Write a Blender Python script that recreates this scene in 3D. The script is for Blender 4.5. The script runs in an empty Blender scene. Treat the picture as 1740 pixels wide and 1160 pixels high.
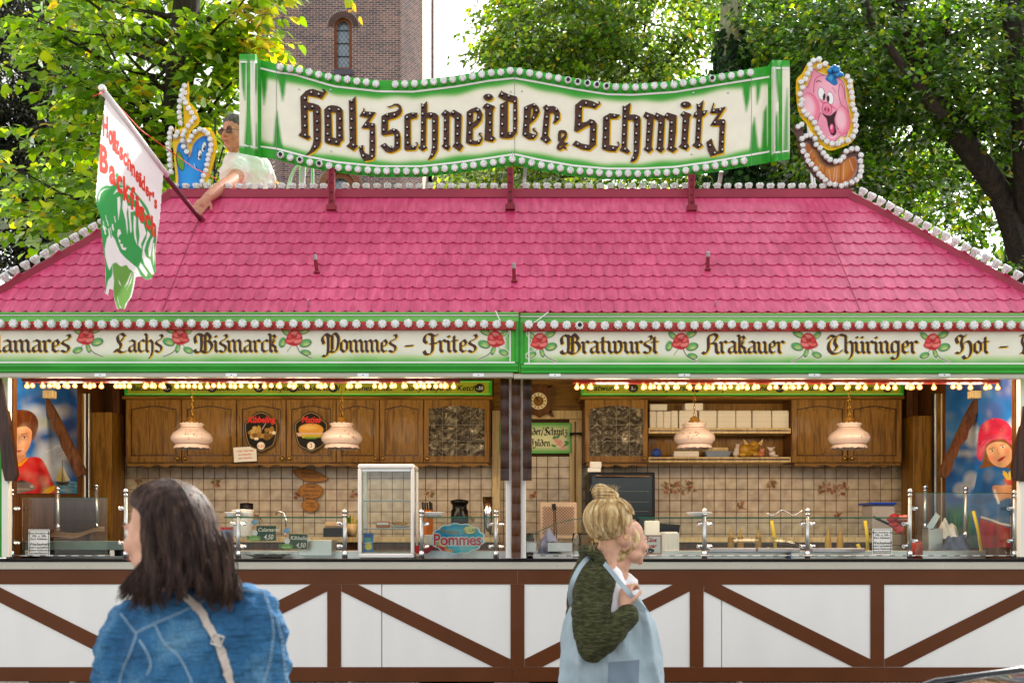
import bpy, math, random
import numpy as np
from mathutils import Vector, Matrix, Euler
from mathutils.geometry import tessellate_polygon
R = math.radians
random.seed(7)
rng = np.random.default_rng(7)
scene = bpy.context.scene
COL = scene.collection
# camera
F = 1740.0      # focal length in photo pixels (36 mm lens on a 36 mm wide sensor)
D0 = 6.7        # distance from the camera to the front of the stall (world y = 0)
CZ = 1.65       # eye height
cam_d = bpy.data.cameras.new('camera')
cam = bpy.data.objects.new('camera', cam_d)
COL.objects.link(cam)
cam.location = (0, -D0, CZ)
cam.rotation_euler = (R(90), 0, 0)
cam_d.sensor_width = 36
cam_d.lens = 36
cam_d.shift_y = 320 / 1740
cam_d.clip_start = 0.05
cam_d.clip_end = 900
cam_d.dof.use_dof = True
cam_d.dof.focus_distance = 7.2
cam_d.dof.aperture_fstop = 3.8
scene.camera = cam
# sky, sun, exposure
SUN_EL, SUN_AZ = 40, 28          # degrees; azimuth from +Y (behind the stall) towards +X
world = bpy.data.worlds.new('World')
scene.world = world
world.use_nodes = True
wn = world.node_tree
wn.nodes.clear()
sky = wn.nodes.new('ShaderNodeTexSky')
sky.sky_type = 'NISHITA'
sky.sun_disc = False
sky.sun_elevation = R(SUN_EL)
sky.sun_rotation = R(SUN_AZ)
sky.dust_density = 2.5
sky.air_density = 1.0
sky.ozone_density = 1.0
hs = wn.nodes.new('ShaderNodeHueSaturation')
hs.inputs['Saturation'].default_value = 0.06
bg = wn.nodes.new('ShaderNodeBackground')
bg.inputs['Strength'].default_value = 0.15
wo = wn.nodes.new('ShaderNodeOutputWorld')
wn.links.new(sky.outputs[0], hs.inputs['Color'])
wn.links.new(hs.outputs[0], bg.inputs['Color'])
wn.links.new(bg.outputs[0], wo.inputs['Surface'])
sd = bpy.data.lights.new('sun', 'SUN')
sd.energy = 4.2
sd.angle = R(1.5)
sd.color = (1.0, 0.95, 0.86)
sun = bpy.data.objects.new('sun', sd)
COL.objects.link(sun)
sdir = Vector((math.sin(R(SUN_AZ)) * math.cos(R(SUN_EL)), math.cos(R(SUN_AZ)) * math.cos(R(SUN_EL)), math.sin(R(SUN_EL))))
sun.rotation_euler = sdir.to_track_quat('Z', 'Y').to_euler()
sun.location = (10, 20, 30)
vs = scene.view_settings
vs.view_transform = 'Standard'
vs.look = 'None'
vs.gamma = 1
vs.use_curve_mapping = False
vs.exposure = 1.38
scene.cycles.use_denoising = True
scene.cycles.max_bounces = 8
scene.cycles.transparent_max_bounces = 12
scene.cycles.sample_clamp_indirect = 6
# helpers
def W(px, py, d):
 """a point seen at photo pixel (px, py), d metres in front of the camera"""
 return Vector(((px - 870) * d / F, d - D0, CZ + (900 - py) * d / F))
def hexc(h):
 if not isinstance(h, str):
  return tuple(h)
 h = h.lstrip('#')
 c = [int(h[i:i + 2], 16) / 255 for i in (0, 2, 4)]
 return tuple((x / 12.92 if x <= 0.04045 else ((x + 0.055) / 1.055) ** 2.4) for x in c)
WM = {}
KIDS = {}
def link(o, parent=None, m=None):
 COL.objects.link(o)
 if parent is not None: KIDS.setdefault(parent.name, []).append(o)
 m = m or Matrix.Identity(4)
 WM[o.name] = m.copy()
 if parent is not None:
  o.parent = parent
  o.matrix_parent_inverse = WM[parent.name].inverted()
 o.matrix_basis = m
 return o
def tag(o, label=None, cat=None, group=None, kind=None):
 if label: o['label'] = label
 if cat: o['category'] = cat
 if group: o['group'] = group
 if kind: o['kind'] = kind
 return o
def thing(name, loc, label, cat, group=None, rz=0):
 o = bpy.data.objects.new(name, None)
 o.empty_display_size = 0.1
 link(o, None, Matrix.Translation(Vector(loc)) @ Matrix.Rotation(rz, 4, 'Z'))
 return tag(o, label, cat, group)
def copy_tree(o, m=None, label=None, parent=None):
 """copy a thing with its parts; m is the copy's world matrix"""
 c = o.copy()
 COL.objects.link(c)
 if parent is None:
  if m is not None: c.matrix_basis = m
  WM[c.name] = c.matrix_basis.copy()
 else:
  c.parent = parent
  WM[c.name] = WM[o.name].copy()
 if label: c['label'] = label
 for ch in KIDS.get(o.name, []):
  copy_tree(ch, parent=c)
 return c
def mesh_obj(name, verts, faces, mat, parent=None, smooth=False, center=True, m=None, cols=None):
 me = bpy.data.meshes.new(name)
 V = np.asarray([tuple(v) for v in verts], dtype=np.float64).reshape(-1, 3)
 if center and m is None and len(V):
  c = (V.min(0) + V.max(0)) / 2
  V = V - c
  m = Matrix.Translation(Vector(c))
 me.from_pydata(V.tolist(), [], faces)
 if cols is not None:
  a = me.color_attributes.new('Col', 'FLOAT_COLOR', 'POINT')
  cc = np.ones((len(V), 4), dtype=np.float32)
  cc[:, :3] = np.asarray(cols, dtype=np.float32)
  a.data.foreach_set('color', cc.ravel())
 me.materials.append(mat)
 if smooth:
  me.polygons.foreach_set('use_smooth', [True] * len(me.polygons))
 me.update()
 o = bpy.data.objects.new(name, me)
 link(o, parent, m)
 return o
def inst(src, name, parent, m):
 """another object sharing src's mesh"""
 o = bpy.data.objects.new(name, src.data)
 link(o, parent, m)
 return o
class MB:
 def __init__(s):
  s.v = []; s.f = []
 def add(s, vs, fs):
  n = len(s.v)
  s.v += [tuple(x) for x in vs]
  s.f += [tuple(i + n for i in f) for f in fs]
  return s
 def hexa(s, p):   # 8 corners: bottom 4 ccw, top 4 ccw
  return s.add(p, [(3, 2, 1, 0), (4, 5, 6, 7), (0, 1, 5, 4), (1, 2, 6, 5), (2, 3, 7, 6), (3, 0, 4, 7)])
 def box(s, a, b):
  x0, y0, z0 = a; x1, y1, z1 = b
  return s.hexa([(x0, y0, z0), (x1, y0, z0), (x1, y1, z0), (x0, y1, z0), (x0, y0, z1), (x1, y0, z1), (x1, y1, z1), (x0, y1, z1)])
 def bev(s, a, b, r=0.004):
  """box with chamfered edges"""
  x0, y0, z0 = a; x1, y1, z1 = b
  r = min(r, abs(x1 - x0) * .4, abs(y1 - y0) * .4, abs(z1 - z0) * .4)
  n = len(s.v)
  idx = {}
  for i, (X, sx) in enumerate(((x0, 1), (x1, -1))):
   for j, (Y, sy) in enumerate(((y0, 1), (y1, -1))):
    for k, (Z, sz) in enumerate(((z0, 1), (z1, -1))):
     idx[i, j, k, 0] = len(s.v); s.v.append((X, Y + sy * r, Z + sz * r))
     idx[i, j, k, 1] = len(s.v); s.v.append((X + sx * r, Y, Z + sz * r))
     idx[i, j, k, 2] = len(s.v); s.v.append((X + sx * r, Y + sy * r, Z))
  g = idx
  for i in (0, 1):
   q = [g[i, 0, 0, 0], g[i, 1, 0, 0], g[i, 1, 1, 0], g[i, 0, 1, 0]]
   s.f.append(tuple(q if i else q[::-1]))
   q = [g[0, i, 0, 1], g[1, i, 0, 1], g[1, i, 1, 1], g[0, i, 1, 1]]
   s.f.append(tuple(q[::-1] if i else q))
   q = [g[0, 0, i, 2], g[1, 0, i, 2], g[1, 1, i, 2], g[0, 1, i, 2]]
   s.f.append(tuple(q if i else q[::-1]))
  for j in (0, 1):
   for k in (0, 1):
    s.f.append((g[0, j, k, 1], g[1, j, k, 1], g[1, j, k, 2], g[0, j, k, 2]))
    s.f.append((g[j, 0, k, 0], g[j, 1, k, 0], g[j, 1, k, 2], g[j, 0, k, 2]))
    s.f.append((g[j, k, 0, 0], g[j, k, 1, 0], g[j, k, 1, 1], g[j, k, 0, 1]))
  for i in (0, 1):
   for j in (0, 1):
    for k in (0, 1):
     s.f.append((g[i, j, k, 0], g[i, j, k, 1], g[i, j, k, 2]))
  return s
 def pbox(s, x0, y0, x1, y1, d, dep, r=0.003):
  """box whose front face covers photo rectangle x0..x1, y0..y1 at distance d"""
  a = W(x0, y1, d); b = W(x1, y0, d)
  return s.bev((a.x, a.y, a.z), (b.x, b.y + dep, b.z), r)
 def tube(s, pts, rad, n=8, cap=True):
  pts = [Vector(p) for p in pts]
  if not hasattr(rad, '__len__'): rad = [rad] * len(pts)
  n0 = len(s.v)
  up = None
  for i, p in enumerate(pts):
   t = (pts[min(i + 1, len(pts) - 1)] - pts[max(i - 1, 0)])
   if t.length < 1e-9: t = Vector((0, 0, 1))
   t.normalize()
   if up is None:
    up = t.orthogonal().normalized()
   up = (up - t * up.dot(t))
   if up.length < 1e-6: up = t.orthogonal()
   up.normalize()
   b = t.cross(up)
   for k in range(n):
    a = 2 * math.pi * k / n
    s.v.append(tuple(p + (up * math.cos(a) + b * math.sin(a)) * rad[i]))
  for i in range(len(pts) - 1):
   for k in range(n):
    a = n0 + i * n + k; b_ = n0 + i * n + (k + 1) % n
    s.f.append((a, b_, b_ + n, a + n))
  if cap:
   s.f.append(tuple(n0 + k for k in range(n))[::-1])
   e = n0 + (len(pts) - 1) * n
   s.f.append(tuple(e + k for k in range(n)))
  return s
 def lathe(s, prof, n=16, c=(0, 0, 0), axis='Z', flute=0):
  n0 = len(s.v)
  for (r, h) in prof:
   for k in range(n):
    a = 2 * math.pi * k / n
    rr = r * (1 - (flute if k % 2 else 0))
    if axis == 'Z': p = (c[0] + rr * math.cos(a), c[1] + rr * math.sin(a), c[2] + h)
    else: p = (c[0] + rr * math.cos(a), c[1] - h, c[2] + rr * math.sin(a))   # towards the viewer
    s.v.append(p)
  for i in range(len(prof) - 1):
   for k in range(n):
    a = n0 + i * n + k; b = n0 + i * n + (k + 1) % n
    s.f.append((a, b, b + n, a + n))
  s.f.append(tuple(n0 + k for k in range(n))[::-1])
  e = n0 + (len(prof) - 1) * n
  s.f.append(tuple(e + k for k in range(n)))
  return s
 def sphere(s, c, r, n=12, m=8):
  if not hasattr(r, '__len__'): r = (r, r, r)
  n0 = len(s.v)
  for i in range(m + 1):
   t = math.pi * i / m
   for k in range(n):
    a = 2 * math.pi * k / n
    s.v.append((c[0] + r[0] * math.sin(t) * math.cos(a), c[1] + r[1] * math.sin(t) * math.sin(a), c[2] + r[2] * math.cos(t)))
  for i in range(m):
   for k in range(n):
    a = n0 + i * n + k; b = n0 + i * n + (k + 1) % n
    s.f.append((a, a + n, b + n, b))
  return s
 def prism(s, loop, off):
  """closed polygon (3D points) extruded by the vector off"""
  n = len(loop); n0 = len(s.v)
  off = Vector(off)
  lp = [Vector(p) for p in loop]
  s.v += [tuple(p) for p in lp] + [tuple(p + off) for p in lp]
  for t in tessellate_polygon([lp]):
   s.f.append(tuple(n0 + i for i in t)); s.f.append(tuple(n0 + n + i for i in reversed(t)))
  for i in range(n):
   j = (i + 1) % n
   s.f.append((n0 + i, n0 + j, n0 + n + j, n0 + n + i))
  return s
 def build(s, name, mat, parent=None, smooth=False, **k):
  return mesh_obj(name, s.v, s.f, mat, parent, smooth, **k)
# materials
def new_mat(name):
 m = bpy.data.materials.new(name)
 m.use_nodes = True
 nt = m.node_tree
 b = nt.nodes['Principled BSDF']
 return m, nt, b
def ramp(nt, fac, stops):
 r = nt.nodes.new('ShaderNodeValToRGB')
 els = r.color_ramp.elements
 while len(els) < len(stops): els.new(0.5)
 for e, (p, c) in zip(els, stops):
  e.position = p; e.color = (*hexc(c), 1)
 nt.links.new(fac, r.inputs[0])
 return r.outputs[0]
def tex(nt, kind='Noise', scale=5.0, detail=4, stretch=(1, 1, 1), coord='pos', rough=0.5, dist=0):
 tc = nt.nodes.new('ShaderNodeNewGeometry') if coord == 'pos' else nt.nodes.new('ShaderNodeTexCoord')
 mp = nt.nodes.new('ShaderNodeMapping')
 mp.inputs['Scale'].default_value = stretch
 nt.links.new(tc.outputs['Position' if coord == 'pos' else 'Object'], mp.inputs[0])
 t = nt.nodes.new('ShaderNodeTex' + kind)
 t.inputs['Scale'].default_value = scale
 if 'Detail' in t.inputs: t.inputs['Detail'].default_value = detail
 if 'Distortion' in t.inputs: t.inputs['Distortion'].default_value = dist
 nt.links.new(mp.outputs[0], t.inputs['Vector'])
 return t, mp
def add_bump(nt, b, fac, strength=0.2, dist=0.01):
 bp = nt.nodes.new('ShaderNodeBump')
 bp.inputs['Strength'].default_value = strength
 bp.inputs['Distance'].default_value = dist
 nt.links.new(fac, bp.inputs['Height'])
 nt.links.new(bp.outputs[0], b.inputs['Normal'])
def mat(name, c, rough=0.5, metal=0.0, var=0.12, scale=6, stretch=(1, 1, 1), bump=0.0, bscale=None, emit=None, es=0, coat=0, spec=None, sss=0, c2=None):
 m, nt, b = new_mat(name)
 c = hexc(c)
 t, _ = tex(nt, 'Noise', scale, 5, stretch)
 lo = hexc(c2) if c2 is not None else tuple(x * (1 - var) for x in c)
 hi = tuple(min(1, x * (1 + var * .6)) for x in c)
 o = ramp(nt, t.outputs[0], [(0.3, lo), (0.7, hi)])
 nt.links.new(o, b.inputs['Base Color'])
 b.inputs['Roughness'].default_value = rough
 b.inputs['Metallic'].default_value = metal
 if coat: b.inputs['Coat Weight'].default_value = coat * (1 if rough < .25 else .3)
 if spec is None: spec = .5 if metal > .2 else .22
 if spec is not None: b.inputs['Specular IOR Level'].default_value = spec
 if sss:
  b.inputs['Subsurface Weight'].default_value = sss
  b.inputs['Subsurface Radius'].default_value = (0.01, 0.004, 0.002)
 if bump:
  t2, _ = tex(nt, 'Noise', bscale or scale * 6, 4, stretch)
  add_bump(nt, b, t2.outputs[0], bump)
 if emit:
  b.inputs['Emission Color'].default_value = (*hexc(emit), 1)
  b.inputs['Emission Strength'].default_value = es
 return m
def wood(name, c1, c2, stretch=(14, 14, 1.2), rough=0.45, scale=3.0, coat=0.15):
 m, nt, b = new_mat(name)
 t, _ = tex(nt, 'Noise', scale, 8, stretch, dist=0.6)
 t2, _ = tex(nt, 'Noise', 1.7, 3)
 mx = nt.nodes.new('ShaderNodeMath'); mx.operation = 'MULTIPLY_ADD'
 mx.inputs[1].default_value = 0.35
 nt.links.new(t2.outputs[0], mx.inputs[0]); nt.links.new(t.outputs[0], mx.inputs[2])
 o = ramp(nt, mx.outputs[0], [(0.45, c1), (0.62, c2), (0.8, c1)])
 nt.links.new(o, b.inputs['Base Color'])
 b.inputs['Roughness'].default_value = rough
 b.inputs['Coat Weight'].default_value = coat * .3
 b.inputs['Specular IOR Level'].default_value = .2
 add_bump(nt, b, t.outputs[0], 0.25, 0.004)
 return m
def glass_mat(name, tint=(0.93, 0.97, 0.95), refl=1.0, ior=1.5, rough=0.0, bump=0):
 m, nt, b = new_mat(name)
 nt.nodes.remove(b)
 out = nt.nodes['Material Output']
 tr = nt.nodes.new('ShaderNodeBsdfTransparent'); tr.inputs[0].default_value = (*tint, 1)
 gl = nt.nodes.new('ShaderNodeBsdfGlossy'); gl.inputs['Roughness'].default_value = rough
 gl.inputs['Color'].default_value = (refl, refl, refl, 1)
 fr = nt.nodes.new('ShaderNodeFresnel'); fr.inputs[0].default_value = ior
 mx = nt.nodes.new('ShaderNodeMixShader')
 nt.links.new(fr.outputs[0], mx.inputs[0]); nt.links.new(tr.outputs[0], mx.inputs[1]); nt.links.new(gl.outputs[0], mx.inputs[2])
 if bump:
  t, _ = tex(nt, 'Noise', 30, 3)
  bp = nt.nodes.new('ShaderNodeBump'); bp.inputs['Strength'].default_value = bump
  nt.links.new(t.outputs[0], bp.inputs['Height'])
  nt.links.new(bp.outputs[0], gl.inputs['Normal']); nt.links.new(bp.outputs[0], fr.inputs['Normal'])
 nt.links.new(mx.outputs[0], out.inputs[0])
 return m
def paint_mat(name, rough=0.4, coat=0.3, var=0.06, scale=9, streak=None):
 """colour attribute 'Col' with slight procedural wear"""
 m, nt, b = new_mat(name)
 a = nt.nodes.new('ShaderNodeAttribute'); a.attribute_name = 'Col'
 t, _ = tex(nt, 'Noise', scale, 5, streak or (1, 1, 1))
 mr = nt.nodes.new('ShaderNodeMapRange')
 mr.inputs['From Min'].default_value = 0.3; mr.inputs['From Max'].default_value = 0.7
 mr.inputs['To Min'].default_value = 1 - var; mr.inputs['To Max'].default_value = 1 + var * .4
 nt.links.new(t.outputs[0], mr.inputs[0])
 mx = nt.nodes.new('ShaderNodeMix'); mx.data_type = 'RGBA'; mx.blend_type = 'MULTIPLY'
 mx.inputs[0].default_value = 1
 nt.links.new(a.outputs['Color'], mx.inputs[6]); nt.links.new(mr.outputs[0], mx.inputs[7])
 nt.links.new(mx.outputs[2], b.inputs['Base Color'])
 b.inputs['Roughness'].default_value = rough
 b.inputs['Coat Weight'].default_value = coat * .2
 b.inputs['Specular IOR Level'].default_value = .22
 return m
# flat print: polygons, pen strokes, type and airbrush in photo pixels on a surface
def plane_d(d):
 return lambda x, y, off=0.0: W(x, y, d - off)
def vplane(pa, pb):
 """surface standing upright through two points; maps photo pixels onto it"""
 ax, ad = pa.x, pa.y + D0
 bx, bd = pb.x, pb.y + D0
 def f(x, y, off=0.0):
  k = (x - 870) / F
  s = (k * ad - ax) / ((bx - ax) - k * (bd - ad))
  d = ad + s * (bd - ad)
  return W(x, y, d - off)
 return f
def smooth_loop(p, k=4):
 n = len(p); out = []
 for i in range(n):
  a, b, c, d = [np.array(p[(i + j) % n], float) for j in (-1, 0, 1, 2)]
  for t in np.arange(k) / k:
   out.append(tuple(0.5 * ((2 * b) + (-a + c) * t + (2 * a - 5 * b + 4 * c - d) * t * t + (-a + 3 * b - 3 * c + d) * t ** 3)))
 return out
def smooth_path(p, k=4):
 out = []
 n = len(p)
 for i in range(n - 1):
  a, b, c, d = [np.array(p[min(max(i + j, 0), n - 1)], float) for j in (-1, 0, 1, 2)]
  for t in np.arange(k) / k:
   out.append(tuple(0.5 * ((2 * b) + (-a + c) * t + (2 * a - 5 * b + 4 * c - d) * t * t + (-a + 3 * b - 3 * c + d) * t ** 3)))
 out.append(tuple(p[-1]))
 return out
def ellipse(cx, cy, rx, ry, n=20, rot=0):
 c, s = math.cos(R(rot)), math.sin(R(rot))
 return [(cx + rx * math.cos(a) * c - ry * math.sin(a) * s, cy + rx * math.cos(a) * s + ry * math.sin(a) * c) for a in [2 * math.pi * i / n for i in range(n)]]
def poly2d(mb, loops, surf, off, thick=0.0):
 """flat or slightly raised polygon with holes"""
 flat = [p for l in loops for p in l]
 tri = tessellate_polygon([[Vector((p[0], p[1], 0)) for p in l] for l in loops])
 n0 = len(mb.v)
 mb.v += [tuple(surf(p[0], p[1], off + thick)) for p in flat]
 for t in tri:
  a, b, c = [np.array(flat[i], float) for i in t]
  cr = (b[0] - a[0]) * (c[1] - a[1]) - (b[1] - a[1]) * (c[0] - a[0])
  mb.f.append(tuple(n0 + i for i in (t if cr < 0 else reversed(t))))
 if thick:
  n1 = len(mb.v)
  mb.v += [tuple(surf(p[0], p[1], off)) for p in flat]
  k = 0
  for l in loops:
   for i in range(len(l)):
    j = (i + 1) % len(l)
    mb.f.append((n0 + k + i, n0 + k + j, n1 + k + j, n1 + k + i))
   k += len(l)
 return mb
def stroke2d(mb, pts, w, surf, off):
 """ribbon of constant width in px"""
 p = [np.array(q, float) for q in pts]
 n0 = len(mb.v)
 ww = w if hasattr(w, '__len__') else [w] * len(p)
 for i, q in enumerate(p):
  t = p[min(i + 1, len(p) - 1)] - p[max(i - 1, 0)]
  t /= (np.linalg.norm(t) + 1e-9)
  nrm = np.array((-t[1], t[0])) * ww[i] / 2
  mb.v.append(tuple(surf(*(q + nrm), off))); mb.v.append(tuple(surf(*(q - nrm), off)))
 for i in range(len(p) - 1):
  a = n0 + 2 * i
  mb.f.append((a, a + 2, a + 3, a + 1))
 return mb
_fcache = {}
def type2d(mb, text, x, y, size, surf, off, shear=0.0, xs=1.0, slope=0.0, bold=0.0, align='LEFT', grow=0.0, thick=0):
 """built-in typeface as flat print; x,y = baseline start in px, size in px, slope = px down per px right"""
 cu = bpy.data.curves.new('t', 'FONT')
 cu.body = text; cu.size = 1; cu.resolution_u = 3; cu.align_x = align
 cu.offset = bold
 ob = bpy.data.objects.new('t', cu)
 COL.objects.link(ob)
 dg = bpy.context.evaluated_depsgraph_get()
 me = bpy.data.meshes.new_from_object(ob.evaluated_get(dg))
 n0 = len(mb.v)
 for v in me.vertices:
  u = v.co.x * xs + v.co.y * shear
  s = size * (1 + grow * u)
  X = x + u * size; Y = y - v.co.y * s + slope * u * size
  mb.v.append(tuple(surf(X, Y, off)))
 for p in me.polygons:
  mb.f.append(tuple(n0 + i for i in p.vertices))
 bpy.data.objects.remove(ob); bpy.data.curves.remove(cu); bpy.data.meshes.remove(me)
 return mb
class Paint:
 """airbrush canvas: colours painted into a grid, later a vertex-coloured mesh lying on a surface"""
 def __init__(s, x0, y0, x1, y1, step=1.0, base='ffffff', stepy=None):
  s.x0, s.y0, s.x1, s.y1 = x0, y0, x1, y1
  s.nx = max(2, int(round((x1 - x0) / step)) + 1); s.ny = max(2, int(round((y1 - y0) / (stepy or step))) + 1)
  s.X, s.Y = np.meshgrid(np.linspace(x0, x1, s.nx), np.linspace(y0, y1, s.ny))
  s.C = np.ones((s.ny, s.nx, 3)) * np.array(hexc(base))
  s.A = np.ones((s.ny, s.nx))
 def sdf(s, p):
  X, Y = s.X, s.Y
  d = np.full(X.shape, 1e9); inside = np.zeros(X.shape, bool)
  n = len(p)
  for i in range(n):
   x0, y0 = p[i]; x1, y1 = p[(i + 1) % n]
   ex, ey = x1 - x0, y1 - y0
   wx, wy = X - x0, Y - y0
   t = np.clip((wx * ex + wy * ey) / (ex * ex + ey * ey + 1e-12), 0, 1)
   d = np.minimum(d, np.hypot(wx - ex * t, wy - ey * t))
   if y0 != y1:
    c = ((y0 <= Y) != (y1 <= Y)) & (X < x0 + (Y - y0) * ex / ey)
    inside ^= c
  return np.where(inside, -d, d)
 def mix(s, a, col):
  a = a[..., None]
  s.C = s.C * (1 - a) + np.array(hexc(col)) * a
 def poly(s, p, col, soft=0.8, al=1.0, sm=0):
  if sm: p = smooth_loop(p, sm)
  s.mix(al * np.clip(0.5 - s.sdf(p) / soft, 0, 1), col)
  return s
 def ell(s, cx, cy, rx, ry, col, rot=0, soft=0.8, al=1.0):
  c, q = math.cos(R(rot)), math.sin(R(rot))
  u = ((s.X - cx) * c + (s.Y - cy) * q) / rx; v = (-(s.X - cx) * q + (s.Y - cy) * c) / ry
  r = (np.hypot(u, v) - 1) * min(rx, ry)
  s.mix(al * np.clip(0.5 - r / soft, 0, 1), col)
  return s
 def line(s, p, w, col, soft=0.7, al=1.0, sm=0):
  if sm: p = smooth_path(p, sm)
  d = np.full(s.X.shape, 1e9)
  for (x0, y0), (x1, y1) in zip(p[:-1], p[1:]):
   ex, ey = x1 - x0, y1 - y0
   t = np.clip(((s.X - x0) * ex + (s.Y - y0) * ey) / (ex * ex + ey * ey + 1e-12), 0, 1)
   d = np.minimum(d, np.hypot(s.X - x0 - ex * t, s.Y - y0 - ey * t))
  s.mix(al * np.clip(0.5 - (d - w / 2) / soft, 0, 1), col)
  return s
 def cut(s, p):
  s.A = np.where(s.sdf(p) < 0, 1, 0)
  return s
 def mesh(s, name, m, parent, surf, off=0.002, fn=None):
  pts = []
  for j in range(s.ny):
   for i in range(s.nx):
    x, y = s.X[j, i], s.Y[j, i]
    if fn: x, y = fn(x, y)
    pts.append(surf(x, y, off))
  fs = []
  nx = s.nx
  for j in range(s.ny - 1):
   for i in range(nx - 1):
    if s.A[j, i] + s.A[j, i + 1] + s.A[j + 1, i] + s.A[j + 1, i + 1] > 3.5:
     a = j * nx + i
     fs.append((a, a + nx, a + nx + 1, a + 1))
  return mesh_obj(name, pts, fs, m, parent, cols=s.C.reshape(-1, 3))
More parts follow.
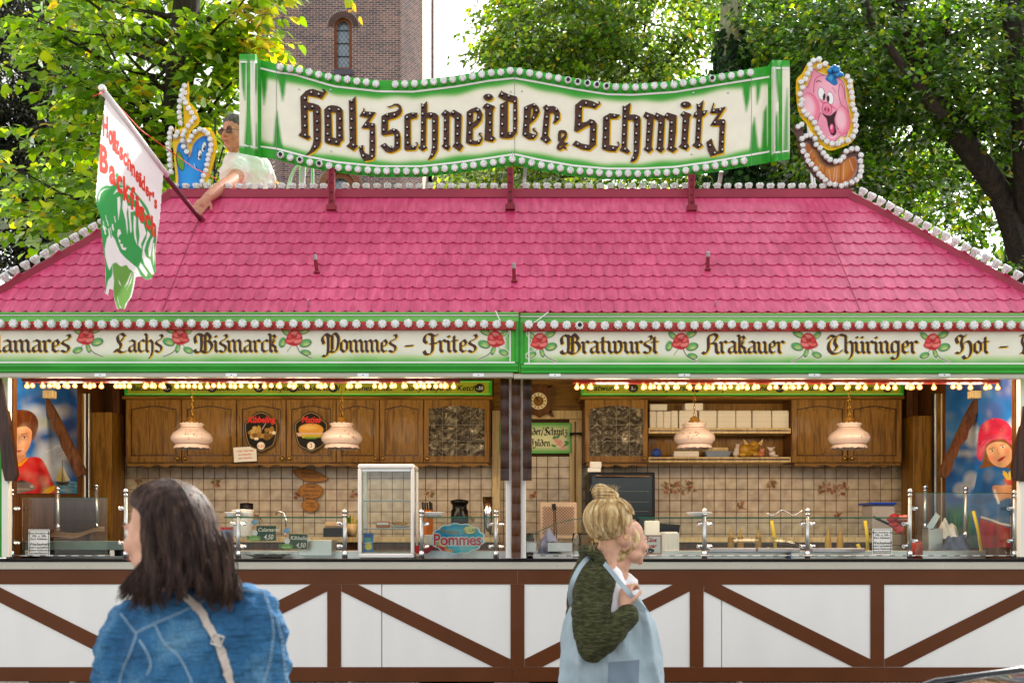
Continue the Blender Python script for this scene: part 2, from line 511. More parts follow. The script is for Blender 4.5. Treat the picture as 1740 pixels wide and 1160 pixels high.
# blackletter drawn with a broad nib (x-height 1, baseline 0)
NIB = 0.098
def _m(x, e=.1): return [(x - .1, .86), (x, .76), (x, .2), (x + e, .06)]
_c = [(.46, .82), (.33, .93), (.1, .74), (.1, .22), (.26, .06), (.46, .2)]
GL = {
 'a': (.62, [[(.08, .8), (.26, .92), (.44, .8), (.44, .2), (.55, .07)], [(.42, .6), (.12, .42), (.08, .2), (.2, .06), (.42, .24)]]),
 'c': (.5, [_c]),
 'd': (.62, [[(.1, 1.3), (.3, 1.2), (.48, .8), (.48, .2), (.3, .05), (.1, .22), (.1, .62), (.28, .8), (.44, .68)]]),
 'e': (.52, [[(.44, .2), (.26, .06), (.1, .22), (.1, .74), (.3, .93), (.42, .72), (.36, .56), (.12, .44)]]),
 'f': (.42, [[(.5, 1.3), (.34, 1.42), (.18, 1.2), (.18, .2), (.26, .08)], [(0, .86), (.36, .86)]]),
 'g': (.62, [[(.44, .78), (.26, .92), (.1, .74), (.1, .26), (.24, .1), (.44, .26)], [(.46, .92), (.46, .0), (.36, -.34), (.18, -.36), (.08, -.24)]]),
 'h': (.62, [[(.0, 1.36), (.1, 1.26), (.1, .2), (.2, .06)], [(.12, .72), (.34, .92), (.48, .74), (.48, .1), (.4, -.22), (.26, -.4)]]),
 'i': (.3, [_m(.12), [(.1, 1.2), (.15, 1.15)]]),
 'j': (.3, [[(.02, .86), (.14, .76), (.14, -.1), (.02, -.34)], [(.1, 1.2), (.15, 1.15)]]),
 'k': (.56, [[(.0, 1.36), (.1, 1.26), (.1, .2), (.2, .06)], [(.1, 1.1), (.3, 1.28), (.4, 1.12), (.22, .9), (.12, .88)], [(.14, .72), (.34, .9), (.2, .58), (.4, .42), (.4, .2), (.5, .06)]]),
 'l': (.3, [[(.0, 1.36), (.1, 1.26), (.1, .2), (.2, .06)]]),
 'm': (.98, [_m(.12), [(.14, .76), (.34, .93), (.46, .76), (.46, .2), (.54, .06)], [(.48, .76), (.68, .93), (.8, .76), (.8, .2), (.9, .06)]]),
 'n': (.64, [_m(.12), [(.14, .76), (.34, .93), (.46, .76), (.46, .2), (.56, .06)]]),
 'o': (.58, [[(.28, .93), (.1, .74), (.1, .24), (.28, .06), (.46, .24), (.46, .74), (.28, .93)]]),
 'r': (.46, [_m(.12), [(.14, .76), (.3, .93), (.42, .8)]]),
 's': (.52, [[(.3, 1.22), (.44, 1.3), (.5, 1.12), (.36, .96), (.14, .84), (.12, .66), (.4, .46), (.42, .2), (.26, .05), (.06, .16)]]),
 't': (.42, [[(.14, 1.2), (.14, .22), (.26, .06)], [(-.02, .84), (.34, .9)]]),
 'u': (.64, [[(.0, .86), (.1, .76), (.1, .24), (.24, .06), (.46, .24)], [(.36, .88), (.46, .78), (.46, .2), (.56, .06)]]),
 'w': (.94, [[(.0, .9), (.1, .78), (.1, .24), (.24, .06), (.44, .24)], [(.34, .9), (.44, .78), (.44, .2), (.54, .06), (.78, .3)], [(.6, .94), (.76, .84), (.8, .5), (.72, .14), (.54, .04)]]),
 'z': (.5, [[(.08, .86), (.2, .92), (.42, .84), (.14, .5), (.34, .52), (.42, .3), (.36, -.06), (.16, -.3), (.04, -.12)]]),
 '-': (.9, [[(.2, .48), (.72, .52)]]),
 '/': (.5, [[(.0, -.2), (.42, 1.4)]]),
 'B': (1.12, [[(.3, 1.34), (.36, 1.2), (.36, .3), (.2, .02), (.0, .08), (-.04, .22)], [(.02, .72), (-.04, 1.1), (.14, 1.36), (.5, 1.2), (.66, 1.42), (.9, 1.14), (.8, .88), (.5, .76)], [(.52, .8), (.82, .84), (1.0, .54), (.92, .2), (.66, .0), (.36, .14)], [(.6, 1.3), (.6, .1)]]),
 'C': (.92, [[(.8, 1.2), (.58, 1.38), (.24, 1.2), (.1, .7), (.2, .2), (.5, .02), (.84, .2)], [(.5, 1.1), (.42, .7), (.5, .3)]]),
 'D': (1.05, [[(.1, 1.3), (.4, 1.38), (.8, 1.2), (.98, .8), (.9, .24), (.6, .0), (.3, .1), (.1, .0)], [(.34, 1.3), (.26, .9), (.4, .5), (.3, .1)]]),
 'F': (.86, [[(.5, .96), (.5, .2), (.34, -.1), (.1, -.08), (.02, .12)], [(.16, .7), (.02, .9), (.1, 1.26), (.34, 1.36), (.6, 1.2), (.84, 1.36)], [(.5, 1.2), (.5, .9)], [(.36, .66), (.76, .7)]]),
 'H': (1.02, [[(.12, .78), (.02, 1.1), (.2, 1.34), (.46, 1.22), (.6, 1.38)], [(.4, 1.2), (.32, .8), (.4, .4), (.24, .06), (.02, .1)], [(.44, .7), (.66, .92), (.86, .74), (.9, .2), (.78, -.2), (.56, -.34), (.44, -.16)]]),
 'K': (.98, [[(.5, 1.34), (.3, 1.2), (.3, .4), (.12, .02), (-.04, .12)], [(.3, 1.3), (.6, 1.44), (.82, 1.26), (.62, .86), (.42, .74)], [(.46, .76), (.74, .72), (.78, .2), (.92, .04)]]),
 'L': (.92, [[(.72, 1.2), (.52, 1.38), (.26, 1.2), (.3, .84), (.46, .56), (.34, .2), (.06, .08), (.2, .24), (.5, .02), (.82, .14)], [(.62, 1.1), (.48, .84)]]),
 'P': (1.06, [[(.24, 1.3), (.34, 1.1), (.34, .1), (.2, -.26), (.02, -.2)], [(.08, .66), (-.02, 1.04), (.2, 1.36), (.5, 1.18), (.74, 1.4), (.98, 1.1), (.94, .4), (.74, .06), (.46, .1)], [(.6, 1.2), (.6, .2)]]),
 'S': (.9, [[(.86, 1.2), (.62, 1.4), (.3, 1.26), (.24, .94), (.7, .66), (.8, .3), (.6, .02), (.24, .02), (.02, .2)], [(.46, 1.2), (.46, .3)]]),
 'T': (.98, [[(.06, 1.1), (.2, 1.34), (.5, 1.22), (.74, 1.4), (.92, 1.34)], [(.42, 1.2), (.14, .86), (.1, .36), (.36, .02), (.72, .1), (.86, .28)], [(.5, 1.14), (.44, .8), (.56, .5), (.4, .2)]]),
}
GL['ü'] = (.64, GL['u'][1] + [[(.1, 1.22), (.14, 1.17)], [(.4, 1.22), (.44, 1.17)]])
def fraktur_width(s):
 return sum(.42 if ch == ' ' else GL[ch][0] for ch in s)
def fraktur(mb, s, x0, x1, base, xh, surf, off, dx=0, dy=0, slope=0):
 """word s set between px x0 and x1"""
 k = (x1 - x0) / fraktur_width(s)
 x = x0 + dx
 ca, sa = math.cos(R(38)), math.sin(R(38))
 o = off
 for ch in s:
  if ch == ' ':
   x += .42 * k; continue
  adv, strokes = GL[ch]
  for st in strokes:
   cap = ch.isupper()
   hw = NIB * (1.15 if cap else 1.0)
   pts = smooth_path(st, 3) if cap or ch in 'sgdz' else st
   for (ax, ay), (bx, by) in zip(pts[:-1], pts[1:]):
    L = math.hypot(bx - ax, by - ay)
    if L < 1e-6: continue
    ex, ey = (bx - ax) / L * .02, (by - ay) / L * .02
    q = []
    for (cx, cy) in ((ax - ex, ay - ey), (bx + ex, by + ey)):
     for sg in (-1, 1):
      q.append((cx + sg * hw * ca, cy + sg * hw * sa))
    # thin body so that strokes along the nib stay visible
    tx, ty = -ey / .02 * .028, ex / .02 * .028
    o += 0.000004
    for quad in ([q[0], q[1], q[3], q[2]], [(ax + tx, ay + ty), (ax - tx, ay - ty), (bx - tx, by - ty), (bx + tx, by + ty)]):
     n0 = len(mb.v)
     for (u, v) in quad:
      X = x + u * k
      mb.v.append(tuple(surf(X, base + dy - v * xh + slope * (X - x0), o)))
     mb.f.append((n0, n0 + 1, n0 + 2, n0 + 3))
     o += 0.000004
  x += adv * k
 return mb
# shared materials
M = {}
M['cream'] = mat('cream_paint', 'EFEDE0', .45, var=.04)
M['white'] = mat('white_paint', 'F2F1EC', .4, var=.03)
M['panel'] = mat('white_panel', 'F5F4F0', .35, var=.035, scale=1.6, stretch=(3, 1, .8))
M['beam'] = mat('brown_beam', '643619', .38, var=.12, scale=3, coat=.3)
M['green'] = mat('green_paint', '2FA52C', .3, var=.18, scale=3, stretch=(1, 1, 4), coat=.5)
M['green2'] = mat('light_green_paint', '63BE4E', .3, var=.2, scale=2, stretch=(.8, 1, 4), coat=.5)
M['red'] = mat('red_paint', 'C23A35', .35, var=.12, coat=.3)
M['darkred'] = mat('dark_red_paint', '8E2C3C', .45, var=.15)
M['roofmetal'] = mat('crimson_metal', 'A8234A', .4, var=.15, coat=.2)
M['alu'] = mat('brushed_aluminium', 'C9CBC9', .32, .85, var=.08)
M['steel'] = mat('polished_steel', 'E6E6E6', .12, 1, var=.03)
M['rail'] = mat('beige_rail', 'C9C5B5', .45, var=.06, scale=3)
M['black'] = mat('black_rubber', '101114', .4, var=.1)
M['counter'] = mat('dark_counter', '1B1A22', .08, var=.1, coat=.6)
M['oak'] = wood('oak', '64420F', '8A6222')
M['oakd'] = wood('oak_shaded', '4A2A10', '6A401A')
M['oakh'] = wood('oak_long', '64420F', '8A6222', stretch=(1.2, 14, 14))
M['walnut'] = wood('walnut', '2A1710', '4A2A1C', rough=.3, coat=.5)
M['pine'] = wood('pale_wood', 'B79C6C', 'D2BA88', rough=.6)
M['brass'] = mat('brass', 'A07C34', .35, .9)
M['iron'] = mat('black_iron', '17130F', .5, .3)
M['glass'] = glass_mat('clear_glass')
M['gedge'] = mat('glass_edge', '2E6B50', .1, var=.05)
M['gold'] = mat('gold_line', 'C8A24A', .4, .3)
M['yellow'] = mat('yellow_paint', 'F5C60C', .4, var=.06)
M['ink'] = mat('brown_lettering', '4A2C1E', .4, var=.15, coat=.2)
M['inkblack'] = mat('black_print', '1A1614', .5)
M['inkred'] = mat('red_print', 'D62B20', .5)
M['inkwhite'] = mat('white_print', 'F4F1E8', .5)
M['inkblue'] = mat('blue_print', '3E7CC4', .5)
M['paper'] = mat('white_paper', 'F0EEE6', .7, var=.03)
M['porcelain'] = mat('painted_porcelain', 'C2B0A6', .22, var=.06, coat=.5)
M['paint'] = paint_mat('airbrush_paint')
M['flagp'] = paint_mat('flag_print', rough=.8, coat=0)
M['print'] = paint_mat('matt_print', rough=.65, coat=0)
def cap_material():
 m, nt, b = new_mat('clear_bulb_cap')
 t, _ = tex(nt, 'Noise', 60, 3)
 o = ramp(nt, t.outputs[0], [(0.3, 'C9CFCC'), (0.6, 'FBFCFB')])
 nt.links.new(o, b.inputs['Base Color'])
 b.inputs['Roughness'].default_value = .12
 b.inputs['Transmission Weight'].default_value = .12
 b.inputs['IOR'].default_value = 1.45
 b.inputs['Coat Weight'].default_value = .5
 return m
M['cap'] = cap_material()
def bulb_material():
 m, nt, b = new_mat('lit_bulb')
 nt.nodes.remove(b)
 out = nt.nodes['Material Output']
 e = nt.nodes.new('ShaderNodeEmission')
 lw = nt.nodes.new('ShaderNodeLayerWeight'); lw.inputs[0].default_value = .45
 r = ramp(nt, lw.outputs['Facing'], [(0.0, (1.0, .66, .26)), (0.4, (1.0, .38, .08)), (1.0, (.75, .22, .05))])
 mr = nt.nodes.new('ShaderNodeMapRange')
 mr.inputs['From Min'].default_value = 0; mr.inputs['From Max'].default_value = .75
 mr.inputs['To Min'].default_value = 1.7; mr.inputs['To Max'].default_value = .22
 nt.links.new(lw.outputs['Facing'], mr.inputs[0])
 nt.links.new(r, e.inputs[0]); nt.links.new(mr.outputs[0], e.inputs[1])
 nt.links.new(e.outputs[0], out.inputs[0])
 return m
M['bulb'] = bulb_material()
def roof_material():
 m, nt, b = new_mat('crimson_roof_shingle')
 t, mp = tex(nt, 'Noise', 2.0, 8, (16, 3.0, 3.0), dist=.3)
 t2, _ = tex(nt, 'Noise', 1.3, 4)
 o1 = ramp(nt, t.outputs[0], [(0.3, 'B42E5A'), (0.52, 'CA4270'), (0.75, 'D9587E')])
 o2 = ramp(nt, t2.outputs[0], [(0.4, (1, 1, 1)), (0.75, (1.18, 1.45, 1.25))])
 mx = nt.nodes.new('ShaderNodeMix'); mx.data_type = 'RGBA'; mx.blend_type = 'MULTIPLY'; mx.inputs[0].default_value = 1
 nt.links.new(o1, mx.inputs[6]); nt.links.new(o2, mx.inputs[7])
 oi = nt.nodes.new('ShaderNodeObjectInfo')
 mr = nt.nodes.new('ShaderNodeMapRange'); mr.inputs['To Min'].default_value = .92; mr.inputs['To Max'].default_value = 1.04
 nt.links.new(oi.outputs['Random'], mr.inputs[0])
 m2 = nt.nodes.new('ShaderNodeMix'); m2.data_type = 'RGBA'; m2.blend_type = 'MULTIPLY'; m2.inputs[0].default_value = 1
 nt.links.new(mx.outputs[2], m2.inputs[6]); nt.links.new(mr.outputs[0], m2.inputs[7])
 nt.links.new(m2.outputs[2], b.inputs['Base Color'])
 b.inputs['Roughness'].default_value = .42
 b.inputs['Specular IOR Level'].default_value = .42
 add_bump(nt, b, t.outputs[0], .15, .003)
 return m
M['roof'] = roof_material()
def wall_tile_material():
 m, nt, b = new_mat('glazed_wall_tile')
 t, _ = tex(nt, 'Noise', 14, 5)
 o1 = ramp(nt, t.outputs[0], [(0.3, 'AA967A'), (0.7, 'CCBB9C')])
 oi = nt.nodes.new('ShaderNodeObjectInfo')
 mr = nt.nodes.new('ShaderNodeMapRange'); mr.inputs['To Min'].default_value = .88; mr.inputs['To Max'].default_value = 1.06
 nt.links.new(oi.outputs['Random'], mr.inputs[0])
 m2 = nt.nodes.new('ShaderNodeMix'); m2.data_type = 'RGBA'; m2.blend_type = 'MULTIPLY'; m2.inputs[0].default_value = 1
 nt.links.new(o1, m2.inputs[6]); nt.links.new(mr.outputs[0], m2.inputs[7])
 nt.links.new(m2.outputs[2], b.inputs['Base Color'])
 b.inputs['Roughness'].default_value = .25
 return m
M['tile'] = wall_tile_material()
M['grout'] = mat('brown_grout', '4A3020', .8)
def in_order(stall_name): pass
# the stall: body
XL, XR = -3.33, 3.33
ZB = 0.735                                     # underside of the white panels
stall = thing('food_stall', (0, 1.0, 0), 'long timber framed fairground snack stall with crimson shingle roof and green fascia', 'food stall')
DF = 6.7
# front panels between timbers
panel = MB().bev((-3.52, 0.0, ZB), (-0.855, 0.03, 1.40)).build('front_panel', M['panel'], stall)
MB().bev((-0.85, 0.0, ZB), (1.37, 0.03, 1.40)).build('front_panel', M['panel'], stall)
MB().bev((1.375, 0.0, ZB), (3.52, 0.03, 1.40)).build('front_panel', M['panel'], stall)
def beam_poly(pts, name='timber', dep=0.006):
 mb = MB()
 poly2d(mb, [pts], plane_d(6.7), 0.0005, dep)
 return mb.build(name, M['beam'], stall)
beam_poly([(-60, 967), (879, 967), (879, 992), (-60, 992)], 'top_rail')
beam_poly([(879.6, 967), (1800, 967), (1800, 993), (879.6, 992)], 'top_rail')
beam_poly([(-60, 1132.5), (870, 1132.5), (870, 1157), (-60, 1157)], 'bottom_rail')
beam_poly([(870.6, 1132.5), (1800, 1133), (1800, 1157), (870.6, 1157)], 'bottom_rail')
posts = [-50, 258, 568, 879.5, 1184, 1491, 1798]
for i, x in enumerate(posts):
 beam_poly([(x - 12, 992.2), (x + 11.5, 992.2), (x + 11.5, 1132.3), (x - 12, 1132.3)], 'timber_post', .0065)
for i in range(6):
 a, b = posts[i], posts[i + 1]
 if i % 2 == 0: p = [(a + 12.2, 1004), (a + 12.2, 992.3), (a + 40, 992.3), (b - 12.2, 1119), (b - 12.2, 1132.2), (b - 42, 1132.2)]
 else: p = [(b - 12.2, 1004), (b - 12.2, 992.3), (b - 40, 992.3), (a + 12.2, 1119), (a + 12.2, 1132.2), (a + 42, 1132.2)]
 beam_poly(p, 'timber_brace', .0055)
sc = MB()
for x in range(-30, 1790, 95):
 p = W(x + 24, 1137, 6.693); sc.lathe([(.006, 0), (.0055, .003), (.002, .004)], 8, p, 'Y')
tag(sc.build('screw_heads', M['beam'], stall), kind='stuff')
# side skirts, floor, chassis, wheels, jacks
MB().bev((XL - .19, .035, ZB), (XL - .16, 2.0, 1.40)).build('side_panel', M['panel'], stall)
MB().bev((XR + .16, .035, ZB), (XR + .19, 2.0, 1.40)).build('side_panel', M['panel'], stall)
MB().bev((XL - .15, .04, ZB + .02), (XR + .15, 2.02, ZB + .07)).build('floor_plate', M['oakd'], stall)
ch = MB()
for y in (.35, 1.6): ch.box((XL, y, .6), (XR, y + .08, ZB + .019))
for x in (-2.4, -.8, .8, 2.4): ch.box((x, .431, .62), (x + .08, 1.599, ZB + .018))
ch.build('chassis', M['iron'], stall)
for x in (-.45, .45):
 for y in (.22, 1.72):
  w = MB()
  prof = [(.12, -.09), (.28, -.09), (.315, -.06), (.32, 0), (.315, .06), (.28, .09), (.12, .09)]
  w.lathe(prof, 24, (x, y, .32), 'Y')
  wh = w.build('wheel', M['black'], stall, True)
for x in (-3.0, -1.1, 1.55, 3.0):
 p = MB().tube([(x, .3, .05), (x, .3, .62)], .025, 8); p.bev((x - .07, .23, .004), (x + .07, .37, .05)); p.build('support_jack', M['alu'], stall)
# counter edge rail + top
MB().bev((-3.56, -.022, W(0, 967, 6.7).z + .001), (3.56, .0, W(0, 954, 6.7).z)).build('counter_rail', M['rail'], stall)
sc = MB()
for x in range(-40, 1790, 47):
 p = W(x, 960.5 + 2 * ((x // 47) % 2), 6.678); sc.lathe([(.004, 0), (.0035, .0015)], 6, p, 'Y')
tag(sc.build('rail_screws', M['steel'], stall), kind='stuff')
zc = W(0, 950, 6.7).z
MB().bev((-3.56, -.03, zc - .012), (-.002, .012, zc + .006), .005).build('counter_edge', M['black'], stall)
MB().bev((.002, -.03, zc - .012), (3.56, .012, zc + .006), .005).build('counter_edge', M['black'], stall)
MB().bev((-3.5, .013, zc - .02), (3.5, .42, zc + .004)).build('counter_top', M['counter'], stall)
# inner work surfaces and low fronts behind the counter
MB().bev((-3.3, .43, zc - .03), (3.3, .46, zc + .05)).build('counter_upstand', M['alu'], stall)
# roof
EZ, RZ = W(0, 530, 6.45).z, 4.09
ED, RD = 6.45, 7.45
EXL, EXR = -3.45, 3.47
RXL, RXR = -2.48, 2.44
def rp(X, t, lift=0.0):
 """point on the front slope, t=0 ridge .. 1 eaves"""
 n = Vector((0, -(RZ - EZ), (RD - ED))).normalized()
 return Vector((X, RD + (ED - RD) * t - D0, RZ + (EZ - RZ) * t)) + n * lift
def hipx(t): return RXL + (EXL - RXL) * t, RXR + (EXR - RXR) * t
back = 2 * (RD - ED)
b = MB()
e = [(EXL, ED - D0, EZ), (EXR, ED - D0, EZ), (EXR, ED - D0 + back, EZ), (EXL, ED - D0 + back, EZ), (RXL, RD - D0, RZ), (RXR, RD - D0, RZ)]
b.add(e, [(0, 1, 5, 4), (1, 2, 5), (2, 3, 4, 5), (3, 0, 4), (3, 2, 1, 0)])
roof = b.build('roof', M['roof'], stall)
TW, TP = .0805, .0915
slope_len = math.hypot(RZ - EZ, RD - ED)
# one shingle in local axes: x along the eaves, y up the slope, z off the roof
def shingle_mesh(x0=-TW / 2, x1=TW / 2, w=TW):
 L = TP * slope_len + .012
 pts = []
 n = 7
 for i in range(n + 1):
  u = i / n
  x = -w / 2 + w * u
  y = .021 * (1 - math.sin(math.pi * u) ** .7)
  pts.append((min(max(x, x0), x1), y))
 v = []; f = []
 zt = .0095
 for (x, y) in pts: v.append((x + (.0006 if x < 0 else -.0006), y, zt))
 for (x, y) in pts: v.append((x + (.0006 if x < 0 else -.0006), y, .0015))
 k = n + 1
 v += [(x1 - .0006, L, .003), (x0 + .0006, L, .003)]
 f.append(tuple(range(k)) + (2 * k, 2 * k + 1))
 for i in range(n): f.append((i + k, i + 1 + k, i + 1, i))
 return v, f
sv, sf = shingle_mesh()
ang = math.atan2(RZ - EZ, RD - ED)
proto = None
rows = []
t = 1.012
while t > .12:
 rows.append(t); t -= TP
rest = MB()
count = 0
seams = (-2.2, 2.19)
for ri, t in enumerate(rows):
 xl, xr = hipx(min(t, 1))
 off = (ri % 2) * TW / 2
 x = math.floor(xl / TW) * TW + off
 while x < xr:
  c = x + TW / 2
  a0, a1 = max(x, xl + .01), min(x + TW, xr - .01)
  if a1 - a0 > .012:
   Mx = Matrix.Translation(rp(c, t, .001)) @ Matrix.Rotation(ang, 4, 'X') @ Matrix.Rotation(random.uniform(-.006, .006), 4, 'Z') @ Matrix.Translation((0, 0, random.uniform(0, .0012)))
   edge = a0 > x + 1e-6 or a1 < x + TW - 1e-6
   v, f = (shingle_mesh(a0 - c, a1 - c) if edge else (sv, sf))
   if 0 < ri and count < 298:
    if edge or proto is None:
     o = mesh_obj('shingle', v, f, M['roof'], roof, center=False, m=Mx)
     if not edge: proto = o
    else:
     inst(proto, 'shingle', roof, Mx)
    count += 1
   else:
    rest.add([Mx @ Vector(p) for p in v], f)
  x += TW
tag(rest.build('upper_shingles', M['roof'], roof), kind='stuff')
# shingles on the two hip ends
hp = MB()
for sx, (ex, rx) in ((-1, (EXL, RXL)), (1, (EXR, RXR))):
 run = abs(ex - rx); hh = RZ - EZ; L = math.hypot(run, hh); an = math.atan2(hh, run)
 for ri, t in enumerate(rows):
  if t > 1: continue
  ya, yb = RD - (RD - ED) * t - D0, RD + (RD - ED) * t - D0
  y = ya + (ri % 2) * TW / 2
  while y + TW < yb:
   base = Vector((rx + (ex - rx) * t, y + TW / 2, RZ + (EZ - RZ) * t))
   Mx = Matrix.Translation(base) @ Matrix.Rotation(sx * R(90), 4, 'Z') @ Matrix.Rotation(an, 4, 'X')
   hp.add([Mx @ Vector(p) for p in sv], sf)
   y += TW
tag(hp.build('hip_end_shingles', M['roof'], roof), kind='stuff')
for X in seams:
 l = MB(); l.hexa([rp(X - .002, 1, .0115), rp(X + .002, 1, .0115), rp(X + .002, 1, .0125), rp(X - .002, 1, .0125), rp(X - .002, .2, .0115), rp(X + .002, .2, .0115), rp(X + .002, .2, .0125), rp(X - .002, .2, .0125)])
 l.build('panel_seam', M['darkred'], roof)
# plain strip under the ridge
st = MB(); st.hexa([rp(RXL - .15, .205, .004), rp(RXR + .15, .205, .004), rp(RXR + .15, .205, .006), rp(RXL - .15, .205, .006), rp(RXL, 0, .008), rp(RXR, 0, .008), rp(RXR, 0, .016), rp(RXL, 0, .016)])
# ridge and hip caps
def bar(mb, a, b, w, h, up=(0, 0, 1)):
 a, b = Vector(a), Vector(b)
 t = (b - a).normalized(); s = t.cross(Vector(up)).normalized(); u = s.cross(t)
 p = []
 for q in (a, b):
  p += [q - s * w / 2, q + s * w / 2, q + s * w / 2 + u * h, q - s * w / 2 + u * h]
 return mb.add(p, [(3, 2, 1, 0), (4, 5, 6, 7), (0, 1, 5, 4), (1, 2, 6, 5), (2, 3, 7, 6), (3, 0, 4, 7)])
M['ridge'] = mat('ridge_red', 'A03A4E', .45, var=.15, scale=3)
ridge = bar(MB(), (RXL - .02, RD - D0, RZ - .035), (RXR + .02, RD - D0, RZ - .035), .09, .06).build('ridge_cap', M['ridge'], stall)
capprof = [(.012, 0), (.020, .002), (.024, .02), (.030, .030), (.0335, .044), (.031, .054), (.020, .058), (.006, .059)]
cp0 = MB().lathe(capprof, 18, flute=.2)
basem = MB().lathe([(.022, -.004), (.022, .006), (.012, .008)], 12)
capp = None; capb = None
def put_cap(parent, loc, zdir, s=1.0, dark=False):
 """bulb cap with its axis along zdir"""
 global capp, capb
 q = Vector(zdir).to_track_quat('Z', 'Y').to_matrix().to_4x4()
 Mx = Matrix.Translation(Vector(loc)) @ q @ Matrix.Rotation(random.uniform(-3, 3), 4, 'Z') @ Matrix.Scale(s, 4)
 if capp is None:
  capp = mesh_obj('bulb_cap', cp0.v, cp0.f, M['cap'], parent, False, center=False, m=Mx)
  return capp
 return inst(capp, 'bulb_cap', parent, Mx)
x = RXL + .03
n = 0
bases = MB()
while x < RXR - .01:
 px = 870 + x * F / RD
 if not (abs(px - 563) < 9 or abs(px - 867) < 9 or abs(px - 1175) < 9):
  put_cap(ridge, (x, RD - D0, RZ + .027 + random.uniform(-.002, .004)), (random.uniform(-.06, .06), -.05, 1), .86)
  bases.lathe([(.024, 0), (.024, .012), (.015, .014)], 10, (x, RD - D0, RZ + .0255))
 x += .0773
tag(bases.build('lamp_sockets', M['iron'], ridge), kind='stuff')
for sx, ex, rx in ((-1, EXL, RXL), (1, EXR, RXR)):
 a = Vector((rx, RD - D0, RZ)); b_ = Vector((ex, ED - D0, EZ))
 d = (b_ - a); L = d.length; d.normalize()
 side = Vector((0, 0, 1)) - d * d.z; side.normalize()
 hc = bar(MB(), a + side * -.02, b_ + side * -.02 + d * .1, .075, .05).build('hip_cap', M['ridge'], stall)
 s = .1
 bases = MB()
 while s < L + .05:
  p = a + d * s + side * .032
  put_cap(hc, p, side + Vector((random.uniform(-.08, .08), 0, 0)), .97)
  s += .0815
 bar(MB(), a + side * -.024 + Vector((0, -.045, -.02)), b_ + side * -.024 + Vector((0, -.045, -.02)), .01, .02).build('hip_gasket', M['black'], stall)
 # far hips
 b2 = Vector((ex, ED - D0 + back, EZ))
 bar(MB(), a + Vector((0, 0, -.02)), b2 + Vector((0, 0, -.02)), .075, .05).build('hip_cap', M['ridge'], stall)
# pegs on the roof
for (px, py) in ((539, 465), (874, 480), (1202, 460)):
 # find slope parameter of the foot
 best = min(np.arange(0.2, 1, .002), key=lambda t: abs((900 - (rp(0, t).z - CZ) * F / (rp(0, t).y + D0)) - py))
 q = rp(0, best); X = (px - 870) * (q.y + D0) / F
 q = rp(X, best, .012)
 m_ = MB().tube([q, q + Vector((-.004, -.03, .075))], .0125, 10); m_.bev(tuple(q + Vector((-.02, -.022, -.01))), tuple(q + Vector((.02, .015, .004))))
 pg = m_.build('roof_peg', M['darkred'], stall)
 MB().tube([q + Vector((-.004, -.03, .076)), q + Vector((-.006, -.042, .105))], [.0145, .014], 10).build('peg_cap', M['alu'], pg)
for (px, py) in ((525, 519), (1215, 521)):
 q = W(px, py, 6.49)
 MB().tube([q, q + Vector((-.003, -.02, .02)), q + Vector((0, -.03, .03))], [.008, .006, .004], 8).build('roof_hook', M['alu'], stall)
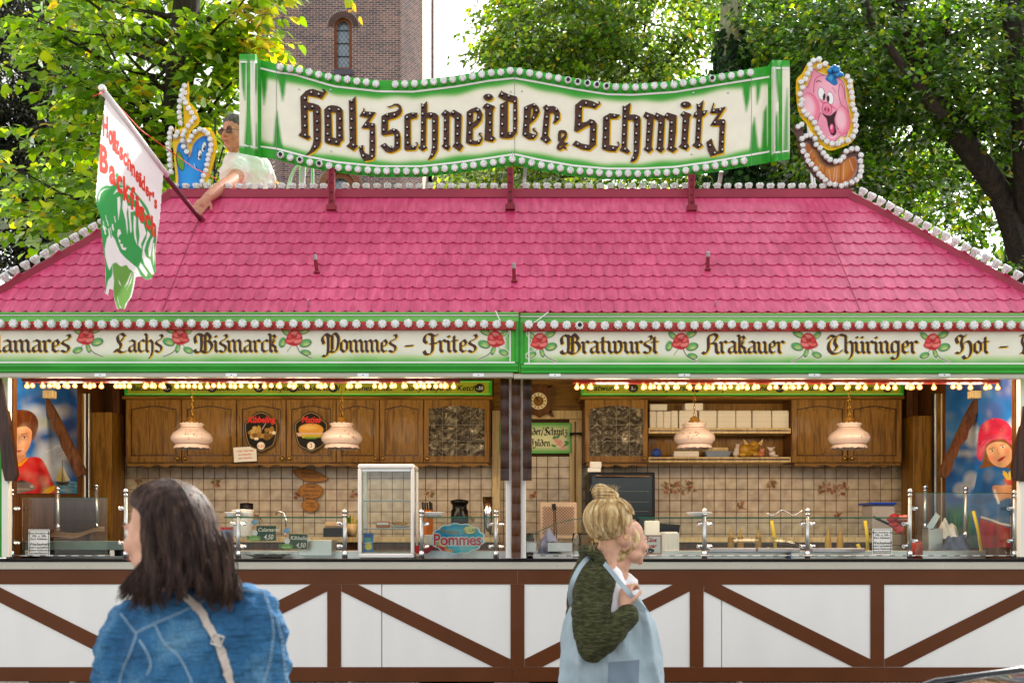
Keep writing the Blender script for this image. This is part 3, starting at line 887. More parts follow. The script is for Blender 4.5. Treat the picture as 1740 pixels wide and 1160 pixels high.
# green fascia with lettering
FD = 6.45
def zpx(y, d=FD): return W(0, y, d).z
def xpx(x, d=FD): return (x - 870) * d / F
def slab(x0, x1, y0, y1, d, dep, name, m, parent, r=.002):
 return MB().pbox(x0, y0, x1, y1, d, dep, r).build(name, m, parent)
GREENS = ('2DA32B', '8FC56A', '1E8F22')
def fascia(x0, x1, words, roses, dy, inner_left):
 fb = Paint(x0, 545 + dy, x1, 632 + dy, 4, 'F3F1DE', 1.4)
 # soft green spray towards the bottom and the inner end
 yy = (fb.Y - (607 + dy) - 1.2 * np.sin(fb.X / 37) - np.sin(fb.X / 13 + 1)) / 3.2
 fb.mix(1 / (1 + np.exp(-yy)), '3DB026')
 fb.mix(.35 * np.clip(1 - np.abs(fb.Y - 606 - dy) / 5, 0, 1), 'B7E04A')
 ex = x0 + 22 if inner_left else x1 - 22
 dd = (ex - fb.X) if inner_left else (fb.X - ex)
 fb.mix(1 / (1 + np.exp(-dd / 2.4)), '3FB028')
 top = MB()
 board = fb.mesh('fascia_board', M['paint'], stall, plane_d(FD))
 # solid backing
 bk = MB().pbox(x0, 531 + dy, x1, 631 + dy, FD + .004, .03, .002).build('backing_board', M['green'], board)
 P = plane_d(FD)
 # top moulding: green, painted light and dark in long patches
 tp = Paint(x0, 531 + dy, x1, 546 + dy, 5, '37AA30', 2)
 for k in range(14):
  cx = random.uniform(x0, x1)
  tp.ell(cx, 539 + dy, random.uniform(40, 110), 9, random.choice(['8CCB6E', '57B947', '1F8F25', '9BC878']), soft=50, al=.75)
 def prof(pn):
  return lambda x, y, off=0: P(x, y, off + pn(y - dy))
 tp.mesh('moulding', M['paint'], board, prof(lambda y: .022 if y < 536 else (.010 if y < 538 else .016)), .002)
 MB().pbox(x0, 533.2 + dy, x1, 536.2 + dy, FD - .024, .02, .001).build('white_line', M['white'], board)
 MB().pbox(x0, 530 + dy, x1, 533 + dy, FD - .02, .03, .001).build('moulding', M['green2'], board)
 # lamp strip
 a, b_ = (x0, x1)
 if inner_left: a = x0 + 4
 else: b_ = x1 - 4
 strip = MB().pbox(a, 546 + dy, b_, 560 + dy, FD - .03, .028, .002).build('lamp_strip', M['red'], board)
 x = (a + 10) if inner_left else (b_ - 11)
 k = 0
 while x0 < x < x1:
  dark = (inner_left and k == 4)
  put_cap(strip, W(x, 552.5 + dy, FD - .030), (random.uniform(-.08, .08), -1, random.uniform(-.05, .12)), .9)
  if dark:
   MB().lathe([(.013, .052), (.012, .064), (.004, .066)], 12, W(x, 552.5 + dy, FD - .03), 'Y').build('bare_socket', M['iron'], strip)
  x += 21.45 if inner_left else -21.5
  k += 1
 MB().pbox(x0, 614 + dy, x1, 617 + dy, FD - .006, .01, .001).build('white_line', M['white'], board)
 g = MB()
 g.pbox(x0, 617 + dy, x1, 624 + dy, FD - .014, .02, .004); g.pbox(x0, 624.4 + dy, x1, 626.4 + dy, FD - .008, .012, .001); g.pbox(x0, 626.8 + dy, x1, 632 + dy, FD - .02, .028, .005)
 g.build('moulding', M['green'], board)
 # inner end: white line + green upright moulding
 if inner_left: q = (x0 + 13, x0 + 15.5, x0 - 1, x0 + 6)
 else: q = (x1 - 15.5, x1 - 13, x1 - 6, x1 + 1)
 MB().pbox(q[0], 560 + dy, q[1], 613.5 + dy, FD - .006, .008, .001).build('white_line', M['white'], board)
 MB().pbox(q[2], 537 + dy, q[3], 616.5 + dy, FD - .012, .012, .004).build('moulding', M['green'], board)
 # lettering
 base = 599 + dy
 for (w, a, b_) in words:
  sh = MB(); fraktur(sh, w, a, b_, base, 23.5, P, .0026, 1.6, 1.6)
  fc = MB(); fraktur(fc, w, a, b_, base, 23.5, P, .0040)
  sh.build('lettering_shadow', M['yellow'], board)
  fc.build('lettering', M['ink'], board)
 for (cx, cy, fl) in roses:
  rose(cx, cy + dy, fl, board, P)
 return board
def rose(cx, cy, fl, parent, P):
 f = lambda x, y: (cx + fl * x, cy + y)
 p = Paint(cx - 31, cy - 17, cx + 33, cy + 38, .9, 'F3F1DE')
 leaves = [((-14, -9), 9, 5, 40), ((17, -11), 11, 5.5, -25), ((19, 10), 11, 7, -15), ((-14, 24), 9, 5.5, -20), ((4, 20), 4, 9, -15)]
 if random.random() < .5: leaves = leaves[:3] + [((20, 26), 9, 5, 12), ((-20, 9), 6, 9, 20)]
 p.line([f(2, 10), f(9, 24), f(17, 30), f(29, 35)], 1.6, '4A3A28', sm=3)
 p.line([f(0, 8), f(-12, 24)], 1.0, '5C7A3A')
 p.line([f(8, -2), f(18, -10)], 1.0, '5C7A3A')
 alpha = np.zeros(p.X.shape, bool)
 for (lx, ly), rx, ry, rot in leaves:
  c = f(lx, ly)
  p.ell(c[0], c[1], rx, ry, '2F6B34', rot * fl, 1.2)
  p.ell(c[0] - 1, c[1] - 1, rx - 1.6, ry - 1.4, '5DAE62', rot * fl, 2)
  p.ell(c[0] + 1, c[1] + 1, rx * .5, ry * .4, 'C9DE82', rot * fl, 3)
  d = rx * .8; a = R(rot * fl)
  p.line([(c[0] - d * math.cos(a), c[1] - d * math.sin(a)), (c[0] + d * math.cos(a), c[1] + d * math.sin(a))], .6, '2A5A2C')
 p.poly([f(-14, 2), f(-8, -10), f(2, -14), f(10, -9), f(14, 0), f(12, 9), f(3, 15), f(-8, 13), f(-16, 8)], 'C8202A', 1.2, sm=3)
 for (ex, ey, rx, ry, c) in ((-6, 6, 9, 5, 'EE6A5E'), (6, 7, 8, 5, 'F2837A'), (-7, -1, 6, 5, 'E5413F'), (6, -1, 7, 5, 'EF6E62'), (0, -7, 7, 4, 'F08A7C'), (0, -2, 5, 4, 'C01C26'), (1, -4, 3, 2, 'F5A698')):
  q = f(ex, ey)
  p.ell(q[0], q[1], rx, ry, 'A81420', -15 * fl, 1.0, .8)
  p.ell(q[0], q[1] - .8, rx - 1.2, ry - 1.3, c, -15 * fl, 1.4)
 diff = np.abs(p.C - np.array(hexc('F3F1DE'))).sum(-1) > .05
 m_ = diff.copy()
 for dx_ in (-1, 0, 1):
  for dy_ in (-1, 0, 1):
   m_ |= np.roll(np.roll(diff, dx_, 1), dy_, 0)
 p.A = m_.astype(float)
 return p.mesh('painted_rose', M['paint'], parent, P, .0034)
fascia(-66, 881, [('Calamares', -54, 119), ('Lachs', 193, 276), ('Bismarck', 332, 472), ('Pommes', 548, 674), ('-', 683, 706), ('Frites', 720, 810)],
       [(146, 571, 1), (306, 571, -1), (500, 573, 1), (842, 575, -1)], 0, False)
fascia(884.5, 1792, [('Bratwurst', 955, 1120), ('Krakauer', 1195, 1333), ('Thüringer', 1405, 1560), ('Hot', 1624, 1682), ('-', 1693, 1716), ('Dog', 1730, 1788)],
       [(917, 577, 1), (1157, 577, 1), (1374, 577, -1), (1585, 578, 1)], 2, True)
# side fascias and back fascia, gutter beads
for sx, ex in ((-1, xpx(-66)), (1, xpx(1792))):
 MB().bev((ex if sx < 0 else ex - .03, FD - D0 + .03, zpx(632)), (ex + .03 if sx < 0 else ex, FD - D0 + back, zpx(530))).build('side_fascia', M['green'], stall)
MB().bev((xpx(-66), FD - D0 + back, zpx(632)), (xpx(1792), FD - D0 + back + .03, zpx(530))).build('back_fascia', M['green'], stall)
slab(881.3, 884.2, 531, 634, FD - .002, .02, 'centre_joint', M['green'], stall)
# white cable ties at the joint
for pts in (((842, 528), (850, 545)), ((932, 530), (912, 545), (907, 548))):
 MB().tube([W(x, y, FD - .045) for x, y in pts], .0035, 6).build('cable_tie', M['white'], stall)
# beige shutter rails under the fascia
slab(-66, 872, 632.6, 640.5, FD - .005, .05, 'shutter_rail', M['rail'], stall)
slab(873, 1792, 635, 642.5, FD - .005, .05, 'shutter_rail', M['rail'], stall)
for x in (170, 393, 617, 813, 943, 1163, 1384, 1605):
 b_ = MB().pbox(x - 10, 633.8, x + 10, 640, FD - .010, .006, .001).build('rail_bracket', M['alu'], stall)
 MB().lathe([(.004, 0), (.003, .002)], 8, W(x, 637, FD - .010), 'Y').build('screw', M['black'], b_)
# interior shell
BW = 8.4                                        # back wall distance
YB = BW - D0
zf = ZB + .07
backw = MB().bev((XL - .1, YB, zf), (XR + .1, YB + .04, 3.0), .002).build('back_wall', M['grout'], stall)
MB().bev((XL - .1, .02, 2.93), (XR + .1, YB, 2.96)).build('ceiling_panel', M['oakd'], stall)
for sx in (-1, 1):
 x = XL - .04 if sx < 0 else XR + .002
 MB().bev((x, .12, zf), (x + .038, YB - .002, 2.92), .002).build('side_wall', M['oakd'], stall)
# wall tiles, 94 mm pitch
def px_of(X, d): return 870 + X * F / d
TPW = 18.8 * BW / F
tile_v = MB().bev((-TPW / 2 + .0022, -.004, -TPW / 2 + .0022), (TPW / 2 - .0022, .0, TPW / 2 - .0022), .002)
tp = None; cnt = 0; trest = MB()
ztop = W(0, 775, BW).z
cells = []
for j in range(9):
 for i in range(-2, 80):
  pxl = 186 + 18.85 * i
  cx = W(pxl, 0, BW).x
  cz = ztop - TPW * (j + .5)
  if XL < cx - TPW / 2 and cx + TPW / 2 < XR: cells.append((j, cx, cz))
for i in range(7):
 for j in (-1, -2, -3):
  pass
for (j, cx, cz) in cells:
 Mx = Matrix.Translation((cx, YB - .0005, cz)) @ Matrix.Rotation(random.uniform(-.004, .004), 4, 'X') @ Matrix.Rotation(random.uniform(-.004, .004), 4, 'Z')
 if cnt < 300 and j in (1, 2, 3, 4, 5):
  if tp is None: tp = mesh_obj('wall_tile', tile_v.v, tile_v.f, M['tile'], backw, center=False, m=Mx)
  else: inst(tp, 'wall_tile', backw, Mx)
  cnt += 1
 else:
  trest.add([Mx @ Vector(p) for p in tile_v.v], tile_v.f)
tag(trest.build('wall_tiles', M['tile'], backw), kind='stuff')
# oak lining above the tiles
def ib(x0, y0, x1, y1, d, dep, name, m, parent=stall, r=.003):
 return MB().pbox(x0, y0, x1, y1, d, dep, r).build(name, m, parent)
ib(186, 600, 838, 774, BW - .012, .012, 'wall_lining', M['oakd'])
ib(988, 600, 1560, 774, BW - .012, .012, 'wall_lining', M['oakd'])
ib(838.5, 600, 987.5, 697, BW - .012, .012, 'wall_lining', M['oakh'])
# flower transfers on the tiles
def flowers(cx, cy, w, h, n):
 p = Paint(cx - w / 2 - 4, cy - h / 2 - 4, cx + w / 2 + 4, cy + h / 2 + 4, .8, 'B99C7C')
 for k in range(n):
  x, y = cx + random.uniform(-w / 2, w / 2) * .85, cy + random.uniform(-h / 2, h / 2) * .8
  p.line([(x, y), (x + random.uniform(-9, 9), y + random.uniform(-7, 7))], .8, '6B5A3C')
  p.ell(x, y, random.uniform(2, 4), random.uniform(1.5, 3), random.choice(['7A4A38', '8A5A48', '6E6A3E', 'A0705A']), random.uniform(0, 90), 1.4)
 df = np.abs(p.C - np.array(hexc('B99C7C'))).sum(-1) > .03
 m_ = df.copy()
 for a in (-1, 0, 1):
  for b in (-1, 0, 1): m_ |= np.roll(np.roll(df, a, 1), b, 0)
 p.A = m_.astype(float)
 p.mesh('tile_flowers', M['print'], backw, plane_d(BW - .0065))
for a in ((1156, 828, 58, 24, 26), (1415, 830, 60, 22, 26), (1311, 822, 14, 12, 7), (1258, 858, 12, 12, 6), (1424, 877, 12, 10, 6), (367, 822, 13, 12, 6), (236, 819, 12, 10, 5), (503, 841, 12, 12, 6), (604, 836, 14, 20, 8), (730, 841, 13, 12, 6), (905, 839, 13, 10, 5), (800, 880, 14, 10, 6), (436, 878, 12, 8, 5)):
 flowers(*a)
# doorway frame in the middle
for q in ((836, 697, 850, 905), (968, 712, 989, 905), (850.5, 697, 989, 711.5)):
 ib(*q, BW - .045, .03, 'door_frame', M['pine'])
ib(976, 716, 979, 905, BW - .05, .005, 'door_frame_bead', M['oak'])
# tall oak pillars at both ends, cream uprights by the murals
ib(152, 700, 190, 925, 8.0, .25, 'end_pillar', M['oak'])
ib(191, 660, 203, 925, 8.2, .12, 'end_pillar', M['oakd'])
ib(1552, 706, 1590, 925, 8.0, .25, 'end_pillar', M['oak'])
ib(1541, 660, 1551, 925, 8.2, .12, 'end_pillar', M['oakd'])
for (a, b_, m_) in ((129, 134.6, 'pine'), (135, 141, 'oak'), (142, 145.4, 'white'), (146, 148.6, 'black'), (149, 151.2, 'alu')):
 ib(a, 668, b_, 905, 7.93, .03, 'wall_upright', M[m_])
for (a, b_, m_) in ((1599, 1606, 'pine'), (1592.5, 1598.4, 'oak'), (1588.5, 1591.8, 'alu'), (1585.6, 1588, 'black')):
 ib(a, 668, b_, 930, 7.93, .03, 'wall_upright', M[m_])
# corner posts
for (a, b_, c) in ((-8, 2, 'green'), (2.4, 14, 'cream')):
 ib(a, 641, b_, 946, 6.64, .05, 'corner_post', M[c])
ib(14.5, 641, 23, 946, 6.75, .05, 'corner_stud', M['oakd'])
for (a, b_, c) in ((1733.5, 1744, 'cream'), (1744.4, 1752, 'green')):
 ib(a, 643, b_, 946, 6.64, .05, 'corner_post', M[c])
ib(1725, 643, 1733, 946, 6.75, .05, 'corner_stud', M['oakd'])
# centre post: white profiles and carved brown boards with a wavy face
def wavy(x0, x1, y0, y1, d, per, name, m, amp=.008, ph=0, lip=0):
 mb = MB(); n = int((y1 - y0) / per * 8)
 pts = []
 for i in range(n + 1):
  y = y0 + (y1 - y0) * i / n
  o = amp * abs(math.sin(math.pi * (y - y0 + ph) / per)) ** .5
  pts.append((y, o))
 for i, (y, o) in enumerate(pts):
  mb.v += [tuple(W(x0, y, d) - Vector((0, o, 0))), tuple(W(x1, y, d) - Vector((0, o, 0))), tuple(W(x1, y, d) + Vector((0, .02, 0))), tuple(W(x0, y, d) + Vector((0, .02, 0)))]
 for i in range(n):
  a = 4 * i
  for (p, q) in ((0, 1), (1, 2), (2, 3), (3, 0)):
   mb.f.append((a + p, a + 4 + p, a + 4 + q, a + q))
 mb.f += [(0, 1, 2, 3), (4 * n + 3, 4 * n + 2, 4 * n + 1, 4 * n)]
 return mb.build(name, m, stall)
wavy(869.5, 884.5, 641, 948, 6.63, 27, 'carved_post_board', wood('walnut_mid', '3E2416', '5E3A24', rough=.3, coat=.5))
wavy(850.5, 865, 643, 816, 6.60, 31, 'hanging_shutter_board', M['walnut'], .010)
wavy(888.5, 903.5, 643, 816, 6.60, 31, 'hanging_shutter_board', M['walnut'], .010)
ib(859.5, 641, 869, 948, 6.66, .06, 'centre_post', M['white'])
ib(885, 641, 893.5, 948, 6.66, .06, 'centre_post', M['white'])
# red lamp rails under the canopy and bulbs
rail_a = ib(36, 641.5, 781, 647.5, 6.58, .09, 'lamp_rail', M['darkred'])
rail_b = ib(974, 643.5, 1700, 649.5, 6.58, .09, 'lamp_rail', M['red'])
rail_c = ib(15, 668, 52, 672, 7.2, .5, 'lamp_rail', M['red'])
rail_d = ib(1689, 668, 1728, 672, 7.2, .5, 'lamp_rail', M['red'])
bulbprof = [(.011, .0), (.012, -.010), (.018, -.020), (.0245, -.032), (.0245, -.042), (.018, -.053), (.006, -.058)]
bm = MB().lathe(bulbprof[::-1], 12)
sm_ = MB().lathe([(.0125, 0), (.013, .022)], 8)
bp_ = None; LAMPS = []
def put_bulb(parent, px, py, d, s=1):
 global bp_
 Mx = Matrix.Translation(W(px, py, d)) @ Euler((random.uniform(-.12, .12), random.uniform(-.12, .12), 0)).to_matrix().to_4x4() @ Matrix.Scale(s, 4)
 if bp_ is None:
  bp_ = mesh_obj('light_bulb', bm.v, bm.f, M['bulb'], parent, True, center=False, m=Mx)
 else: inst(bp_, 'light_bulb', parent, Mx)
 return Mx
def bulb_row(rail, x0, x1, py, d, stepa, skip=0):
 sk = MB(); x = x0
 while x < x1:
  if random.random() > skip:
   Mx = put_bulb(rail, x, py - 3 + random.uniform(-.6, .6), d, .74)
   sk.add([Mx @ Vector(v) for v in sm_.v], sm_.f)
  x += stepa * random.choice((.62, .8, 1, 1.2, 1.35))
 tag(sk.build('bulb_sockets', M['iron'], rail), kind='stuff')
bulb_row(rail_a, 46, 778, 652.5, 6.63, 19.5, .10)
bulb_row(rail_a, 55, 770, 652.0, 6.95, 14.5, .28)
bulb_row(rail_b, 981, 1704, 654.5, 6.63, 19.5, .10)
bulb_row(rail_b, 990, 1696, 654.0, 6.95, 14.5, .28)
bulb_row(rail_c, 20, 48, 674, 7.2, 7, 0)
random.seed(31)
bulb_row(rail_d, 1694, 1728, 674, 7.2, 7, 0)
def lamp_light(X, Y, Z, e=7, r=.04):
 l = bpy.data.lights.new('bulb_light', 'POINT'); l.energy = e; l.color = (1.0, .74, .48); l.shadow_soft_size = r
 o = bpy.data.objects.new('bulb_light', l); COL.objects.link(o); o.location = (X, Y, Z)
for i in range(7):
 for (a, b_) in ((60, 770), (990, 1690)):
  p = W(a + (b_ - a) * (i + .5) / 7, 662, 6.8); lamp_light(p.x, p.y, p.z - .02, 3.8, .12)
p = W(34, 684, 7.2); lamp_light(p.x + .03, p.y, p.z, 1.5)
p = W(1710, 684, 7.2); lamp_light(p.x - .03, p.y, p.z, 1.5)
# murals on the end walls
def wall_surf(X):
 s = 1 if X > 0 else -1
 def f(x, y, off=0.0):
  xx = X - s * off
  d = xx * F / (x - 870)
  return W(x, y, d)
 return f
def soften(p):
 for k in range(130):
  x, y = random.uniform(p.x0, p.x1), random.uniform(p.y0, p.y1)
  p.ell(x, y, random.uniform(3, 9), random.uniform(4, 12), random.choice(['1A1420', '1A1420', 'F4E4C8']), random.uniform(-40, 40), random.uniform(6, 12), random.uniform(.08, .22))
 p.C = p.C ** 1.12 * .8
SL = wall_surf(XL + .004)
mu = Paint(24, 636, 131, 838, .9, '2E7CC8')
for k in range(34):
 mu.ell(random.uniform(20, 135), random.uniform(640, 830), random.uniform(8, 26), random.uniform(6, 18), random.choice(['1D5FB0', '3F8FD6', '6FB0E2', '1A4E9C', '2B78C6']), 0, 14, .6)
for (x, y, rx, ry) in ((68, 722, 24, 12), (90, 775, 30, 26), (60, 700, 16, 10), (105, 700, 16, 9), (84, 805, 28, 14)):
 mu.ell(x, y, rx, ry, 'DCE6EE', 0, 16, .75)
mu.ell(74, 716, 16, 8, 'B9BC8C', 0, 10, .5)
mu.poly([(86, 660), (131, 660), (131, 770), (118, 745), (98, 700)], '143C86', 16, .55)
mu.poly([(20, 818), (135, 818), (135, 840), (20, 840)], '2E9FC6', 3, .9)
for k in range(14):
 x = random.uniform(90, 130); y = random.uniform(818, 834); mu.line([(x, y), (x + 9, y + 1)], .9, 'CDEBF2', 1, .7)
# sail boat
mu.poly([(94, 818), (118, 819), (115, 824), (98, 824)], '2A2A34', 1, 1)
mu.poly([(104, 791), (95, 816), (104, 818)], 'E8D66A', 1.2); mu.poly([(106, 790), (106, 818), (119, 816)], 'E9EAD6', 1.2)
mu.poly([(106, 790), (106, 818), (111, 817)], 'D9C24A', 2); mu.line([(106, 781), (106, 820)], 1, '3A2A1A')
mu.line([(106, 782), (111, 783)], 1.4, 'D9862E')
for (x, y) in ((84, 764), (97, 757), (105, 768)): mu.line([(x - 6, y + 4), (x, y), (x + 3, y + 1), (x + 8, y - 4)], 1.1, 'F4F8FA', 1)
# boy
mu.poly([(24, 775), (40, 778), (62, 776), (74, 784), (88, 815), (92, 838), (24, 838)], 'D2202A', 1.5, sm=3)
mu.poly([(66, 788), (74, 800), (80, 826), (70, 838), (62, 812)], 'A01420', 5, .7)
mu.poly([(30, 785), (46, 785), (44, 800), (34, 812), (28, 800)], 'EE4A48', 8, .6)
mu.poly([(70, 838), (74, 829), (93, 822), (94, 832), (84, 838)], 'E8B21E', 1); mu.line([(70, 836), (78, 829), (92, 823)], 1, '3A2010')
mu.poly([(28, 768), (44, 770), (44, 778), (34, 786), (28, 786)], 'D79A70', 1)
mu.poly([(24, 788), (36, 786), (48, 776), (46, 781), (36, 791), (24, 794)], 'E8B21E', 1)
mu.poly([(20, 724), (36, 722), (52, 726), (54, 742), (50, 758), (42, 770), (32, 773), (20, 768)], 'E7B48C', 1, sm=3)
mu.poly([(44, 730), (53, 734), (50, 758), (42, 769)], 'C88660', 6, .6)
mu.poly([(18, 702), (32, 696), (50, 698), (62, 708), (65, 724), (58, 746), (54, 744), (54, 732), (44, 724), (30, 726), (18, 726)], '6B3A1C', 1.2, sm=3)
for k in range(20):
 a = random.uniform(20, 60); mu.line([(a, 700 + random.uniform(0, 8)), (a + random.uniform(-8, 6), 716 + random.uniform(0, 10))], 1.0, random.choice(['A0642E', '4A2410', '8A5024']), 1, .8)
mu.line([(36, 738), (46, 736)], 1.2, '5A3018'); mu.ell(41, 743, 3.6, 2, 'F4EEE6'); mu.ell(41.5, 743, 1.7, 2, '3A2A1C'); mu.line([(37, 741), (46, 741)], .9, '3A2010')
mu.line([(22, 738), (29, 738)], 1.2, '5A3018'); mu.ell(25, 743, 3, 2, 'F4EEE6'); mu.ell(25, 743, 1.6, 2, '3A2A1C')
mu.line([(33, 742), (32, 752), (35, 754)], .9, 'A86844', 1, .8); mu.poly([(24, 762), (40, 762), (34, 768), (26, 768)], 'C2554A', .8); mu.line([(25, 763.5), (39, 763)], 1.4, 'F6EEE8')
# fish on the shirt
mu.poly([(22, 824), (34, 816), (48, 818), (60, 826), (56, 832), (40, 836), (22, 840)], '7E7672', 1.2, sm=3)
mu.poly([(24, 820), (36, 815), (46, 818)], '4A4444', 1.5); mu.ell(54, 826, 2.2, 2, 'E8E4DA'); mu.ell(54, 826, 1, 1, '1A1614'); mu.line([(26, 830), (50, 831)], 1.6, 'C9C2BC', 2, .7)
soften(mu); mu.mesh('mural', M['paint'], stall, SL, .003)
SR = wall_surf(XR - .004)
mu = Paint(1607, 636, 1727, 930, .9, '2E7CC8')
for k in range(40):
 mu.ell(random.uniform(1600, 1730), random.uniform(640, 900), random.uniform(8, 26), random.uniform(6, 22), random.choice(['1D5FB0', '3F8FD6', '5FA4DC', '1A4E9C', '2B78C6', '5A62A8']), 0, 14, .6)
for (x, y, rx, ry) in ((1652, 745, 12, 15), (1640, 770, 18, 5), (1650, 815, 12, 14), (1634, 832, 14, 12), (1720, 740, 12, 26), (1655, 730, 8, 10)):
 mu.ell(x, y, rx, ry, 'DDE8F0', 0, 8, .8)
mu.poly([(1600, 862), (1640, 858), (1660, 900), (1660, 935), (1600, 935)], '3E8A4A', 14, .7)
for k in range(26): x = random.uniform(1608, 1650); mu.line([(x, 905), (x + random.uniform(-4, 4), 862 + random.uniform(0, 20))], 1.1, random.choice(['2A6A38', '6AAE5A', '4E9A4A']), 1, .8)
# girl: skirt, jumper, hands, face, hat
mu.poly([(1664, 880), (1690, 884), (1732, 892), (1732, 935), (1668, 935)], 'C4202A', 2)
mu.poly([(1690, 886), (1700, 888), (1696, 930), (1684, 930)], '8E1420', 5, .7)
mu.poly([(1664, 797), (1680, 792), (1700, 794), (1732, 800), (1732, 895), (1700, 890), (1668, 880), (1664, 862), (1652, 850), (1656, 826)], '2273B4', 1.5, sm=3)
mu.poly([(1656, 838), (1690, 842), (1694, 850), (1664, 858), (1654, 850)], '18528E', 5, .7); mu.poly([(1672, 800), (1680, 800), (1676, 836), (1666, 836)], '18528E', 6, .7)
mu.line([(1668, 878), (1685, 883), (1700, 889), (1732, 895)], 3.4, 'F0F0EC', 1)
mu.poly([(1686, 826), (1706, 824), (1720, 816), (1732, 820), (1732, 846), (1712, 846), (1694, 850)], 'E0A87C', 1, sm=3)
for k in range(4): mu.line([(1716, 824 + 5 * k), (1730, 822 + 5 * k)], 1, 'A8683E', 1)
mu.line([(1690, 832), (1693, 842), (1697, 854)], 4, 'EDEEEA', 1.2)
mu.poly([(1704, 814), (1728, 808), (1730, 822), (1712, 824)], 'CE2028', 1)
for k in range(16): a = random.uniform(1702, 1724); mu.line([(1714 + (a - 1713) * .4, 814), (a, 799 + random.uniform(0, 6))], 1.7, random.choice(['F2D23A', 'E0B224', 'F7E46A']), .8)
mu.poly([(1672, 758), (1684, 748), (1706, 744), (1724, 760), (1732, 780), (1732, 800), (1716, 796), (1690, 792), (1664, 795), (1670, 786)], '8A5E34', 1.4, sm=3)
mu.poly([(1676, 762), (1688, 751), (1708, 752), (1719, 764), (1720, 780), (1708, 793), (1694, 792), (1682, 782)], 'EDBB92', 1, sm=3)
mu.ell(1685, 778, 6, 5, 'E88A74', 0, 6, .6); mu.ell(1712, 766, 5, 5, 'E88A74', 0, 6, .6)
mu.line([(1680, 763), (1689, 760)], 1, '6A4020'); mu.line([(1700, 756), (1708, 754)], 1, '6A4020')
mu.ell(1686, 765, 3.4, 1.7, 'F6F0EA', -15); mu.ell(1686, 765, 1.6, 1.6, '3A2A20'); mu.ell(1704, 759, 3.4, 1.7, 'F6F0EA', -20); mu.ell(1704, 759, 1.6, 1.6, '3A2A20')
mu.line([(1695, 762), (1696, 771), (1699, 771)], .9, 'B87850', 1, .8); mu.poly([(1694, 782), (1702, 776), (1710, 774), (1704, 781), (1698, 784)], 'B83A3A', .8)
mu.poly([(1660, 760), (1664, 730), (1674, 716), (1692, 710), (1710, 716), (1722, 734), (1726, 758), (1712, 744), (1692, 744), (1676, 756), (1668, 782), (1660, 776)], 'D8385E', 1.4, sm=3)
mu.line([(1664, 772), (1672, 752), (1690, 742), (1708, 742), (1724, 756)], 7, 'E85A7E', 2); mu.line([(1667, 760), (1678, 746), (1692, 740), (1710, 740)], 1, '8E1838', 1)
for (x, y) in ((1671, 728), (1701, 730), (1688, 713), (1664, 752), (1716, 744), (1692, 746)): mu.ell(x, y, 3.4, 2.8, 'B82248'); mu.ell(x - .6, y - .6, 1.6, 1.2, 'F0708E')
soften(mu); mu.mesh('mural', M['paint'], stall, SR, .003)
# carved struts
def strut(pts, ox, oy, sc_, d, th, name='carved_strut', m='walnut2'):
 loop = [W(ox + x / sc_, oy + y / sc_, d) for x, y in pts]
 return MB().prism(loop, (0, th, 0)).build(name, M[m], stall)
M['walnut2'] = wood('walnut_strut', '38200F', '5C3A20', rough=.35, coat=.4, stretch=(8, 8, 2))
strut(smooth_loop([(240, 115), (290, 135), (400, 340), (515, 570), (505, 605), (470, 612), (440, 560), (415, 500), (375, 430), (362, 380), (325, 320), (315, 270), (290, 230), (282, 190), (250, 150)], 2), 0, 640, 3.625, 7.3, .05)
strut(smooth_loop([(298, 125), (240, 145), (140, 350), (38, 570), (38, 605), (70, 620), (100, 570), (112, 520), (135, 480), (150, 430), (195, 380), (205, 330), (245, 270), (252, 230), (285, 190)], 2), 1590, 640, 3.627, 7.3, .05)
strut([(-40, 10), (2, 12), (30, 150), (60, 300), (102, 600), (85, 642), (30, 640), (10, 560), (-10, 300), (-30, 100)], 0, 640, 3.625, 6.62, .04, m='walnut')
strut([(544, 180), (530, 300), (500, 420), (478, 560), (482, 620), (500, 640), (560, 645), (580, 400), (580, 180)], 1590, 640, 3.627, 6.62, .04, m='walnut')
ib(45, 663, 90, 676, 7.25, .06, 'arm_bracket', M['pine'])
ib(1650, 663, 1692, 676, 7.25, .06, 'arm_bracket', M['pine'])
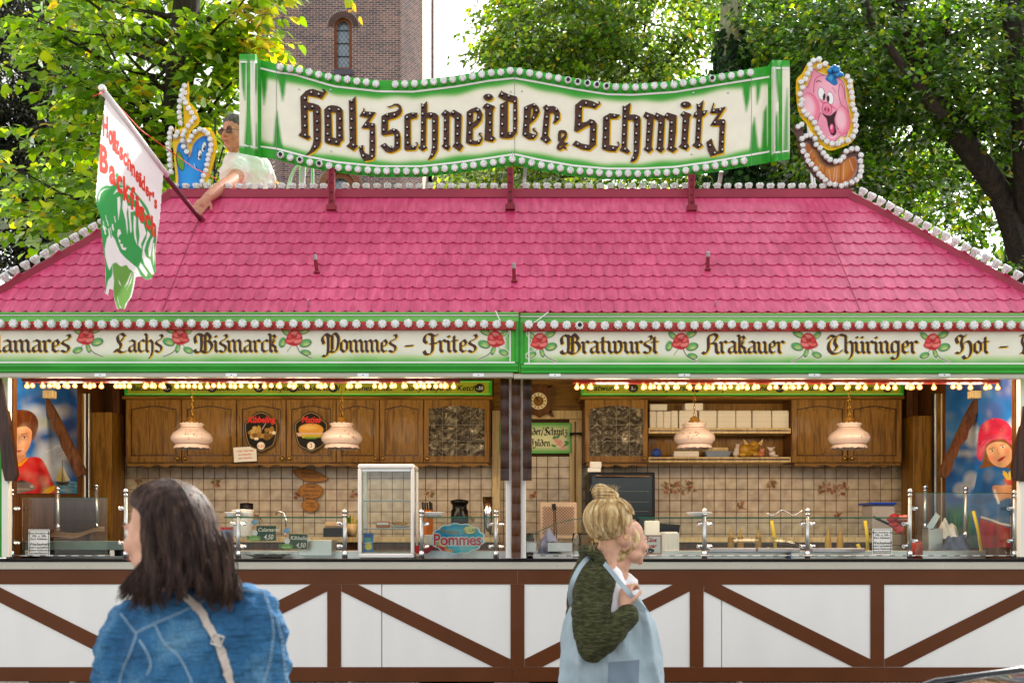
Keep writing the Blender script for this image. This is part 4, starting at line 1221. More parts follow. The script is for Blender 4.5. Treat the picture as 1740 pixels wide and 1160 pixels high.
# wall cabinets
def scale_loop(l, k):
 xs = [p[0] for p in l]; ys = [p[1] for p in l]
 cx = (min(xs) + max(xs)) / 2; cy = (min(ys) + max(ys)) / 2
 return [(cx + (x - cx) * k, cy + (y - cy) * k) for x, y in l]
def cab_door(parent, x0, x1, y0, y1, d, knob='R', glass=False):
 """framed door with a raised panel and an arched top rail"""
 mb = MB(); P = plane_d(d)
 fr = 8.5
 ax0, ax1, ay0, ay1 = x0 + fr, x1 - fr, y0 + fr + 3, y1 - fr - 2
 inner = [(ax0, ay1), (ax1, ay1)]
 n = 8
 for i in range(n + 1):
  u = i / n
  x = ax1 + (ax0 - ax1) * u
  inner.append((x, ay0 + 4 - 5.5 * math.sin(math.pi * u) ** 1.5))
 poly2d(mb, [[(x0 + .7, y0), (x1 - .7, y0), (x1 - .7, y1), (x0 + .7, y1)], inner[::-1]], P, 0, .018)
 o = mb.build('cabinet_door', M['oak'], parent)
 if not glass:
  pn = MB()
  gv = MB(); poly2d(gv, [inner], P, -.004, .004); gv.build('panel_groove', M['walnut'], o)  # groove stained dark, painting in the relief that flat light loses
  c = [(ax0 + 5, ay1 - 5), (ax1 - 5, ay1 - 5)] + [(x + (5 if x < (ax0 + ax1) / 2 - 6 else (-5 if x > (ax0 + ax1) / 2 + 6 else 0)), y + 5.5) for x, y in inner[2:]]
  poly2d(pn, [scale_loop(inner, .955)], P, .0005, .004); poly2d(pn, [c], P, .0046, .006)
  pn.build('raised_panel', M['oak'], o)
 else:
  g = MB(); poly2d(g, [inner], P, .004, .003); g.build('leaded_pane', M['crinkle'], o)
  ld = MB()
  w = ax1 - ax0; h = ay1 - ay0
  for k in (1, 2, 3): stroke2d(ld, [(ax0 + w * k / 4, ay0), (ax0 + w * k / 4, ay1)], .5, P, .0085)
  for k in (1, 2): stroke2d(ld, [(ax0, ay0 + h * k / 3 + 3), (ax1, ay0 + h * k / 3 + 3)], .5, P, .0088)
  ld.build('lead_strips', M['leadm'], o)
 kx = x1 - 6 if knob == 'R' else x0 + 6
 MB().lathe([(.006, 0), (.006, .01), (.016, .016), (.015, .024), (.004, .027)], 12, W(kx, y1 - 6, d - .018), 'Y').build('knob', M['brass'], o, True)
 return o
M['leadm'] = mat('lead_came', '77746A', .5, .5)
def crinkle():
 m, nt, b = new_mat('crinkled_glass')
 t, _ = tex(nt, 'Noise', 16, 6, dist=1.5)
 o = ramp(nt, t.outputs[0], [(0.35, '30261A'), (0.5, '4E4432'), (0.65, '7E745E')])
 nt.links.new(o, b.inputs['Base Color']); b.inputs['Roughness'].default_value = .12; b.inputs['Metallic'].default_value = .35
 add_bump(nt, b, t.outputs[0], 1.0, .03)
 return m
M['crinkle'] = crinkle()
def scallop_trim(parent, x0, x1, y0, y1, d):
 pts = [(x0, y0), (x1, y0)]
 n = int((x1 - x0) / 3)
 for i in range(n + 1):
  x = x1 + (x0 - x1) * i / n
  pts.append((x, y1 - 2.5 + 2.2 * math.sin((x - x0) / 14.5 * math.pi) * (1 if int((x - x0) / 29) % 3 else .2)))
 mb = MB(); poly2d(mb, [pts], plane_d(d), 0, .02); mb.build('scalloped_trim', M['oakh'], parent)
CD = 8.1
cabL = thing('wall_cabinet', W(520, 785, 8.2), 'long row of seven oak wall cupboards behind the left counter, rightmost door glazed', 'wall cabinet')
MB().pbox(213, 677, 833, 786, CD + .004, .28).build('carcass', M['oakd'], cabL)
MB().pbox(206, 672, 838, 678, CD - .03, .31, .008).build('cornice', M['oakh'], cabL)
for a in ((214, 308.5, 'R'), (309, 402, 'L'), (402.5, 486, 'R'), (486.5, 571, 'L'), (571.5, 644.5, 'R'), (645, 719.5, 'L')):
 cab_door(cabL, a[0], a[1], 679, 785, CD, a[2])
cab_door(cabL, 720, 832, 679, 785, CD, 'L', True)
scallop_trim(cabL, 216, 830, 786.5, 794, CD + .02)
cabR = thing('wall_cabinet', W(1260, 785, 8.2), 'oak wall cupboards behind the right counter with open shelves between glazed and plain doors', 'wall cabinet')
for (a, b_) in ((993, 1101), (1344.5, 1533)):
 MB().pbox(a, 677, b_, 786, CD + .004, .28).build('carcass', M['oakd'], cabR)
MB().pbox(985, 672, 1538, 678, CD - .03, .31, .008).build('cornice', M['oakh'], cabR)
MB().pbox(1101.4, 679, 1344, 776, CD + .26, .02).build('shelf_back', M['oak'], cabR)
cab_door(cabR, 993.5, 1101, 679, 785, CD, 'R', True)
cab_door(cabR, 1345, 1440.5, 679, 785, CD, 'R'); cab_door(cabR, 1441, 1532, 679, 785, CD, 'L')
scallop_trim(cabR, 996, 1100, 786.5, 794, CD + .02); scallop_trim(cabR, 1350, 1530, 786.5, 794, CD + .02)
for y in (727, 776):
 s_ = MB().pbox(1102, y, 1344, y + 9, CD - .01, .27, .002).build('shelf', M['pine'], cabR)
 MB().pbox(1104, y + 3, 1342, y + 5.5, CD - .013, .004, .001).build('shelf_groove', M['walnut'], s_)
# menu boards
def menu_board(x0, x1, label, words, discs):
 t = thing('menu_board', W((x0 + x1) / 2, 672, 8.05), label, 'menu board')
 P = plane_d(8.05)
 MB().pbox(x0, 646, x1, 671.6, 8.05, .025, .003).build('board', M['green'], t)
 fa = MB(); poly2d(fa, [[(x0 + 6, 649.5), (x1 - 6, 649.5), (x1 - 6, 668), (x0 + 6, 668)]], P, .0008); fa.build('board_face', mat('chartreuse', '949C1C', .45, var=.15), t)
 l = MB()
 for (a, b_, c, d) in ((x0 + 3, 648, x1 - 3, 649), (x0 + 3, 668.6, x1 - 3, 669.6)): poly2d(l, [[(a, b_), (c, b_), (c, d), (a, d)]], P, .0012)
 l.build('pin_line', mat('light_line', 'A6E07A'), t)
 tx = MB()
 for (w, x) in words: type2d(tx, w, x, 663.5, 13.5, P, .002, shear=.28, bold=.02, xs=1.0)
 tx.build('lettering', M['inkblack'], t)
 for (x, s_) in discs:
  dm = MB(); poly2d(dm, [ellipse(x, 659, 8.5, 7.6)], P, .0024)
  dm = dm.build('price_disc', M['inkblack'], t)
  nn = MB(); type2d(nn, s_, x, 662, 8, P, .0032, align='CENTER')
  nn.build('price', M['inkwhite'], dm)
menu_board(211, 836, 'yellow green menu board listing fish and fries above the left oak cupboards', [('Backfisch', 222), ('Portion Kibbeling', 314), ('Matjes', 455), ('Backkartoffel', 505), ('Pommes Frites', 585), ('Curry, Mayo o.', 684), ('Ketchup', 776)], [(284, '3,-'), (360, '4,-'), (440, '3,-'), (498, '3,-'), (566, '2,-'), (815, '-,50')][0:6])
menu_board(987, 1536, 'yellow green menu board listing sausages above the right oak cupboards', [('Bratwurst', 996), ('Currywurst', 1104), ('Curry', 1200), ('Pommes', 1262), ('Krakauer', 1342), ('Thüringer', 1430)], [(1076, '3,-'), (1182, '3,-'), (1325, '2,-'), (1412, '3,-'), (1508, '3,-')])
# pendant lamps
def pendant(px, label, flip, topy=650):
 d = 7.5; dy = 0
 base = W(px, 740, d)
 t = thing('pendant_lamp', base, label, 'hanging lamp', 'porcelain pendant lamps over the counter')
 k = d / F
 prof = [(19, 0), (21, 2), (18, 4), (19, 8), (24, 12), (32, 18), (35, 25), (34, 30), (29, 35), (28, 37), (28.5, 38), (31, 44)]
 mb = MB(); n = 40
 z0 = W(0, 719, d).z
 ring = []
 for i, (r, y) in enumerate(prof):
  for j in range(n):
   a = 2 * math.pi * j / n
   wob = 0
   if i == 0: wob = .8 * math.sin(a * 14)
   if i == len(prof) - 1: wob = 1.9 * abs(math.sin(a * 8))
   rr = r * k
   mb.v.append((base.x + rr * math.cos(a), base.y + rr * math.sin(a), z0 - (y - wob) * k))
 for i in range(len(prof) - 1):
  for j in range(n):
   a = i * n + j; b_ = i * n + (j + 1) % n
   mb.f.append((a, a + n, b_ + n, b_))
 sh = mb.build('shade', M['porcelain'], t, True)
 # gilt lines, painted sprig
 for y, r in ((8, 19.2), (36, 28.7)):
  pts = [(base.x + r * k * math.cos(a), base.y + r * k * math.sin(a), z0 - y * k) for a in [2 * math.pi * j / 32 for j in range(33)]]
  MB().tube(pts, .0022, 5, False).build('gilt_line', M['brownline'], sh)
 sp = MB()
 for q in range(16):
  a = R(-90 + flip + random.uniform(-26, 26)); y = random.uniform(15, 29); r = 24 + (y - 12) * .75 if y < 25 else 34.6
  r = float(np.interp(y, [12, 18, 25, 30], [24, 32, 35, 34])) + .5
  c = Vector((base.x + r * k * math.cos(a), base.y + r * k * math.sin(a), z0 - y * k))
  s_ = random.uniform(.004, .009); tn = Vector((-math.sin(a), math.cos(a), 0)); up = Vector((0, 0, 1)); an = random.uniform(0, 3)
  e1 = tn * math.cos(an) + up * math.sin(an); e2 = -tn * math.sin(an) + up * math.cos(an)
  sp.add([c + e1 * s_, c + e2 * s_ * .5, c - e1 * s_, c - e2 * s_ * .5], [(0, 1, 2, 3)])
 tag(sp.build('painted_sprig', M['sprig'], sh), kind='stuff')
 MB().lathe([(.02, 0), (.04, .004), (.045, .018), (.03, .03), (.034, .042), (.016, .05), (.008, .056)], 16, (base.x, base.y, z0 - .004)).build('gallery', M['oak'], t, True)
 ch = MB(); z = z0 + .05; top = W(0, topy, d).z; q = 0
 while z < top:
  a = (q % 2) * R(90)
  pts = [(base.x + .008 * math.cos(2 * math.pi * j / 10) * math.cos(a), base.y + .008 * math.cos(2 * math.pi * j / 10) * math.sin(a), z + .014 + .016 * math.sin(2 * math.pi * j / 10)) for j in range(11)]
  ch.tube(pts, .0022, 4, False); z += .026; q += 1
 ch.build('chain', M['brass'], t)
 MB().sphere((base.x, base.y, z0 - .12), .03).build('lamp_globe', M['bulbsoft'], t, True)
M['brownline'] = mat('brown_glaze_line', '7A4A3A', .3)
M['sprig'] = mat('painted_leaves', '8A5A34', .4, var=.4, scale=60)
M['bulbsoft'] = mat('unlit_globe', 'E8E0D0', .3)
pendant(326, 'porcelain pendant lamp hanging in front of the second oak door from the left', 20)
pendant(581, 'porcelain pendant lamp beside the burger plaque', 30)
pendant(1180, 'porcelain pendant lamp in front of the stacked white boxes', -20)
pendant(1443, 'porcelain pendant lamp in front of the rightmost oak door pair', 35)
# clock
t = thing('wall_clock', W(917, 706, 8.35), 'carved wooden wall clock with cream dial behind the centre post', 'clock')
P = plane_d(8.36)
mb = MB(); poly2d(mb, [smooth_loop([(917 + x, 682 + y) for x, y in ((-24, -28), (-14, -24), (0, -30), (14, -24), (24, -28), (21, -14), (19, 0), (21, 14), (24, 27), (14, 22), (6, 24), (0, 28), (-6, 24), (-14, 22), (-24, 27), (-21, 14), (-19, 0), (-21, -14))], 2)], P, 0, .03); mb.build('case', M['oakd'], t)
mb = MB(); poly2d(mb, [ellipse(915, 681, 14.5, 14.5, 28)], P, .031, .006); mb.build('dial', mat('dial', 'E6D6A6', .4), t)
mb = MB(); poly2d(mb, [ellipse(915, 681, 8.6, 8.6, 24)], P, .038, .002); mb.build('dial_centre', M['oak'], t)
mb = MB()
for k in range(12):
 a = k * math.pi / 6; stroke2d(mb, [(915 + 10 * math.cos(a), 681 + 10 * math.sin(a)), (915 + 13 * math.cos(a), 681 + 13 * math.sin(a))], 1.4, P, .0385)
stroke2d(mb, [(915, 681), (911, 675)], 1.4, P, .0415); stroke2d(mb, [(915, 681), (908, 672)], .9, P, .042)
mb.build('numerals_and_hands', M['inkblack'], t)
for (x, y) in ((935, 657), (935, 700)): MB().lathe([(.012, 0), (.01, .01), (.002, .014)], 4, W(x, y, 8.33), 'Y').build('stud', M['iron'], t)
# family name sign on the rear door
t = thing('name_sign', W(910, 770, 8.35), 'green and cream sign with black letter name and pink blossoms behind the centre post', 'sign')
p = Paint(849, 719, 971, 769, 1.3, 'E4E8B8'); dd = -p.sdf([(849, 719), (971, 719), (971, 769), (849, 769)])
p.mix(np.clip(1 - dd / 11, 0, 1) ** .8, '4FA84A')
for (x, y, s) in ((950, 752, 5), (957, 760, 3.6), (945, 748, 3)):
 for k in range(5): a = k * 1.257; p.ell(x + s * .7 * math.cos(a), y + s * .7 * math.sin(a), s * .6, s * .5, 'EBA6A8', 0, 1)
 p.ell(x, y, s * .3, s * .3, 'D8B24A')
for (x, y, r) in ((943, 743, -30), (963, 751, 10), (941, 757, 20), (949, 741, -60), (962, 755, -20)): p.ell(x, y, 4.5, 2, '4E8A4A', r, 1)
MB().pbox(848, 718, 972, 770, 8.355, .02, .002).build('board', M['green2'], t)
p.mesh('board_face', M['print'], t, plane_d(8.355), .0015)
tx = MB(); fraktur(tx, 'Holzschneider/Schmitz', 853, 964, 739, 9.5, plane_d(8.355), .003); fraktur(tx, 'Hilden', 902, 935, 758, 9, plane_d(8.355), .003); tx.build('lettering', M['inkblack'], t)
strutm = MB().tube([W(968, 738, 8.25), W(978, 736, 8.25), W(989, 737, 8.25)], [.014, .008, .014], 8).build('door_catch', M['iron'], stall)
# advertising plaques on the cupboard doors
def shield(cx, cy):
 return smooth_loop([(cx, cy - 35), (cx + 14, cy - 29), (cx + 18, cy - 22), (cx + 28, cy - 15), (cx + 28, cy + 2), (cx + 22, cy + 24), (cx + 10, cy + 31), (cx, cy + 36), (cx - 10, cy + 31), (cx - 22, cy + 24), (cx - 28, cy + 2), (cx - 28, cy - 15), (cx - 18, cy - 22), (cx - 14, cy - 29)], 2)
def plaque(cx, cy, word, label, kind):
 t = thing('food_plaque', W(cx, cy + 36, 8.06), label, 'plaque')
 P = plane_d(8.07)
 sh = shield(cx, cy)
 mb = MB(); poly2d(mb, [sh], P, 0, .012); mb.build('board', M['iron'], t)
 p = Paint(cx - 30, cy - 37, cx + 30, cy + 38, .7, '16130F').cut(scale_loop(sh, .97))
 p.line(scale_loop(sh, .92) + [scale_loop(sh, .92)[0]], .9, 'B08A4A')
 if kind == 'fish':
  for k in range(26):
   x, y = cx + random.uniform(-20, 20), cy + 2 + random.uniform(-9, 8) + .0
   p.ell(x, y, random.uniform(3.5, 6), random.uniform(2.6, 4.4), random.choice(['9A7434', 'B8924A', '7A5420', 'C9A766']), random.uniform(0, 90), 1.2)
  p.ell(cx - 8, cy + 12, 4, 2.4, 'E8DCC0'); p.ell(cx + 22, cy + 2, 3, 3, 'E8DCC0'); p.line([(cx + 2, cy - 4), (cx + 8, cy - 14)], 1, 'C8C0B0')
 else:
  p.ell(cx, cy - 3, 21, 11, 'D99A3C', 0, 1); p.ell(cx - 4, cy - 7, 12, 4, 'EFC074', 0, 4, .8)
  p.poly([(cx - 25, cy + 2), (cx + 25, cy + 2), (cx + 26, cy + 6), (cx - 22, cy + 8)], 'D8B0A0', 1)
  p.poly([(cx - 18, cy + 5), (cx + 20, cy + 4), (cx + 16, cy + 10), (cx - 14, cy + 11)], 'C6B030', 1); p.poly([(cx - 12, cy + 9), (cx + 14, cy + 9), (cx + 8, cy + 12), (cx - 8, cy + 12)], '6E9A34', 1)
 p.ell(cx, cy + 24, 6.5, 6.5, 'F2EAD8')
 p.mesh('plaque_face', M['print'], t, P, .0135)
 tx = MB(); type2d(tx, word, cx, cy - 15.5, 14.5, P, .0155, shear=.18, bold=.035, xs=.85, align='CENTER'); tx.build('lettering', M['inkred'], t)
 tx = MB(); type2d(tx, '4,50' if kind == 'fish' else '3', cx, cy + 27, 7 if kind == 'fish' else 10, P, .0155, align='CENTER'); tx.build('price', M['inkred'], t)
plaque(443.5, 733, 'Kibbeling', 'black shield plaque with red word above fried fish pieces', 'fish')
plaque(528.5, 733, 'Matjes', 'black shield plaque with red word above a fish roll', 'roll')
def flat_card(name, x0, y0, x1, y1, d, label, cat, m='paper', lines=(), dep=.003, tilt=0):
 t = thing(name, W((x0 + x1) / 2, y1, d), label, cat)
 cx, cy = (x0 + x1) / 2, (y0 + y1) / 2
 rt = lambda x, y: (cx + (x - cx) * math.cos(R(tilt)) - (y - cy) * math.sin(R(tilt)), cy + (x - cx) * math.sin(R(tilt)) + (y - cy) * math.cos(R(tilt)))
 base = plane_d(d)
 P = lambda x, y, off=0: base(*rt(x, y), off)
 mb = MB(); poly2d(mb, [[(x0, y0), (x1, y0), (x1, y1), (x0, y1)]], P, 0, dep); mb.build('card', M[m], t)
 for (s, y, size, mm) in lines:
  tx = MB(); type2d(tx, s, cx, y, size, P, dep + .001, align='CENTER', shear=.15, bold=.012); tx.build('lettering', M[mm], t)
 return t, P
flat_card('paper_note', 397, 759, 436, 784, 8.06, 'white handwritten note taped to the cupboard below the fried fish plaque', 'note', lines=(('Lieber Gast bitte', 767, 4.2, 'inkred'), ('erst bestellen', 773, 4.2, 'inkred'), ('dann bezahlen', 779, 4.2, 'inkred')), tilt=-3)
# wooden plaques on the tiles
def wplaque(loop, label, lines, d=8.37):
 t = thing('wooden_plaque', W(loop[0][0], max(p[1] for p in loop), d), label, 'plaque')
 P = plane_d(d)
 mb = MB(); poly2d(mb, [loop], P, 0, .012); mb.build('disc', mat('orange_wood', 'A8702C', .5, var=.25, scale=20), t)
 mb = MB(); l = scale_loop(loop, .93)
 for i in range(len(l)): stroke2d(mb, [l[i], l[(i + 1) % len(l)]], .7, P, .0128)
 mb.build('burnt_rim', M['walnut'], t)
 for (s, x, y, sz) in lines:
  tx = MB(); type2d(tx, s, x, y, sz, P, .0135, align='CENTER', shear=.2, slope=.03); tx.build('lettering', M['walnut'], t)
wplaque(smooth_loop([(496, 800), (510, 796), (528, 797), (546, 804), (556, 813), (548, 818), (530, 819), (512, 815)], 2), 'pointed leaf shaped wooden plaque, uppermost of the three on the tiles', [('Wer hier isst', 524, 805, 5), ('ist willkommen', 528, 812, 5)])
wplaque(ellipse(528, 834, 21.5, 13.8, 26), 'wide oval wooden plaque, middle of the three on the tiles', [('Guten', 528, 828, 6), ('Appetit und', 528, 835, 6), ('gute Laune', 528, 842, 6)])
wplaque(ellipse(527, 858, 15, 12, 22), 'smallest round wooden plaque, lowest of the three on the tiles', [('Nur hier', 527, 856, 4.4), ('das Beste', 527, 861, 4.4)])
# the big scroll sign on the ridge
SD = 7.38
def sign_d(x):
 d = SD
 if x < 474: d += .0022 * (474 - x) if x > 440 else .075 - .09 * math.sin(min(1, (440 - x) / 17) * math.pi * .9)
 if x > 1278: d += .0022 * (x - 1278) if x < 1310 else .07 - .08 * math.sin(min(1, (x - 1310) / 17) * math.pi * .9)
 return d
SG = lambda x, y, off=0: W(x, y, sign_d(x) - off)
topx = [406, 437, 438, 470, 500, 572, 644, 702, 773, 831, 874, 917, 975, 1032, 1075, 1147, 1233, 1309, 1311, 1342]
topy = [92, 92, 101, 109, 113, 129, 137, 137.6, 129, 119, 114.5, 122, 133, 142, 143, 138, 124, 112, 102, 103]
botx = [406, 444, 446, 469, 515, 572, 644, 716, 773, 831, 874, 917, 975, 1032, 1090, 1147, 1205, 1262, 1303, 1305, 1342]
boty = [260, 268, 268, 271, 283, 294, 301, 301, 295, 287, 280.5, 290, 300, 305, 305, 302, 294, 284, 277, 276, 271]
def tY(x): return float(np.interp(x, topx, topy))
def bY(x): return float(np.interp(x, botx, boty))
sign = thing('roof_sign', W(870, 300, SD), 'long green and cream scroll sign with brown lamp studded lettering on the ridge', 'sign')
def panel_piece(x0, x1, name, kind):
 nx = int((x1 - x0) / 2.5); ny = 110
 p = Paint(x0, 0, x1, 200, 2.5, 'F5F2DE', 200 / ny)
 # work in real px rows
 TY = np.interp(p.X, topx, topy); BY = np.interp(p.X, botx, boty)
 # the ends of the bands follow the panel they belong to
 p.Yp = TY + (BY - TY) * p.Y / 200
 top_d = p.Yp - TY; bot_d = BY - p.Yp
 wob = 2 * np.sin(p.X / 29) + 1.2 * np.sin(p.X / 11)
 g1 = 1 / (1 + np.exp((top_d - 33 - wob) / 2.0)); g2 = 1 / (1 + np.exp((bot_d - 30 - wob * .8) / 2.0))
 if kind == 'main':
  for g in (g1, g2): p.mix(g * .45, 'A4D24A')
  g1 = 1 / (1 + np.exp((top_d - 30 - wob) / 1.6)); g2 = 1 / (1 + np.exp((bot_d - 27 - wob * .8) / 1.6))
  for g in (g1, g2): p.mix(g, '35A82C')
 else:
  p.mix(1 / (1 + np.exp((top_d - 12) / 1.2)), '35A82C'); p.mix(1 / (1 + np.exp((bot_d - 12) / 1.2)), '35A82C')
 Ysave = p.Y; p.Y = p.Yp
 return p, Ysave
def drips(p, lst):
 for pts, al in lst:
  p.poly(pts, '3FAE33', 7, al * .6); p.poly(pts, '2C9A28', 3.4, al)
def finish(p, Ysave, name):
 p.Y = Ysave
 def sf(x, y, off=0): return SG(x, tY(x) + (bY(x) - tY(x)) * y / 200, off)
 return p.mesh(name, M['paint'], sign, sf, .004)
p, ys = panel_piece(438.5, 1309.5, 'panel', 'main')
drips(p, [([(441, 110), (455, 112), (453, 150), (449, 178), (445, 150)], 1), ([(468, 112), (488, 116), (483, 160), (480, 172), (476, 150)], 1), ([(464, 255), (468, 205), (471, 190), (478, 240), (486, 272), (462, 272)], 1),
          ([(440, 275), (440, 240), (446, 262), (462, 272)], 1), ([(1260, 124), (1278, 120), (1273, 170), (1268, 190), (1263, 160)], 1), ([(1284, 118), (1296, 116), (1290, 165), (1286, 178)], 1),
          ([(1272, 280), (1278, 215), (1282, 200), (1288, 250), (1294, 280)], 1), ([(1292, 275), (1298, 190), (1303, 180), (1304, 275)], 1), ([(1304, 115), (1309, 115), (1308, 150)], 1)])
board = finish(p, ys, 'painted_board')
for (a, b_) in ((406.5, 438), (1310, 1342)):
 p, ys = panel_piece(a, b_, 'roll', 'roll')
 if a < 900: drips(p, [([(409, 105), (418, 105), (416, 170), (412, 150)], 1), ([(414, 265), (419, 200), (422, 160), (427, 220), (430, 262)], 1), ([(430, 105), (437, 105), (436, 150), (433, 160)], 1), ([(438, 262), (432, 262), (436, 210)], .8)])
 else: drips(p, [([(1318, 110), (1326, 110), (1325, 150), (1322, 172), (1319, 140)], 1), ([(1314, 268), (1318, 200), (1321, 190), (1325, 268)], 1), ([(1330, 268), (1334, 190), (1338, 150), (1340, 268)], .8)])
 roll = finish(p, ys, 'rolled_end')
 w = MB(); x0, x1 = a + 1, b_ - 1
 for f_, q in (((lambda x: tY(x) + 13.5), 3), ((lambda x: bY(x) - 15), 3)): stroke2d(w, [(x, f_(x)) for x in np.linspace(x0, x1, 8)], q, SG, .008)
 xx = b_ - 6 if a < 900 else a + 6
 stroke2d(w, [(xx, tY(xx) + 14), (xx, bY(xx) - 15)], 3, SG, .0085)
 w.build('white_line', M['white'], roll)
# backing sheet with thickness
bk = MB()
xs = np.linspace(406.5, 1342, 150)
for x in xs:
 for (y, o) in ((tY(x), .003), (bY(x), .003), (bY(x), -.022), (tY(x), -.022)):
  bk.v.append(tuple(SG(x, y, o)))
for i in range(len(xs) - 1):
 for (a, b_) in ((0, 1), (1, 2), (2, 3), (3, 0)): bk.f.append((4 * i + a, 4 * i + 4 + a, 4 * i + 4 + b_, 4 * i + b_))
bk.build('backing_sheet', M['green'], sign)
# pinstripes
wl = MB()
X_ = np.linspace(440, 1308, 140)
stroke2d(wl, [(x, tY(x) + (14 if x < 500 else 18.5) - (4.5 * max(0, 1 - abs(x - 500) / 60) if x > 500 else 0)) for x in X_], 3.2, SG, .008)
wl.build('white_line', M['white'], sign)
wl = MB(); stroke2d(wl, [(x, bY(x) - 18.5) for x in X_], 3.2, SG, .008); wl.build('white_line', M['white'], sign)
for x in (469.5, 874.5, 1277):
 j = MB(); stroke2d(j, [(x, tY(x)), (x, bY(x))], .8, SG, .0092); j.build('panel_joint', mat('joint_grey', '8A9A84', .5), sign)
rv = MB()
for (x, y) in ((508, 152), (562, 153), (563, 257), (868, 156), (887, 155), (866, 257), (871, 262), (1178, 158), (1237, 158), (1175, 262)):
 rv.lathe([(.008, 0), (.007, .004), (.002, .006)], 8, SG(x, y, .005), 'Y')
tag(rv.build('screw_heads', M['alu'], sign), kind='stuff')
# bulb caps along both edges
def edge_caps(xa, xb, fy, step, missing, bare):
 n = int(round((xb - xa) / step)); k = 0
 for i in range(n + 1):
  x = xa + (xb - xa) * i / n
  if any(abs(x - q) < 7 for q in missing): continue
  c = SG(x, fy(x), .006)
  o = put_cap(sign, c, (random.uniform(-.06, .06), -1, random.uniform(-.06, .06)), .84)
  if any(abs(x - q) < 6 for q in bare):
   MB().lathe([(.014, .046), (.013, .058), (.004, .060)], 12, c, 'Y').build('bare_socket', M['iron'], sign)
edge_caps(478, 1273, lambda x: tY(x) + (8.2 if x < 600 else 9.5), 16.3, (658,), (964, 979, 996, 1013, 1029, 1208))
edge_caps(479, 1262, lambda x: bY(x) - (7 if x < 1180 else 8), 16.15, (), (479, 511, 544))
